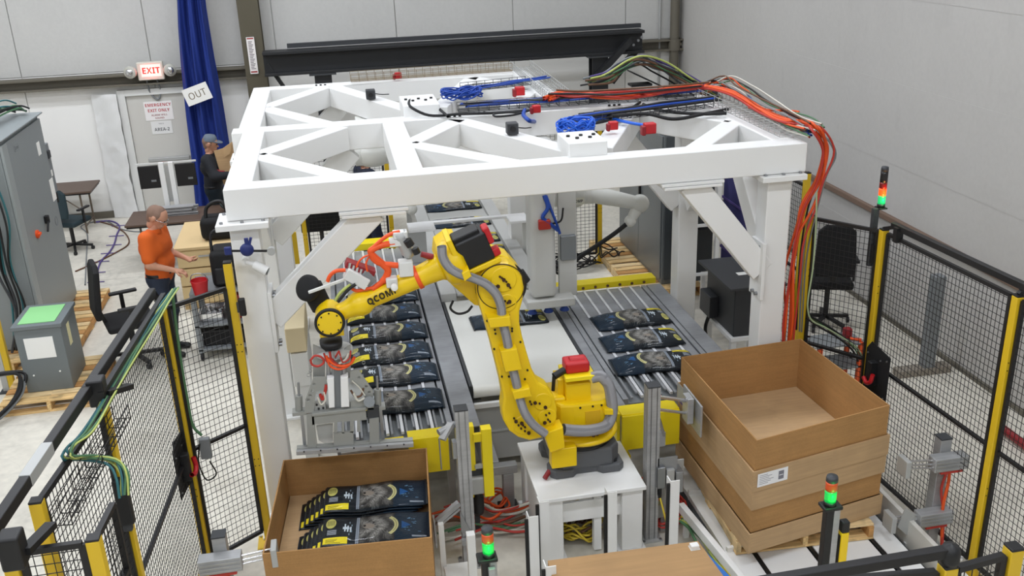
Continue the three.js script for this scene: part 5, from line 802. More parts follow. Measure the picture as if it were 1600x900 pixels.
{
  const rail = thing('sliding_rail', 'long dark sliding gate rail above the mesh fence', 'rail'), h = 2.42;
  const a = gy(0, 812, h), b = gy(135, 612, h), c = gy(238, 456, h), ex = [a[0] * 2 - b[0], h, a[2] * 2 - b[2]];
  part(rail, 'tube', bar([a[0] + (ex[0] - a[0]) * 0.4, h, a[2] + (ex[2] - a[2]) * 0.4], b, 0.05, 0.06, 0.006), fenceMat); part(rail, 'tube', bar(b, c, 0.05, 0.06, 0.006), fenceMat); part(rail, 'rail', bar([b[0] + 0.07, h - 0.03, b[2]], [c[0] + 0.07, h - 0.03, c[2]], 0.03, 0.03), fenceMat);
  part(rail, 'splice', bar([b[0] + (a[0] - b[0]) * 0.5, h + 0.002, b[2] + (a[2] - b[2]) * 0.5], [b[0] + (a[0] - b[0]) * 0.75, h + 0.002, b[2] + (a[2] - b[2]) * 0.75], 0.054, 0.064, 0.004), M.aluDull);
  for (const [px, py, qx, qy] of [[145, 604, 204, 603], [10, 850, 80, 820]]) { const p = gy(px, py, h), q = gy(qx, qy, FH + 0.02); part(rail, 'bracket', [cb([p[0] + 0.02, p[1] - 0.03, p[2]], [0.09, 0.16, 0.1], 0.012), bar([p[0] + 0.06, p[1] - 0.05, p[2]], q, 0.05, 0.03)], M.black); }
  part(rail, 'bracket', bar([c[0], h, c[2]], [PC[0], FH, PC[1]], 0.04, 0.04), M.black); settle(rail);
  const sw = thing('door_switch', 'black safety door switch on the fence post', 'switch'), s = gy(172, 772, 1.7); const sp0 = [P4[0] + 0.02, 1.55, P4[1] + 0.05];
  part(sw, 'body', bx(P4[0] - 0.02, P4[0] + 0.06, 1.55, 1.85, P4[1] + 0.032, P4[1] + 0.09, 0.01), M.black); part(sw, 'actuator', bx(P4[0] - 0.01, P4[0] + 0.04, 1.5, 1.55, P4[1] + 0.035, P4[1] + 0.08, 0.008), M.darkGrey); settle(sw);
  wireTray('black wire tray with green cables along the top of the fence', [P1[0] + 0.09, FH - 0.16, P1[1]], [P4[0] + 0.09, FH - 0.1, P4[1]], 0.09, 0.08, fenceMat, 0.004);
  cableRun('green_cable_bundle', 'green, teal and lime cables tied along the top fence rail', [[275, 452, 2.36], [262, 472, 2.36], [240, 505, 2.34], [205, 565, 2.32], [170, 622, 2.32], [135, 680, 2.3], [112, 700, 2.3], [110, 714, 2.28], [140, 716, 2.2], [178, 720, 2.15], [192, 740, 2.1], [196, 775, 2.0]].map(([x, y, h2]) => gy(x, y, h2 + 0.02)), 7, 0.05, 0.0065, [M.greenCable, M.limeCable, M.tealCable, M.black], 61);
  const dc = thing('hanging_cable', 'green cable hanging down inside the mesh fence panel', 'cable'); part(dc, 'sheath', tb([[270, 462, 2.3], [274, 500, 2.1], [282, 560, 1.85], [292, 620, 1.5], [303, 668, 1.2], [315, 680, 1.1]].map(([x, y]) => gz(x, y, -6.65)), 0.011, 50), M.greenCable); settle(dc);
  const jb = thing('grey_switch_box', 'small grey switch box with cable loop on the mesh fence', 'switch box'); const j = gz(321, 700, -6.66); part(jb, 'body', cb(j, [0.08, 0.17, 0.05], 0.008), M.grey); part(jb, 'cable', tb([[j[0] - 0.03, j[1] + 0.06, j[2] + 0.03], [j[0] - 0.06, j[1] - 0.1, j[2] + 0.03], [j[0] - 0.02, j[1] - 0.26, j[2] + 0.03], [j[0] + 0.05, j[1] - 0.22, j[2] + 0.03], [j[0] + 0.02, j[1] - 0.1, j[2] + 0.03]], 0.006, 40), M.black); settle(jb);
}
function gateLock(label, c, u, s = 1) {                               // black lock plate with red handle; u = direction along the fence
  const o = thing('gate_lock', label, 'lock'); const U = V(...u).normalize(), N = V().crossVectors(U, V(0, 1, 0)).normalize().multiplyScalar(s);
  const f = (a, y, d) => [c[0] + U.x * a + N.x * d, c[1] + y, c[2] + U.z * a + N.z * d];
  part(o, 'plate', plate(f(0, 0, 0.03), [U.x, 0, U.z], [0, 1, 0], [[-0.16, -0.2], [0.16, -0.24], [0.16, 0.2], [-0.1, 0.24], [-0.16, 0.16]], 0.008), M.blackMatt);
  part(o, 'lock_body', bar(f(-0.02, -0.12, 0.06), f(-0.02, 0.1, 0.06), 0.08, 0.06, 0.01), M.black);
  part(o, 'handle', tb([f(-0.06, -0.06, 0.11), f(0.0, -0.08, 0.12), f(0.05, -0.05, 0.12), f(0.06, 0.02, 0.11)], 0.018), M.red, 'red handle');
  for (const [a, y] of [[-0.13, 0.13], [0.13, 0.16], [-0.13, -0.16], [0.13, -0.18], [0.05, 0.13]]) part(o, 'screw', bolt(f(a, y, s > 0 ? 0.04 : 0.04), [N.x, 0, N.z], 0.009, 0.008), M.steel);
  return settle(o);
}
gateLock('black gate lock plate with red handle on the mesh gate beside the office side', [PC[0] - 0.06, gz(280, 725, PC[1] + 0.15)[1], PC[1] + 0.16], [PC[0] - P4[0], 0, PC[1] - P4[1]], 1);
// right line of the cell
const R1 = g2(1266, 335), R2 = g2(1382, 357), R3 = g2(1592, 460), R4 = [R3[0] + 0.12, R3[1] + 1.7];
fencePost('yellow fence post behind the orange cables', R1); fencePost('yellow fence post beneath the three colour stack light', R2); fencePost('yellow fence post at the wide mesh gate beside the hall wall', R3);
fencePanel('black wire mesh fence panel behind the carton stack', R1, R2); fencePanel('wide black wire mesh gate beside the hall wall', R2, R3, { gap: 0.06 }); fencePanel('black wire mesh fence panel after the wide mesh gate', R3, R4);
{
  const rail = thing('sliding_rail', 'dark sliding gate rail above the wide mesh gate', 'rail'), h = 2.36; const a = gy(1388, 352, h), b = gy(1600, 452, h), e = [b[0] + (b[0] - a[0]) * 0.6, h, b[2] + (b[2] - a[2]) * 0.6];
  part(rail, 'tube', bar([a[0] + 0.04, h, a[2]], [e[0] + 0.04, h, e[2]], 0.045, 0.05, 0.006), fenceMat); part(rail, 'bracket', cb([a[0] + 0.03, h - 0.05, a[2] + 0.1], [0.06, 0.12, 0.05]), M.black); part(rail, 'bracket', bar([R2[0], FH, R2[1]], [a[0] + 0.04, h, a[2] + 0.06], 0.03, 0.03), M.black); part(rail, 'bracket', bar([R3[0], FH, R3[1]], [R3[0] + 0.06, h, R3[1]], 0.03, 0.03), M.black); settle(rail);
  const q = gx(1388, 585, R2[0] + 0.02);
  gateLock('black gate lock plate with red handle at the wide mesh gate', [R2[0] - 0.02, q[1], R2[1] + 0.2], [R3[0] - R2[0], 0, R3[1] - R2[1]], 1);
  const hc = thing('hanging_cable', 'pale green cable strung along the mesh behind the open carton', 'cable');
  part(hc, 'sheath', tb([[1276, 300], [1275, 350], [1270, 420], [1262, 480], [1268, 500], [1290, 512], [1320, 530], [1340, 545], [1350, 565], [1352, 600]].map(([x, y]) => gz(x, y, -6.95)), 0.007, 70), std(0xa3b48c, 0.5)); settle(hc);
  cableRun('fence_cable_bundle', 'dark cables draped behind the mesh panel near the carton stack', [[1264, 498], [1285, 512], [1310, 528], [1335, 548], [1345, 565]].map(([x, y]) => gz(x, y, -7.0)), 4, 0.05, 0.009, [M.black, M.greenCable, M.brownCable], 66);
  coil('black_wire_loop', 'black cable loop hanging on the mesh behind the open carton', gz(1333, 562, -6.98), 0.07, 8, 2, M.black, 67, 0.5, 0.3);
}
// front line (top edge only in view)
const F1 = g2(1482, 880), F2 = g2(1585, 852), F0 = g2(1180, 905), F3 = [F2[0] + 0.5, F2[1] + 0.05];
fencePost('yellow fence post topped by a black sensor ball', F1, FH); fencePost('bright yellow fence post next to the sensor ball post', F2, FH);
fencePanel('black wire mesh fence panel in front of the carton stack', F0, F1, { mid: 2.16, y1: FH - 0.04 }); fencePanel('short black wire mesh panel between the two front posts', F1, F2, { mid: 0, y1: FH - 0.04 });
{
  const fr = thing('front_rail', 'black top rail in front of the carton stack', 'rail'); const a = gy(1180, 915, FH + 0.06), b = gy(1478, 862, FH + 0.06); part(fr, 'tube', bar([a[0] - 0.5, a[1], a[2]], b, 0.04, 0.045, 0.005), fenceMat); part(fr, 'bracket', [bar(b, [F1[0], FH, F1[1]], 0.03, 0.03)], M.black); settle(fr);
  const s = thing('sensor_ball', 'black rounded sensor cap on a yellow fence post', 'sensor'); part(s, 'dome', lat([F1[0], FH, F1[1]], [[0, 0], [0.035, 0], [0.04, 0.02], [0.04, 0.06], [0.03, 0.085], [0, 0.095]], 24), M.black); part(s, 'lens', cy([F1[0] + 0.03, FH + 0.03, F1[1]], [F1[0] + 0.05, FH + 0.02, F1[1] + 0.01], 0.01), M.chrome); settle(s);
}
// ================================================================ stack lights
function stackLight(label, [x, y, z], tiers, { pole, arm, r = 0.035 }) {
  const o = thing('stack_light', label, 'signal light'); let h = y;
  part(o, 'socket', lat([x, h - 0.03, z], [[0, 0], [r * 1.05, 0], [r * 1.05, 0.03], [0, 0.03]], 24), M.black);
  for (const [col, em, hh] of tiers) {
    const m = em ? new THREE.MeshStandardMaterial({ color: col, roughness: 0.25, emissive: em[0], emissiveIntensity: em[1] }) : std(col, 0.3);
    part(o, 'lens', [lat([x, h, z], [[0, 0], [r, 0], [r, hh * 0.3], [r * 0.97, hh * 0.33], [r, hh * 0.36], [r, hh * 0.66], [r * 0.97, hh * 0.69], [r, hh * 0.72], [r, hh], [0, hh]], 28)], m);
    if (em) { const l = new THREE.PointLight(em[0], em[2], 0, 2); l.position.set(x, h + hh / 2, z + r + 0.03); l.name = 'signal_glow'; scene.add(l); }
    h += hh;
  }
  part(o, 'cap', lat([x, h, z], [[0, 0], [r, 0], [r, 0.02], [r * 0.9, 0.035], [0, 0.04]], 28), M.darkGrey);
  pole(o, x, y - 0.03, z); return settle(o);
}
const GREEN = [0x10c850, 0.55, 0.05], GREEN2 = [0x28d880, 0.7, 0.05], ORG = [0xff4a14, 1.4, 0.05];
const towerPole = (o, x, y, z) => { part(o, 'pole', bx(x - 0.025, x + 0.02, 0.01, y - 0.02, z - 0.03, z + 0.02, 0.004), M.black); part(o, 'collar', bx(x - 0.05, x + 0.07, y - 0.025, y, z - 0.05, z + 0.04, 0.008), M.black); part(o, 'profile', bx(x + 0.025, x + 0.065, 0.01, y - 0.03, z - 0.02, z + 0.02, 0.003), M.alu); part(o, 'base', bx(x - 0.1, x + 0.12, 0, 0.012, z - 0.1, z + 0.1), M.darkGrey); };
{
  const c = gy(1297, 782, 1.45);
  stackLight('stack light with lit green tier in front of the carton stack', [c[0], 1.45, c[2]], [[0x1fae4c, GREEN, 0.075], [0xd9531f, null, 0.06]], { pole: towerPole });
  const lc = thing('light_curtain', 'yellow light curtain post with black cap beside a stack light', 'light curtain'), x = c[0] + 0.105, z = c[2] + 0.01; part(lc, 'housing', bx(x - 0.025, x + 0.025, 0.02, 1.22, z - 0.025, z + 0.025, 0.006), M.yellow); part(lc, 'cap', bx(x - 0.026, x + 0.026, 1.22, 1.3, z - 0.026, z + 0.026, 0.012), M.black); part(lc, 'window', bx(x - 0.027, x - 0.024, 0.06, 1.2, z - 0.015, z + 0.015), M.black); part(lc, 'foot', bx(x - 0.035, x + 0.05, 0, 0.02, z - 0.05, z + 0.05), M.black); settle(lc);
  const d = gy(763, 862, 1.3);
  stackLight('stack light with lit green tier beside the filled carton', [d[0], 1.3, d[2]], [[0x1fae4c, GREEN, 0.075], [0xd9531f, null, 0.06]], { pole: (o, x, y, z) => { towerPole(o, x - 0.02, y, z); part(o, 'profile', bx(x - 0.01, x + 0.03, 0.01, y - 0.06, z + 0.021, z + 0.05, 0.003), M.alu); } });
  const e = [R2[0] + 0.015, 2.4, R2[1] - 0.06], ez = gz(1377, 318, R2[1] - 0.1);
  stackLight('three colour stack light lit orange and green on the fence post', [ez[0], ez[1], R2[1] - 0.1], [[0x1f8a4c, GREEN2, 0.07], [0xd9531f, ORG, 0.06], [0x7d1414, null, 0.05], [0x1b1b1d, null, 0.09]], { r: 0.03, pole: (o, x, y, z) => { part(o, 'plate', bx(x - 0.03, x + 0.04, y - 0.012, y, z - 0.05, z + 0.04, 0.006), M.black); part(o, 'arm', bx(x - 0.07, x - 0.02, y - 0.5, y - 0.005, z - 0.02, z + 0.02, 0.004), M.darkGrey); part(o, 'mount', bx(x - 0.065, x - 0.0, y - 0.46, y - 0.3, z + 0.02, z + 0.06), M.black); } });
}
// ================================================================ pneumatic carton clamps
{
  const clamp = (label, c, dir) => {
    const o = thing('carton_clamp', label, 'clamp'); const [x, y, z] = c;
    part(o, 'post', bx(x - 0.045, x + 0.045, 0.012, y + 0.16, z - 0.14, z - 0.05, 0.006), M.alu); part(o, 'post_cap', bx(x - 0.047, x + 0.047, y + 0.16, y + 0.17, z - 0.142, z - 0.048), M.darkGrey); part(o, 'base_plate', bx(x - 0.1, x + 0.1, 0, 0.012, z - 0.2, z + 0.01), M.aluDull);
    for (const [yy, off] of [[y, 0], [y - 0.48, -0.06]]) {
      if (yy < 0.12) continue;
      part(o, 'cylinder', [bx(x - 0.14 + off, x + 0.14 + off, yy - 0.05, yy + 0.06, z - 0.05, z + 0.05, 0.006)], M.alu); for (const k of [-0.03, 0, 0.03]) part(o, 'fin', bx(x - 0.13 + off, x + 0.13 + off, yy + k - 0.004, yy + k + 0.008, z + 0.048, z + 0.056), M.alu);
      for (const k of [-0.03, 0.0, 0.035]) part(o, 'rod', cy([x + dir * 0.14 + off, yy + k, z], [x + dir * 0.33 + off, yy + k, z - 0.03], 0.008), M.chrome); part(o, 'jaw', bx(x + dir * 0.33 + off, x + dir * 0.37 + off, yy - 0.07, yy + 0.07, z - 0.09, z + 0.04, 0.005), M.aluDull);
      part(o, 'switch', bx(x - 0.08 + off, x + 0.1 + off, yy - 0.075, yy - 0.05, z + 0.0, z + 0.045, 0.006), M.redCable);
    }
    part(o, 'air_hose', tb([[x + 0.02, y - 0.07, z], [x + 0.04, y - 0.2, z - 0.02], [x + 0.01, y - 0.4, z], [x + 0.02, 0.05, z + 0.05]], 0.013, 40), M.orangeCable); part(o, 'air_hose', tb([[x, y - 0.07, z], [x - 0.01, y - 0.25, z - 0.02], [x + 0.03, y - 0.5, z], [x, 0.04, z + 0.08]], 0.01, 40), M.redCable); return settle(o);
  };
  const c = gy(1482, 722, 0.82); clamp('aluminium pneumatic carton clamp inside the wide mesh gate', [c[0], 0.82, c[2]], -1);
  const d = gy(345, 880, 0.82); clamp('aluminium pneumatic carton clamp beside the filled carton', [d[0], 0.82, d[2]], 1);
  const bp = thing('bent_plate', 'grey bent sheet metal plate beside the pallet deck', 'plate'), p = gy(1420, 800, 0.4); part(bp, 'sheet', plate([p[0] - 0.1, 0.1, p[2] + 0.02], [1, 0, 0], [0, 1, 0], [[0, 0.2], [0.05, 0.36], [0.24, 0.22], [0.26, 0], [0.18, 0.02]], 0.01), M.aluDull); part(bp, 'foot', bx(p[0] - 0.02, p[0] + 0.16, 0, 0.14, p[2] + 0.01, p[2] + 0.04), M.aluDull); settle(bp);
}
// ================================================================ people
function surfaceNet(f, lo, hi, cell) {
  const n = [0, 1, 2].map((k) => Math.ceil((hi[k] - lo[k]) / cell) + 2), id = (i, j, k) => i + n[0] * (j + n[1] * k);
  const F = new Float32Array(n[0] * n[1] * n[2]);
  for (let k = 0; k < n[2]; k++) for (let j = 0; j < n[1]; j++) for (let i = 0; i < n[0]; i++) F[id(i, j, k)] = f(lo[0] + i * cell, lo[1] + j * cell, lo[2] + k * cell);
  const pos = [], vert = new Map(), idx = [];
  for (let k = 0; k < n[2] - 1; k++) for (let j = 0; j < n[1] - 1; j++) for (let i = 0; i < n[0] - 1; i++) {
    let m = 0, sx = 0, sy = 0, sz = 0, c = 0; const v = [];
    for (let q = 0; q < 8; q++) { const a = F[id(i + (q & 1), j + ((q >> 1) & 1), k + (q >> 2))]; v.push(a); if (a < 0) m++; }
    if (!m || m === 8) continue;
    for (let q = 0; q < 8; q++) for (const b of [1, 2, 4]) if (!(q & b)) { const r = q | b; if ((v[q] < 0) !== (v[r] < 0)) { const t = v[q] / (v[q] - v[r]); sx += (q & 1) + (b === 1 ? t : 0); sy += ((q >> 1) & 1) + (b === 2 ? t : 0); sz += (q >> 2) + (b === 4 ? t : 0); c++; } }
    vert.set(id(i, j, k), pos.length / 3); pos.push(lo[0] + (i + sx / c) * cell, lo[1] + (j + sy / c) * cell, lo[2] + (k + sz / c) * cell);
  }
  const quad = (a, b, c, d, s) => { const q = [a, b, c, d].map((e) => vert.get(e)); if (q.some((e) => e === undefined)) return; s ? idx.push(q[0], q[1], q[2], q[0], q[2], q[3]) : idx.push(q[0], q[2], q[1], q[0], q[3], q[2]); };
  for (let k = 1; k < n[2] - 1; k++) for (let j = 1; j < n[1] - 1; j++) for (let i = 1; i < n[0] - 1; i++) {
    const a = F[id(i, j, k)] < 0;
    if (a !== F[id(i + 1, j, k)] < 0) quad(id(i, j - 1, k - 1), id(i, j, k - 1), id(i, j, k), id(i, j - 1, k), a);
    if (a !== F[id(i, j + 1, k)] < 0) quad(id(i - 1, j, k - 1), id(i - 1, j, k), id(i, j, k), id(i, j, k - 1), a);
    if (a !== F[id(i, j, k + 1)] < 0) quad(id(i - 1, j - 1, k), id(i, j - 1, k), id(i, j, k), id(i - 1, j, k), a);
  }
  const g = new THREE.BufferGeometry(); g.setAttribute('position', new THREE.Float32BufferAttribute(pos, 3)); g.setIndex(idx); g.computeVertexNormals();
  g.setAttribute('uv', new THREE.Float32BufferAttribute(new Float32Array((pos.length / 3) * 2), 2)); return g.toNonIndexed();
}
function capsule(p, a, b, ra, rb) {
  const x = b[0] - a[0], y = b[1] - a[1], z = b[2] - a[2], px = p[0] - a[0], py = p[1] - a[1], pz = p[2] - a[2];
  let t = (px * x + py * y + pz * z) / (x * x + y * y + z * z + 1e-9); t = t < 0 ? 0 : t > 1 ? 1 : t;
  const dx = px - x * t, dy = py - y * t, dz = pz - z * t; return Math.sqrt(dx * dx + dy * dy + dz * dz) - (ra + (rb - ra) * t);
}
const field = (bones, infl = 0, k = 0.03) => (x, y, z) => { let d = 1e3; const p = [x, y, z]; for (const [a, b, ra, rb] of bones) { const e = capsule(p, a, b, ra + infl, rb + infl), h = Math.max(k - Math.abs(d - e), 0) / k; d = Math.min(d, e) - h * h * k * 0.25; } return d; };
function bounds(bones, m) { const lo = [1e9, 1e9, 1e9], hi = [-1e9, -1e9, -1e9]; for (const [a, b, ra, rb] of bones) for (const [p, r] of [[a, ra], [b, rb]]) for (let k = 0; k < 3; k++) { lo[k] = Math.min(lo[k], p[k] - r - m); hi[k] = Math.max(hi[k], p[k] + r + m); } return [lo, hi]; }
const skinOf = (bones, infl, cell, k) => { const [lo, hi] = bounds(bones, infl + 0.03); return surfaceNet(field(bones, infl, k), lo, hi, cell); };
// figure facing +x, right side +z; pose: elbows and wrists in local metres
function person(label, pose, mats) {
  const o = thing('person', label, 'person'); const E = pose.elbow, W = pose.wrist, tilt = pose.tilt || 0, hd = pose.head || [0.05, 1.64, 0];
  const legs = [], torso = [], arms = [], sleeves = [];
  for (const s of [-1, 1]) {
    const hip = [0, 0.92, 0.09 * s], kn = [0.03 + (pose.step || 0) * s, 0.49, 0.11 * s], an = [-0.02 + (pose.step || 0) * s, 0.09, 0.12 * s];
    legs.push([hip, kn, 0.088, 0.06], [kn, an, 0.06, 0.042]);
    arms.push([[0, 1.44, 0.19 * s], E[s > 0 ? 1 : 0], 0.052, 0.042], [E[s > 0 ? 1 : 0], W[s > 0 ? 1 : 0], 0.042, 0.029]);
    const e = E[s > 0 ? 1 : 0], f = pose.sleeve || 0.75; sleeves.push([[0, 1.44, 0.185 * s], [e[0] * f, 1.44 + (e[1] - 1.44) * f, 0.19 * s + (e[2] - 0.19 * s) * f], 0.062, 0.06]);
    if (f > 1) sleeves.push([e, [e[0] + (W[s > 0 ? 1 : 0][0] - e[0]) * 0.8, e[1] + (W[s > 0 ? 1 : 0][1] - e[1]) * 0.8, e[2] + (W[s > 0 ? 1 : 0][2] - e[2]) * 0.8], 0.052, 0.042]);
  }
  torso.push([[0, 0.96, -0.07], [0, 0.96, 0.07], 0.115, 0.115], [[0.02, 1.1, -0.07], [0.02, 1.1, 0.07], 0.12, 0.12], [[0.0, 1.3, -0.09], [0.0, 1.3, 0.09], 0.125, 0.125], [[-0.01, 1.42, -0.14], [-0.01, 1.42, 0.14], 0.07, 0.07]);
  const neck = [[0, 1.45, 0], [hd[0] * 0.6, 1.54, 0], 0.058, 0.052];
  const bodyG = [skinOf([...legs, ...torso, ...arms, neck], 0, 0.018, 0.05)];
  // head with brow, nose, chin and ears
  const c = Math.cos(tilt), s0 = Math.sin(tilt), H = (x, y, z) => [hd[0] + x * c + y * s0, hd[1] - x * s0 + y * c, hd[2] + z];
  bodyG.push(skinOf([[H(-0.02, 0.03, 0), H(0.01, 0.04, 0), 0.093, 0.088], [H(0.02, -0.02, 0), H(0.045, -0.075, 0), 0.068, 0.042], [H(0.075, 0.0, 0), H(0.108, -0.025, 0), 0.012, 0.017], [H(-0.01, -0.01, 0.085), H(-0.005, 0.02, 0.09), 0.014, 0.018], [H(-0.01, -0.01, -0.085), H(-0.005, 0.02, -0.09), 0.014, 0.018], [H(0.07, 0.025, -0.03), H(0.07, 0.025, 0.03), 0.026, 0.026], [H(0.082, -0.06, -0.018), H(0.082, -0.06, 0.018), 0.012, 0.012], [H(-0.03, -0.1, 0), H(-0.02, 0, 0), 0.055, 0.06]], 0, 0.007, 0.02));
  // hands: palm, four curled fingers, thumb from the side
  [0, 1].forEach((q) => {
    const w = W[q], e = E[q], d = V(w[0] - e[0], w[1] - e[1], w[2] - e[2]).normalize(), sd = V(0, 0, q ? -1 : 1), u = V().crossVectors(d, sd).normalize(), v = V().crossVectors(u, d).normalize();
    const L = (a, b2, c2) => [w[0] + d.x * a + v.x * b2 + u.x * c2, w[1] + d.y * a + v.y * b2 + u.y * c2, w[2] + d.z * a + v.z * b2 + u.z * c2], B = [[L(-0.01, 0, 0), L(0.06, -0.012, 0), 0.026, 0.024], [L(0.0, 0, 0), L(0.07, 0.018, 0), 0.024, 0.024]];
    [[-0.033, 0.07], [-0.011, 0.08], [0.011, 0.076], [0.032, 0.06]].forEach(([b2, l]) => { B.push([L(0.08, b2, 0), L(0.08 + l * 0.5, b2, -0.012), 0.0095, 0.009], [L(0.08 + l * 0.5, b2, -0.012), L(0.08 + l * 0.75, b2, -0.04), 0.009, 0.0075]); });
    B.push([L(0.02, -0.035, 0), L(0.055, -0.062, -0.015), 0.012, 0.011], [L(0.055, -0.062, -0.015), L(0.085, -0.055, -0.035), 0.011, 0.009]);
    bodyG.push(skinOf(B, 0, 0.006, 0.008));
  });
  part(o, 'body', bodyG, mats.skin);
  part(o, 'shirt', skinOf([...torso, ...sleeves], 0.016, 0.018, 0.05), mats.shirt); part(o, 'collar', lat([hd[0] * 0.3, 1.455, 0], [[0.062, 0], [0.075, 0.0], [0.068, 0.045], [0.06, 0.045]], 20), mats.shirt);
  part(o, 'trousers', skinOf([...legs, torso[0]], 0.014, 0.018, 0.05), mats.trousers); part(o, 'belt', lat([0, 0.985, 0], [[0.125, 0], [0.14, 0], [0.14, 0.035], [0.125, 0.035]], 28).scale(1, 1, 1.48), M.black);
  for (const s of [-1, 1]) part(o, 'shoe', skinOf([[[-0.06 + (pose.step || 0) * s, 0.045, 0.12 * s], [0.14 + (pose.step || 0) * s, 0.035, 0.13 * s], 0.045, 0.035], [[-0.03 + (pose.step || 0) * s, 0.05, 0.12 * s], [-0.02 + (pose.step || 0) * s, 0.1, 0.12 * s], 0.045, 0.042]], 0, 0.012, 0.03), M.black);
  if (mats.hair) part(o, 'hair', skinOf([[H(-0.035, 0.045, 0), H(-0.005, 0.06, 0), 0.09, 0.08], [H(-0.05, -0.03, 0), H(-0.045, 0.03, 0), 0.062, 0.08], [H(-0.005, 0.02, 0.045), H(0.01, 0.05, 0.045), 0.05, 0.048], [H(-0.005, 0.02, -0.045), H(0.01, 0.05, -0.045), 0.05, 0.048]], 0, 0.008, 0.02), mats.hair);
  for (const s of [-1, 1]) part(o, 'eye', sp(H(0.093, 0.012, 0.032 * s), 0.011), M.black);
  if (mats.glasses) part(o, 'glasses', [tb([H(0.0, 0.015, 0.098), H(0.09, 0.012, 0.07), H(0.112, 0.005, 0.0), H(0.09, 0.012, -0.07), H(0.0, 0.015, -0.098)], 0.004, 30)], M.chrome);
  if (mats.cap) { const cp = part(o, 'cap', [lat(H(-0.012, 0.055, 0), [[0.103, 0], [0.1, 0.045], [0.075, 0.085], [0.0, 0.1]], 28, [s0, c, 0])], mats.cap); sub(cp, 'brim', plate(H(0.05, 0.05, 0), [c, -s0 - 0.15, 0], [0, 0, -1], [[0, -0.085], [0.07, -0.08], [0.12, -0.04], [0.13, 0], [0.12, 0.04], [0.07, 0.08], [0, 0.085]], 0.012), mats.cap); }
  return o;
}
const put = (o, x, z, turn) => { o.position.set(x, 0, z); o.rotation.y = turn; return o; };
put(person('person in an orange shirt and safety glasses working at the cart', { elbow: [[0.02, 1.16, -0.25], [0.02, 1.16, 0.25]], wrist: [[0.26, 1.1, -0.15], [0.27, 1.08, 0.2]], tilt: 0.5, head: [0.08, 1.62, 0], step: 0.02 }, { skin: M.skin, shirt: M.shirtOrange, trousers: M.denim, hair: M.hair, glasses: true }), -2.2, -11.1, -0.25).scale.setScalar(1.04);
put(person('person in a grey cap and black top holding a cardboard sheet', { elbow: [[0.1, 1.2, -0.27], [0.1, 1.2, 0.27]], wrist: [[0.36, 1.22, -0.2], [0.34, 1.2, 0.22]], tilt: 0.15, head: [0.05, 1.64, 0], sleeve: 1.01 }, { skin: M.skin, shirt: M.shirtBlack, trousers: std(0x16222a, 0.9), cap: M.capGrey, hair: M.hair }), -1.98, -15.1, -0.1);
put(person('person in dark blue trousers standing behind the rear mesh fence', { elbow: [[0.05, 1.2, -0.26], [0.05, 1.2, 0.26]], wrist: [[0.25, 1.12, -0.2], [0.25, 1.12, 0.2]], tilt: 0.3, step: 0.03 }, { skin: M.skin, shirt: std(0x1d2436, 0.9), trousers: std(0x25304a, 0.9), hair: M.hair }), gz(578, 355, -13.4)[0], -13.4, 0.4);
{
  const gl = thing('work_glove', 'dark red work glove held against the cardboard sheet', 'glove'), c = gz(339, 273, -14.88); part(gl, 'palm', sp(c, 0.075, [1, 1.1, 0.7]), std(0x8f1f2a, 0.8)); for (let i = 0; i < 4; i++) part(gl, 'finger', cy([c[0] + 0.05, c[1] + 0.05 - i * 0.033, c[2] + 0.02], [c[0] + 0.12, c[1] + 0.045 - i * 0.033, c[2] + 0.02], 0.017, 0.014, 10), std(0x8f1f2a, 0.8)); settle(gl);
  const cd = thing('held_cardboard', 'large tan cardboard sheet held by the person in the cap', 'cardboard'); const p = [[334, 236], [348, 232], [362, 222], [372, 224], [370, 300], [352, 296], [344, 270]]; part(cd, 'sheet', plateZ(p, -14.95, 0.02), M.cardPale); part(cd, 'flap', plateZ([[348, 232], [362, 222], [360, 240], [350, 246]], -14.9, 0.01), M.cardPale); settle(cd);
}
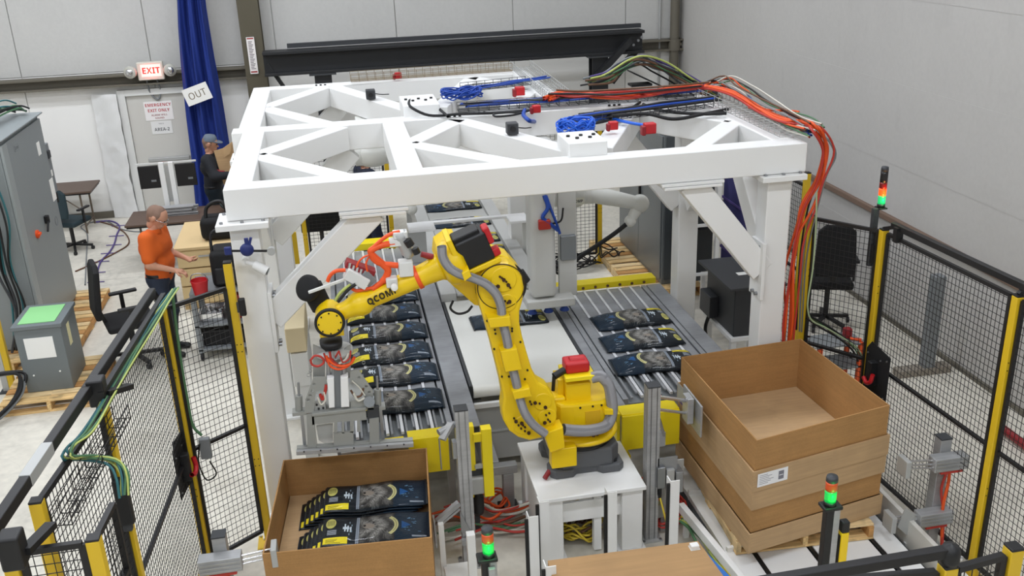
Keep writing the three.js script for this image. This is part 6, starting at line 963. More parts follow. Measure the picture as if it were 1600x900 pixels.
// ================================================================ big grey cabinet and transformer on pallets
{
  const o = thing('control_cabinet', 'tall grey electrical cabinet with rotary handle on a pallet', 'cabinet'), xf = -3.7, z1 = -13.0, z0 = -11.35, yb = 0.14, yt = 2.62;
  part(o, 'body', bx(xf - 0.75, xf, yb, yt, z1, z0, 0.012), M.cabinet);
  const d = part(o, 'door', bx(xf, xf + 0.03, yb + 0.06, yt - 0.05, z1 + 0.03, z0 - 0.2, 0.008), M.cabinet); part(o, 'door_edge', bx(xf, xf + 0.035, yb + 0.06, yt - 0.05, z0 - 0.19, z0 - 0.01, 0.008), std(0x9aa0a0, 0.45, 0.1));
  part(o, 'roof_lip', bx(xf - 0.78, xf + 0.06, yt, yt + 0.02, z1 - 0.03, z0 + 0.03, 0.006), M.cabinet); part(o, 'foot', [bx(xf - 0.7, xf - 0.1, 0.131, yb, z1 + 0.1, z0 - 0.1)], M.darkGrey);
  const F = (px, py, dd = 0.03) => { const q = gx(px, py, xf + dd); return q; };
  const h = F(70, 343), kn = F(57, 366); sub(d, 'handle', [cb([xf + 0.055, h[1], h[2]], [0.05, 0.1, 0.07], 0.012), bar([xf + 0.07, h[1], h[2]], [xf + 0.07, h[1] - 0.12, h[2] + 0.12], 0.02, 0.02)], M.black); sub(d, 'rotary_switch', [cy([xf + 0.03, kn[1], kn[2]], [xf + 0.055, kn[1], kn[2]], 0.05), cb([xf + 0.065, kn[1], kn[2]], [0.03, 0.03, 0.09], 0.006)], M.orange, 'orange rotary switch'); const rr = F(88, 345); sub(d, 'badge', ring([xf + 0.03, rr[1], rr[2]], [xf + 0.034, rr[1], rr[2]], 0.06, 0.05), M.grey);
  for (const [px, py, w, hh] of [[83, 296, 0.16, 0.28], [61, 232, 0.12, 0.16]]) { const q = F(px, py, 0.034); sub(d, 'paper', bx(xf + 0.03, xf + 0.034, q[1] - hh / 2, q[1] + hh / 2, q[2] - w / 2, q[2] + w / 2), M.paper); }
  const lg = F(26, 231, 0.036); sub(d, 'emblem', flat(new THREE.PlaneGeometry(0.2, 0.09)).rotateY(Math.PI / 2).translate(xf + 0.033, lg[1], lg[2]), std(0xffffff, 0.6, 0, { map: canvasTex(200, 90, (g, w, h2) => { g.fillStyle = '#8b9192'; g.fillRect(0, 0, w, h2); g.fillStyle = '#3b3f42'; g.font = 'bold 46px sans-serif'; g.fillText('QComp', 34, 60, 150); g.strokeStyle = '#3b3f42'; g.lineWidth = 5; g.beginPath(); g.arc(40, 45, 30, 0.8, 5.2); g.stroke(); }) }), 'dark emblem', true);
  settle(o);
  const jb = thing('junction_box', 'grey junction box with black latches on the far side of the cabinet', 'junction box'), q = gx(95, 265, -3.75); part(jb, 'body', bx(-3.98, -3.72, 1.55, 2.2, -13.28, -13.01, 0.012), M.grey); part(jb, 'latch', bx(-3.73, -3.69, 2.02, 2.12, -13.2, -13.1, 0.008), M.darkGrey); part(jb, 'gland', cy([-3.75, 1.55, -13.15], [-3.75, 1.43, -13.15], 0.05), M.black); part(jb, 'label', bx(-3.721, -3.717, 1.78, 1.86, -13.2, -13.08), M.paper); settle(jb);
  cableRun('cabinet_cable_bundle', 'loose green and black wires on top of the grey cabinet', [[-4.1, 2.66, -11.5], [-4.0, 2.72, -11.9], [-3.95, 2.74, -12.4], [-3.9, 2.72, -12.75], [-3.85, 2.66, -12.95]], 10, 0.22, 0.011, [M.black, M.greenCable, M.black, M.tealCable], 71);
  cableRun('side_cable_bundle', 'dark wires hanging down the near side of the grey cabinet', [[-3.85, 2.3, -11.2], [-3.8, 1.7, -11.16], [-3.85, 1.2, -11.18], [-3.8, 0.7, -11.14], [-3.9, 0.2, -11.12]], 8, 0.16, 0.013, [M.black, M.darkGrey, M.black, M.tealCable], 72);
  pallet('long wooden pallet under the grey electrical cabinet', -3.98, -12.15, 1.3, 2.3, 0, 0); pallet('wooden pallet beneath the small grey transformer box', -3.32, -10.42, 0.98, 1.1, 0, 0.02);
  const t = thing('transformer_box', 'grey transformer box with green sheet on top and paper on front', 'transformer'); const x0 = -3.57, x1 = -3.1, za = -10.72, zb = -10.12;
  part(t, 'body', bx(x0, x1, 0.131, 0.86, za, zb, 0.008), M.trans); part(t, 'lid', bx(x0 - 0.02, x1 + 0.02, 0.86, 0.905, za - 0.02, zb + 0.02, 0.008), M.trans); part(t, 'green_sheet', bx(x0 + 0.04, x1 - 0.06, 0.906, 0.912, za + 0.06, zb - 0.05), M.green); part(t, 'paper_notice', bx(x0 + 0.08, x1 - 0.1, 0.52, 0.76, zb, zb + 0.004), M.paper); part(t, 'side_notice', bx(x1, x1 + 0.003, 0.55, 0.8, zb - 0.3, zb - 0.2), std(0xe2dcae, 0.8)); part(t, 'screw', [[0.1, 0.33], [0.37, 0.35]].map(([a, y]) => bolt([x0 + a, y, zb], [0, 0, 1], 0.01, 0.008)), M.paper); settle(t);
  const yp = thing('striped_post', 'slim yellow and grey barrier post beside the transformer', 'post'); const pz = gy(22, 590, 0.14); part(yp, 'post', bx(-3.88, -3.82, 0, 1.3, -10.55, -10.49, 0.004), M.fenceYellow); part(yp, 'backing', bx(-3.95, -3.885, 0, 1.3, -10.56, -10.5, 0.004), M.aluDull); part(yp, 'base', bx(-3.98, -3.8, 0, 0.01, -10.6, -10.44), M.darkGrey); settle(yp);
  cableRun('hose_bundle', 'thick black hose and wires lying by the transformer pallet', [[-3.98, 0.42, -9.95], [-3.75, 0.4, -10.05], [-3.6, 0.35, -10.1], [-3.62, 0.2, -10.0], [-3.8, 0.05, -9.7], [-4.0, 0.05, -9.5]], 4, 0.08, 0.02, [M.rubber, M.grey, M.black], 73); coil('floor_wire_coil', 'loose black wire loops on the floor by the transformer', [-3.85, 0, -9.45], 0.16, 9, 4, M.black, 74);
}
// ================================================================ work tables, chairs and cart
function foldTable(label, x0, x1, z0, z1, h = 0.74) {
  const o = thing('folding_table', label, 'table'); part(o, 'table_top', bx(x0, x1, h - 0.035, h, z0, z1, 0.01), M.tableTop); part(o, 'edge_band', [bx(x0 + 0.02, x1 - 0.02, h - 0.06, h - 0.035, z0 + 0.02, z1 - 0.02)], M.black);
  for (const x of [x0 + 0.2, x1 - 0.2]) { for (const z of [z0 + 0.08, z1 - 0.08]) part(o, 'leg', cy([x, h - 0.05, z], [x, 0, z], 0.016), std(0x6b5f52, 0.5, 0.3)); part(o, 'cross_bar', cy([x, 0.12, z0 + 0.08], [x, 0.12, z1 - 0.08], 0.012), std(0x6b5f52, 0.5, 0.3)); part(o, 'strut', cy([x, 0.4, z1 - 0.08], [x + (x < (x0 + x1) / 2 ? 0.35 : -0.35), h - 0.06, z1 - 0.12], 0.01), std(0x6b5f52, 0.5, 0.3)); }
  return settle(o);
}
foldTable('brown folding table against the back wall behind the cabinet', -5.6, -4.1, -17.15, -16.4); foldTable('brown folding table carrying aluminium profiles and monitors', -3.18, -1.3, -14.9, -14.15);
{
  const ch = (label, x, z, turn, m, hb = 0.45) => { const o = thing('office_chair', label, 'chair'); part(o, 'seat', bx(-0.24, 0.24, 0.44, 0.52, -0.24, 0.24, 0.035), m); part(o, 'backrest', plate([-0.27, 0.6, -0.22], [0, 0, 1], [0.12, 1, 0], [[0.02, 0], [0.42, 0], [0.44, 0.1], [0.42, hb - 0.06], [0.34, hb], [0.1, hb], [0.02, hb - 0.06], [0, 0.1]], 0.06, [], 0.02), m); part(o, 'back_support', bar([-0.2, 0.46, 0], [-0.28, 0.72, 0], 0.06, 0.02), M.black); part(o, 'column', cy([0, 0.1, 0], [0, 0.44, 0], 0.03), M.black); for (let i = 0; i < 5; i++) { const a = i * 1.2566, e = [0.28 * Math.cos(a), 0.07, 0.28 * Math.sin(a)]; part(o, 'base_arm', bar([0, 0.1, 0], e, 0.04, 0.03), M.black); part(o, 'caster', cy([e[0] - 0.01, 0.03, e[2] - 0.015], [e[0] - 0.01, 0.03, e[2] + 0.015], 0.03), M.black); } for (const s of [-1, 1]) part(o, 'armrest', [bx(-0.12, 0.16, 0.68, 0.71, s * 0.27 - 0.03, s * 0.27 + 0.03, 0.01), bx(-0.02, 0.02, 0.47, 0.68, s * 0.27 - 0.012, s * 0.27 + 0.012)], M.black); o.position.set(x, 0, z); o.rotation.y = turn; return o; };
  ch('black office chair beside the person in orange', -2.6, -10.95, 0.35, M.blackMatt, 0.56).scale.setScalar(1.12); ch('dark green office chair in front of the back wall table', -4.3, -15.6, 1.2, std(0x22343a, 0.8)); { const q = gz(1290, 350, -9.85); ch('tall black swivel chair behind the mesh fence near the right wall', q[0] + 0.1, -9.85, 1.25, M.blackMatt, 0.5).scale.set(1.05, 1.22, 1.05); };
  // aluminium profile bundle on the table
  const z = -14.45; for (let i = 0; i < 9; i++) { const o = thing('aluminium_profile', 'short aluminium profile lying in the pile on the brown table', 'profile', 'aluminium profiles piled on the brown table'); const r = i % 3, l = Math.floor(i / 3), a = gz(233 + (i * 7) % 16, 340, z)[0], b = gz(300 + (i * 5) % 12, 335, z)[0]; part(o, 'bar', [bx(a, b, 0.742 + l * 0.046, 0.784 + l * 0.046, z - 0.14 + r * 0.05, z - 0.098 + r * 0.05, 0.003)], M.alu); part(o, 'groove', bx(a + 0.002, b - 0.002, 0.758 + l * 0.046, 0.768 + l * 0.046, z - 0.099 + r * 0.05, z - 0.0965 + r * 0.05), M.darkGrey); settle(o); }
  const zf = -14.7, u0 = gz(257, 290, zf)[0], u1 = gz(272, 290, zf)[0], yt = gz(262, 253, zf)[1];
  const f = thing('monitor_stand', 'white aluminium monitor stand with two black screens on the brown table', 'monitor stand'); for (const x of [u0, u1]) part(f, 'upright', bx(x - 0.035, x + 0.035, 0.742, yt, zf - 0.03, zf + 0.03, 0.004), M.white); part(f, 'back_panel', bx(u0 + 0.035, u1 - 0.035, 0.9, yt - 0.05, zf - 0.02, zf - 0.01), M.aluDull); part(f, 'cross_bar', bx(u0 - 0.36, u1 + 0.36, yt - 0.03, yt - 0.005, zf - 0.05, zf - 0.03), M.whiteDull);
  for (const [a, b, c, d] of [[u0 - 0.34, u0 - 0.05, yt - 0.38, yt - 0.04], [u1 + 0.05, u1 + 0.34, yt - 0.38, yt - 0.04]]) { const m = part(f, 'monitor', bx(a, b, c, d, zf - 0.03, zf + 0.01, 0.008), M.black); sub(m, 'sticker', bx(b - 0.12, b - 0.05, c + 0.1, c + 0.13, zf + 0.01, zf + 0.013), M.grey); } settle(f);
  const bags = thing('dark_cable_heap', 'heap of dark green cables on the end of the brown table', 'cable'); part(bags, 'loop', coilGeo([-1.55, 0.745, -14.5], 0.3, 60, 0.02), std(0x1b2b2b, 0.7)); settle(bags);
  // pale workbench with drawers
  const wb = thing('workbench', 'pale wooden workbench behind the person in orange', 'workbench'); const bx0 = -2.25, bx1 = -1.2; part(wb, 'bench_top', bx(bx0, bx1, 0.84, 0.88, -13.6, -12.4, 0.006), std(0xd9bd8c, 0.7)); for (let i = 0; i < 3; i++) { const dr = part(wb, 'drawer', bx(bx0 + 0.03, bx1 - 0.03, 0.1 + i * 0.25, 0.33 + i * 0.25, -12.46, -12.42, 0.004), std(0xe0c592, 0.7)); sub(dr, 'pull', bx(bx0 + 0.3, bx0 + 0.45, 0.24 + i * 0.25, 0.26 + i * 0.25, -12.42, -12.4), M.aluDull); } part(wb, 'carcass', bx(bx0 + 0.02, bx1 - 0.02, 0.0, 0.84, -13.55, -12.47), std(0xd2b584, 0.7)); settle(wb);
  // steel cart with tools
  const cart = thing('steel_cart', 'grey steel cart with two shelves beside the person in orange', 'cart'), cx0 = -1.86, cx1 = -1.2, cz0 = -11.35, cz1 = -10.75; for (const y of [0.12, 0.42, 0.82]) part(cart, 'shelf', [bx(cx0, cx1, y, y + 0.03, cz0, cz1, 0.006)], M.grey); for (const x of [cx0 + 0.03, cx1 - 0.03]) for (const zz of [cz0 + 0.03, cz1 - 0.03]) { part(cart, 'upright', bx(x - 0.03, x + 0.03, 0.1, 0.82, zz - 0.03, zz + 0.03, 0.004), M.grey); part(cart, 'caster', cy([x - 0.015, 0.05, zz], [x + 0.015, 0.05, zz], 0.05), M.rubber); } settle(cart);
  const tb1 = thing('tool_bag', 'black fabric tool bag standing open on the steel cart', 'bag'); part(tb1, 'body', bx(-1.6, -1.24, 0.851, 1.28, -11.25, -10.85, 0.06), M.blackMatt); part(tb1, 'handle', tb([[-1.57, 1.25, -10.95], [-1.54, 1.48, -11.0], [-1.34, 1.5, -11.0], [-1.3, 1.25, -10.95]], 0.018), M.black); part(tb1, 'pocket', bx(-1.55, -1.3, 0.9, 1.1, -10.86, -10.81, 0.02), M.rubber); settle(tb1);
  const bp = thing('black_backpack', 'black backpack with a round handle on the workbench', 'backpack'), q = gz(335, 378, -12.3); part(bp, 'body', cb([q[0] + 0.05, 1.035, -12.75], [0.5, 0.3, 0.35], 0.08), M.blackMatt); part(bp, 'handle', tb([[q[0] - 0.12, 1.1, -12.65], [q[0] - 0.08, 1.32, -12.7], [q[0] + 0.1, 1.38, -12.7], [q[0] + 0.2, 1.1, -12.65]], 0.025), M.black); settle(bp);
  const hm = thing('red_bucket', 'bright red plastic bucket beside the cart', 'bucket'), r = gy(297, 462, 0.95); part(hm, 'bucket', lat([-2.0, 0.851, -10.95].map((v, i) => (i === 0 ? -1.72 : i === 2 ? -10.72 : v)), [[0, 0], [0.075, 0], [0.095, 0.16], [0.1, 0.17], [0.09, 0.17], [0.07, 0.01], [0, 0.01]], 24), M.red); part(hm, 'handle', tb([[-1.82, 1.0, -10.72], [-1.78, 1.1, -10.68], [-1.66, 1.1, -10.68], [-1.62, 1.0, -10.72]], 0.006), M.steel); settle(hm);
  const rc = thing('red_tool_case', 'dark red tool case on the lower cart shelf', 'case'); part(rc, 'body', bx(-1.5, -1.24, 0.451, 0.75, -11.2, -10.85, 0.02), M.redDark); part(rc, 'latch', bx(-1.42, -1.32, 0.64, 0.68, -10.85, -10.835), M.black); settle(rc); const foilbox = thing('steel_parts_tray', 'shiny metal parts tray on the lower cart shelf', 'tray'); part(foilbox, 'tray', bx(-1.8, -1.54, 0.451, 0.55, -11.2, -10.85, 0.01), M.chrome); part(foilbox, 'parts', [0, 1, 2, 3].map((i) => cy([-1.76 + i * 0.06, 0.55, -11.1 + i * 0.05], [-1.72 + i * 0.06, 0.57, -10.95], 0.015)), M.steel); settle(foilbox); const bb = thing('black_parts_bin', 'black plastic bin at the bottom of the cart', 'bin'); part(bb, 'bin', [bx(-1.8, -1.3, 0.151, 0.34, -11.25, -10.82, 0.02)], M.blackMatt); part(bb, 'rim', bx(-1.82, -1.28, 0.33, 0.35, -11.27, -10.8, 0.006), M.black); settle(bb);
  // board leaning, floor cable with ties
  const fc = thing('floor_cable', 'dark cable with cable ties snaking over the pale floor', 'cable'); const P = [[150, 440], [152, 425], [158, 408], [170, 395], [178, 382], [182, 368], [186, 352], [170, 345], [150, 347]].map(([x, y]) => gy(x, y, 0.015)); part(fc, 'sheath', tb(P, 0.013, 60), M.purple); P.slice(0, 7).forEach((p) => part(fc, 'wire_tie', cy([p[0] - 0.12, 0.012, p[2]], [p[0] + 0.12, 0.012, p[2] + 0.02], 0.007), M.purple)); settle(fc);
  const f2 = thing('floor_cable', 'brown extension cable curving over the pale floor', 'cable'); part(f2, 'sheath', tb([[118, 424], [150, 410], [180, 395], [200, 382], [196, 365], [175, 352], [155, 346]].map(([x, y]) => gy(x, y, 0.012)), 0.012, 60), M.brownCable); settle(f2); const f3 = thing('floor_cable', 'thin grey cable running along the floor to the table leg', 'cable'); part(f3, 'sheath', tb([[133, 445], [135, 400], [136, 365], [128, 352], [160, 345], [190, 358], [215, 362], [240, 360]].map(([x, y]) => gy(x, y, 0.01)), 0.01, 60), M.grey); settle(f3);
}
function coilGeo(c, r, n, w) { const R = rng(88), pts = []; for (let i = 0; i < n; i++) { const a = i * 0.7, q = r * (0.5 + 0.5 * R()); pts.push([c[0] + q * Math.cos(a), c[1] + 0.02 + R() * r * 0.5, c[2] + 0.5 * q * Math.sin(a)]); } return tb(pts, w, n * 4, 6); }
// ================================================================ rear of the cell
{
  const zr = -12.75, xs = [[476, 360], [612, 355], [806, 380], [937, 380]].map(([x, y]) => gz(x, y, zr)[0]);
  const L = ['yellow rear fence post behind the gantry column brace', 'yellow rear fence post beside the infeed conveyor', 'yellow rear fence post behind the hanging white robot', 'yellow rear fence post beside the grey cabinet'];
  const P = ['rear wire mesh fence panel in front of the dark monitor', null, 'rear wire mesh fence panel behind the hanging white robot'];
  xs.forEach((x, i) => { fencePost(L[i], [x, zr], 2.1); if (i < 3 && P[i]) fencePanel(P[i], [x, zr], [xs[i + 1], zr], { y1: 2.05, pitch: [0.06, 0.05], wire: 0.004 }); });
  // right side rear posts
  const zs = -9.9, r1 = gz(1130, 380, zs)[0], r2 = gz(1165, 340, zs + 0.1)[0];
  fencePost('yellow fence post behind the black transformer', [4.62, -9.9], 2.1); fencePost('yellow fence post next to the purple crate', [4.66, -8.9], 2.2); fencePanel('rear side wire mesh panel behind the black transformer', [4.62, -9.9], [4.66, -8.9], { y1: 2.05 });
  const pc = thing('purple_crate', 'stack of dark purple wrapped goods near the right wall', 'crate'); part(pc, 'wrap', bx(4.72, 5.1, 0, 1.75, -11.2, -10.4, 0.04), M.purpleBox); for (let i = 0; i < 5; i++) part(pc, 'strap', bx(4.715, 5.105, 0.3 + i * 0.33, 0.33 + i * 0.33, -11.205, -10.395), M.purple); settle(pc);
  // grey cabinet on pallets
  const c = thing('control_cabinet', 'large grey steel cabinet on pallets at the rear of the cell', 'cabinet'), x0 = 3.97, x1 = 4.55, z0 = -13.2, z1 = -11.32; part(c, 'body', bx(x0, x1, 0.131, 2.15, z0, z1, 0.01), std(0x6d7274, 0.4, 0.15)); part(c, 'door', bx(x0 - 0.02, x0, 0.2, 2.1, z0 + 0.03, (z0 + z1) / 2 - 0.005, 0.006), std(0x74797b, 0.35, 0.2)); part(c, 'door', bx(x0 - 0.02, x0, 0.2, 2.1, (z0 + z1) / 2 + 0.005, z1 - 0.03, 0.006), std(0x74797b, 0.35, 0.2)); part(c, 'side_panel', bx(x0 + 0.03, x1 - 0.03, 0.2, 2.1, z1, z1 + 0.012), std(0x4b5053, 0.5, 0.1)); part(c, 'handle', bx(x0 - 0.05, x0 - 0.02, 1.1, 1.3, -12.2, -12.16, 0.006), M.black); settle(c);
  pallet('wooden pallet under the rear grey cabinet', 4.02, -12.85, 0.95, 1.1, 0, 0.01); pallet('wooden pallet with loose boards under the rear grey cabinet', 4.02, -11.7, 0.95, 1.1, 0, -0.01);
  coil('black_floor_cable', 'black cable loop lying on the rear pallet boards', [3.62, 0.14, -12.5], 0.22, 9, 2, M.black, 81); coil('rear_floor_cable', 'dark cables tangled on the floor by the rear fence post', [3.1, 0, -12.55], 0.3, 9, 5, M.black, 82, 1.4, 0.7);
  // two dark drive units on a white rack
  const r = thing('drive_rack', 'white steel rack in front of the rear grey cabinet', 'rack'); for (const x of [4.0, 4.4]) for (const z of [-10.95, -10.55]) part(r, 'upright', bx(x - 0.025, x + 0.025, 0, 1.75, z - 0.025, z + 0.025, 0.003), M.white); for (const y of [0.55, 1.18]) for (const z of [-10.95, -10.55]) part(r, 'rail', bx(4.0, 4.4, y - 0.03, y, z - 0.02, z + 0.02), M.white); for (const y of [0.55, 1.18]) for (const x of [4.0, 4.4]) part(r, 'rail', bx(x - 0.02, x + 0.02, y - 0.03, y, -10.95, -10.55), M.white); settle(r);
  [[0.551, 'lower dark drive unit with white print on the white rack'], [1.181, 'upper dark drive unit with white print on the white rack']].forEach(([y, l]) => { const d = thing('drive_unit', l, 'drive unit'); part(d, 'body', bx(3.96, 4.36, y, y + 0.55, -10.92, -10.58, 0.012), std(0x26292c, 0.5)); for (let i = 0; i < 3; i++) part(d, 'vent', bx(3.955, 3.962, y + 0.1 + i * 0.14, y + 0.16 + i * 0.14, -10.85, -10.65), M.grey); settle(d); });
  // black transformer on a white stand
  const b = thing('black_transformer', 'dark grey transformer enclosure on a white stand behind the gantry column', 'transformer'); const q0 = gz(1145, 527, -8.78), q1 = gz(1145, 455, -8.78); part(b, 'enclosure', bx(q0[0], q0[0] + 0.55, q0[1], q1[1], -9.55, -8.78, 0.01), std(0x35373a, 0.5, 0.1)); part(b, 'hood', bx(q0[0] - 0.06, q0[0] + 0.57, q1[1], q1[1] + 0.03, -9.7, -8.76, 0.006), std(0x3c3e41, 0.5, 0.1)); part(b, 'side_box', bx(q0[0] - 0.1, q0[0], q0[1] + 0.05, q0[1] + 0.3, -9.5, -9.2, 0.01), std(0x35373a, 0.5, 0.1)); part(b, 'sticker', bx(q0[0] + 0.18, q0[0] + 0.28, q1[1] + 0.03, q1[1] + 0.033, -9.2, -9.12), M.paper); part(b, 'cable', tb([[q0[0] - 0.06, q0[1] + 0.06, -9.3], [q0[0] - 0.1, q0[1] - 0.1, -9.3], [q0[0] - 0.05, q0[1] - 0.35, -9.3]], 0.02), M.black); settle(b);
  const st = thing('white_stand', 'white steel stand under the dark transformer enclosure', 'stand'); for (const x of [q0[0] + 0.02, q0[0] + 0.52]) for (const z of [-9.5, -8.82]) part(st, 'leg', bx(x - 0.03, x + 0.03, 0, q0[1] - 0.05, z - 0.03, z + 0.03, 0.004), M.white); part(st, 'top_frame', [bx(q0[0] - 0.03, q0[0] + 0.57, q0[1] - 0.05, q0[1] - 0.002, -8.86, -8.76, 0.004), bx(q0[0] - 0.03, q0[0] + 0.57, q0[1] - 0.05, q0[1] - 0.002, -9.55, -9.46, 0.004), bx(q0[0] - 0.03, q0[0] + 0.05, q0[1] - 0.05, q0[1] - 0.002, -9.46, -8.86, 0.004), bx(q0[0] + 0.49, q0[0] + 0.57, q0[1] - 0.05, q0[1] - 0.002, -9.46, -8.86, 0.004)], M.white); settle(st);
  // monitor and steel plates behind the rear fence, left
  const m = thing('wall_monitor', 'dark monitor on a stand behind the rear mesh fence', 'monitor'), mm = gz(500, 342, -13.4); part(m, 'screen', cb([mm[0], mm[1], -13.4], [0.55, 0.36, 0.06], 0.012), M.blackMatt); part(m, 'stand', cy([mm[0], 0, -13.45], [mm[0], mm[1], -13.45], 0.03), M.darkGrey); part(m, 'base', cb([mm[0], 0.015, -13.45], [0.4, 0.03, 0.3]), M.darkGrey); settle(m);
  const yb = thing('yellow_barrier', 'yellow sheet metal barrier behind the gantry left column', 'barrier'); part(yb, 'sheet', bx(gz(449, 390, -12.1)[0], gz(466, 390, -12.1)[0], gz(460, 412, -12.1)[1], gz(460, 362, -12.1)[1], -12.1, -12.07, 0.004), M.fenceYellow); part(yb, 'leg', [bx(gz(452, 390, -12.1)[0], gz(456, 390, -12.1)[0], 0, gz(460, 412, -12.1)[1], -12.1, -12.07)], M.fenceYellow); settle(yb);
}
// ================================================================ hanging white pick robot
function hangingRobot(label, x, z, reach, text, drop = 0.4) {
  const o = thing('hanging_robot', label, 'robot'), W = std(0xdcdcd6, 0.42);
  const [ex, ey, ez] = reach.elbow, [wx, wy, wz] = reach.wrist, top = TOP - 0.24;
  part(o, 'base', [bx(x - 0.16, x + 0.16, top - 0.06, top - 0.001, z - 0.16, z + 0.16, 0.01), lat([x, top - drop + 0.1, z], [[0, 0], [0.13, 0], [0.16, 0.06], [0.16, drop - 0.16], [0, drop - 0.16]], 28)], W);
  part(o, 'shoulder', [lat([x, top - drop - 0.12, z], [[0, 0], [0.12, 0.0], [0.17, 0.06], [0.18, 0.16], [0.14, 0.22], [0, 0.22]], 28), cy([x - 0.2, top - drop, z], [x + 0.2, top - drop, z], 0.12, 0.12, 28)], W);
  part(o, 'upper_arm', [cy([x + 0.16, top - drop, z], [ex, ey, ez], 0.1, 0.07, 24), sp([ex, ey, ez], 0.1)], W); part(o, 'forearm', [cy([ex, ey, ez], [wx, wy, wz], 0.075, 0.05, 24), sp([wx, wy, wz], 0.065)], W);
  if (text) part(o, 'lettering', flat(new THREE.PlaneGeometry(0.2, 0.08)).translate(x, top - drop - 0.03, z + 0.187), std(0xffffff, 0.5, 0, { map: canvasTex(200, 80, (g, w, h) => { g.fillStyle = '#e2e0d0'; g.fillRect(0, 0, w, h); g.fillStyle = '#222'; g.font = 'bold 42px sans-serif'; g.fillText('QCOMP', 44, 56, 140); g.strokeStyle = '#222'; g.lineWidth = 4; g.beginPath(); g.arc(36, 44, 24, 0.8, 5.2); g.stroke(); }) }), 'dark QCOMP lettering', true);
  return o;
}
{
  const zr = -9.7, c = gz(892, 306, zr), e = gz(1000, 318, zr + 0.1), w = gz(985, 345, zr + 0.1);
  const o = hangingRobot('white robot hanging from the gantry with bent arm, lettered on its shoulder', c[0], zr, { elbow: e, wrist: w }, true, TOP - 0.24 - c[1] - 0.02);
  part(o, 'hose', tb([gz(985, 345, zr + 0.1), gz(960, 365, zr + 0.1), gz(920, 392, zr + 0.1), gz(885, 415, zr + 0.1), gz(868, 418, zr + 0.1)], 0.025, 50), M.rubber, 'black hose');
  part(o, 'cable', tb([gz(880, 325, zr + 0.2), gz(874, 345, zr + 0.2), gz(862, 350, zr + 0.2), gz(862, 400, zr + 0.2), gz(872, 428, zr + 0.2), gz(884, 420, zr + 0.2)], 0.012, 50), M.black); settle(o);
  // second robot with vacuum head reaching down to the belt
  const z2 = -9.05, t = gz(845, 300, z2), p = thing('picking_robot', 'white picking robot column with vacuum head above the belt', 'robot'), W = std(0xd2d2ce, 0.45);
  part(p, 'column', bx(t[0] - 0.14, t[0] + 0.12, CY + 0.25, TOP - 0.25, z2 - 0.14, z2 + 0.12, 0.05), W); part(p, 'side_plate', bx(t[0] + 0.17, t[0] + 0.36, CY + 0.2, TOP - 0.4, z2 - 0.05, z2 + 0.0, 0.01), W); part(p, 'bridge', bx(t[0] - 0.1, t[0] + 0.36, TOP - 0.5, TOP - 0.3, z2 - 0.1, z2 + 0.04, 0.02), W);
  const v = gz(868, 385, z2 + 0.05); part(p, 'valve_box', bx(t[0] + 0.18, t[0] + 0.34, v[1] - 0.16, v[1] + 0.1, z2 + 0.0, z2 + 0.06, 0.01), M.grey); part(p, 'valve', [cb(gz(850, 350, z2 + 0.12), [0.12, 0.1, 0.08], 0.01)], M.redCable, 'red valve'); part(p, 'vacuum_head', [bx(t[0] - 0.2, t[0] + 0.3, CY + 0.15, CY + 0.24, z2 - 0.2, z2 + 0.16, 0.015)], W); for (const a of [-0.12, 0.05, 0.22]) part(p, 'suction_cup', lat([t[0] + a, CY + 0.05, z2], [[0.05, 0], [0.05, 0.01], [0.02, 0.05], [0.02, 0.1], [0, 0.1]], 18), std(0x2a4aa0, 0.5), 'blue suction cup');
  part(p, 'blue_hose', tb([gz(850, 305, z2 + 0.12), gz(856, 325, z2 + 0.14), gz(848, 340, z2 + 0.14), gz(860, 350, z2 + 0.14), gz(872, 360, z2 + 0.12)], 0.02, 50), M.blueCable); part(p, 'blue_hose', tb([gz(853, 305, z2 + 0.12), gz(862, 330, z2 + 0.14), gz(868, 345, z2 + 0.14), gz(875, 365, z2 + 0.12)], 0.014, 40), M.blueCable); part(p, 'hose', tb([gz(880, 325, z2 + 0.14), gz(876, 345, z2 + 0.14), gz(862, 350, z2 + 0.14)], 0.01, 30), M.black); settle(p);
  const z3 = -10.6, q = gz(590, 250, z3); const h3 = hangingRobot('white robot hanging over the bag conveyor in the rear module', 0.35, z3, { elbow: [0.75, 2.25, z3], wrist: [0.72, 1.7, z3 + 0.1] }, false); settle(h3);
}
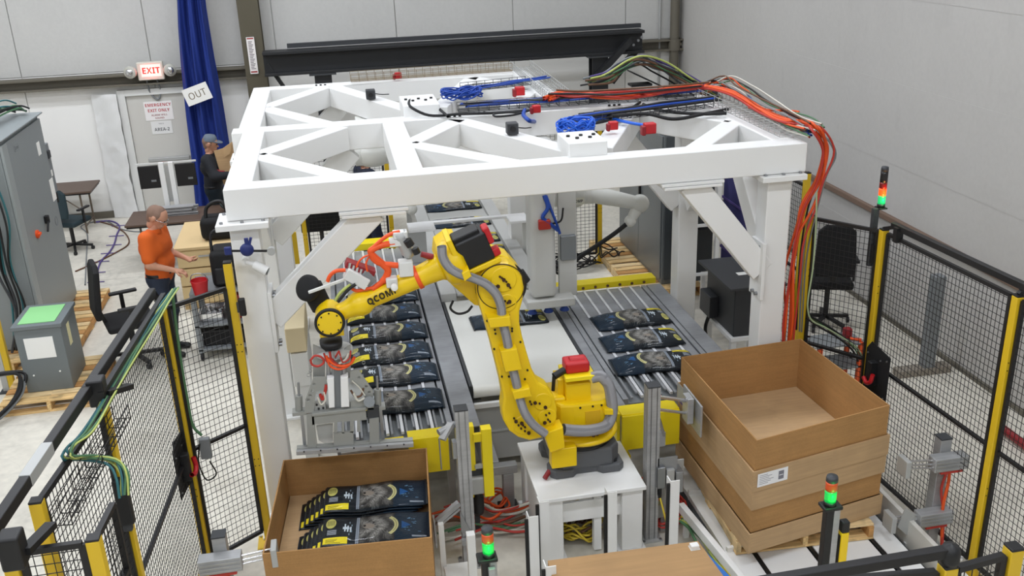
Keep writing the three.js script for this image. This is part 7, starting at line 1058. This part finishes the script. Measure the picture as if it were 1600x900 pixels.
// ---- camera, clamp and small things on the front column
{
  const cm = thing('security_camera', 'white bullet camera on the gantry column', 'camera'), z = -6.98, a = gz(384, 409, z), b = gz(397, 413, z), c = gz(418, 424, z + 0.03); part(cm, 'mount', cy([a[0], a[1], z - 0.11], [a[0], a[1], z], 0.03), M.white); part(cm, 'arm', cy([a[0], a[1], z], b, 0.018), M.white); part(cm, 'barrel', cy(b, c, 0.036, 0.036), M.white); part(cm, 'lens', cy(c, [c[0] + 0.006, c[1] - 0.003, c[2]], 0.026), M.grey); settle(cm);
  const cl = thing('bar_clamp', 'blue and black bar clamp gripping the fence post', 'bar clamp'), z2 = -6.9, p = gz(388, 390, z2), q = gz(424, 392, z2), l = gz(356, 392, z2); part(cl, 'bar', bar(l, q, 0.008, 0.016), M.black); part(cl, 'grip', sp([p[0] - 0.01, p[1], z2], 0.05, [1, 1, 0.6]), std(0x1f2c6b, 0.5)); part(cl, 'trigger', bar(p, gz(384, 372, z2), 0.03, 0.02, 0.004), std(0x1f2c6b, 0.5)); part(cl, 'trigger', bar(p, gz(392, 371, z2), 0.025, 0.02, 0.004), std(0x1f2c6b, 0.5)); part(cl, 'jaw', cy([q[0], q[1], z2 - 0.02], [q[0], q[1], z2 + 0.02], 0.03), M.aluDull); part(cl, 'jaw', cb(l, [0.05, 0.06, 0.03], 0.008), std(0x1f2c6b, 0.5)); settle(cl);
  const hk = thing('post_lock', 'black plastic lock on the tall yellow fence post', 'lock'); const h = gz(379, 478, -6.92); part(hk, 'body', cb([h[0], h[1], -6.9], [0.05, 0.14, 0.04], 0.012), M.black); part(hk, 'tongue', cb([h[0] - 0.03, h[1], -6.9], [0.02, 0.08, 0.02], 0.004), M.darkGrey); settle(hk);
  // items behind the right mesh
  const sp2 = thing('support_post', 'grey steel post with wide foot behind the mesh gate', 'post'); const f = gy(1446, 582, 0); part(sp2, 'post', bx(f[0] - 0.06, f[0] + 0.06, 0.08, 1.12, f[2] - 0.06, f[2] + 0.06, 0.006), M.grey); part(sp2, 'foot', bx(f[0] - 0.35, f[0] + 0.25, 0, 0.08, f[2] - 0.07, f[2] + 0.07, 0.006), std(0x8c8478, 0.6)); settle(sp2);
  const rk = thing('tool_rack', 'low shelf with orange legs behind the mesh panel', 'shelf'); const t = gz(1275, 500, -8.2), t2 = gz(1345, 520, -8.2); part(rk, 'shelf', [bx(t[0], t2[0], 0.32, 0.35, -8.4, -8.1, 0.004), bx(t[0], t2[0], 0.58, 0.6, -8.4, -8.1, 0.004)], M.grey); for (const x of [t[0] + 0.03, t2[0] - 0.03]) for (const z3 of [-8.38, -8.12]) part(rk, 'upright', bx(x - 0.02, x + 0.02, 0, 0.6, z3 - 0.02, z3 + 0.02), M.orangeCable); settle(rk);
  const rp = thing('red_tool', 'red hand tool lying on the shelf behind the mesh', 'tool'); part(rp, 'body', [cb([t2[0] - 0.12, 0.66, -8.25], [0.08, 0.11, 0.08], 0.02)], M.redDark); part(rp, 'handle', cy([t2[0] - 0.12, 0.62, -8.2], [t2[0] - 0.02, 0.615, -8.14], 0.015), M.orange); settle(rp);
  const rt = thing('steel_tube', 'dark steel tube leaning behind the mesh gate near the wall', 'tube'); part(rt, 'tube', cy([5.9, 0.06, -7.2], [5.9, 0.06, -4.2], 0.04), M.redDark); part(rt, 'cap', cy([5.9, 0.06, -4.2], [5.9, 0.06, -4.15], 0.045), M.black); settle(rt);
}
// ---------------------------------------------------------------- hand over
scene.traverse((o) => { if (o.isMesh) { o.castShadow = true; o.receiveShadow = true; } if (o.isLight && o.shadow) o.castShadow = true; });
renderer.render(scene, camera);
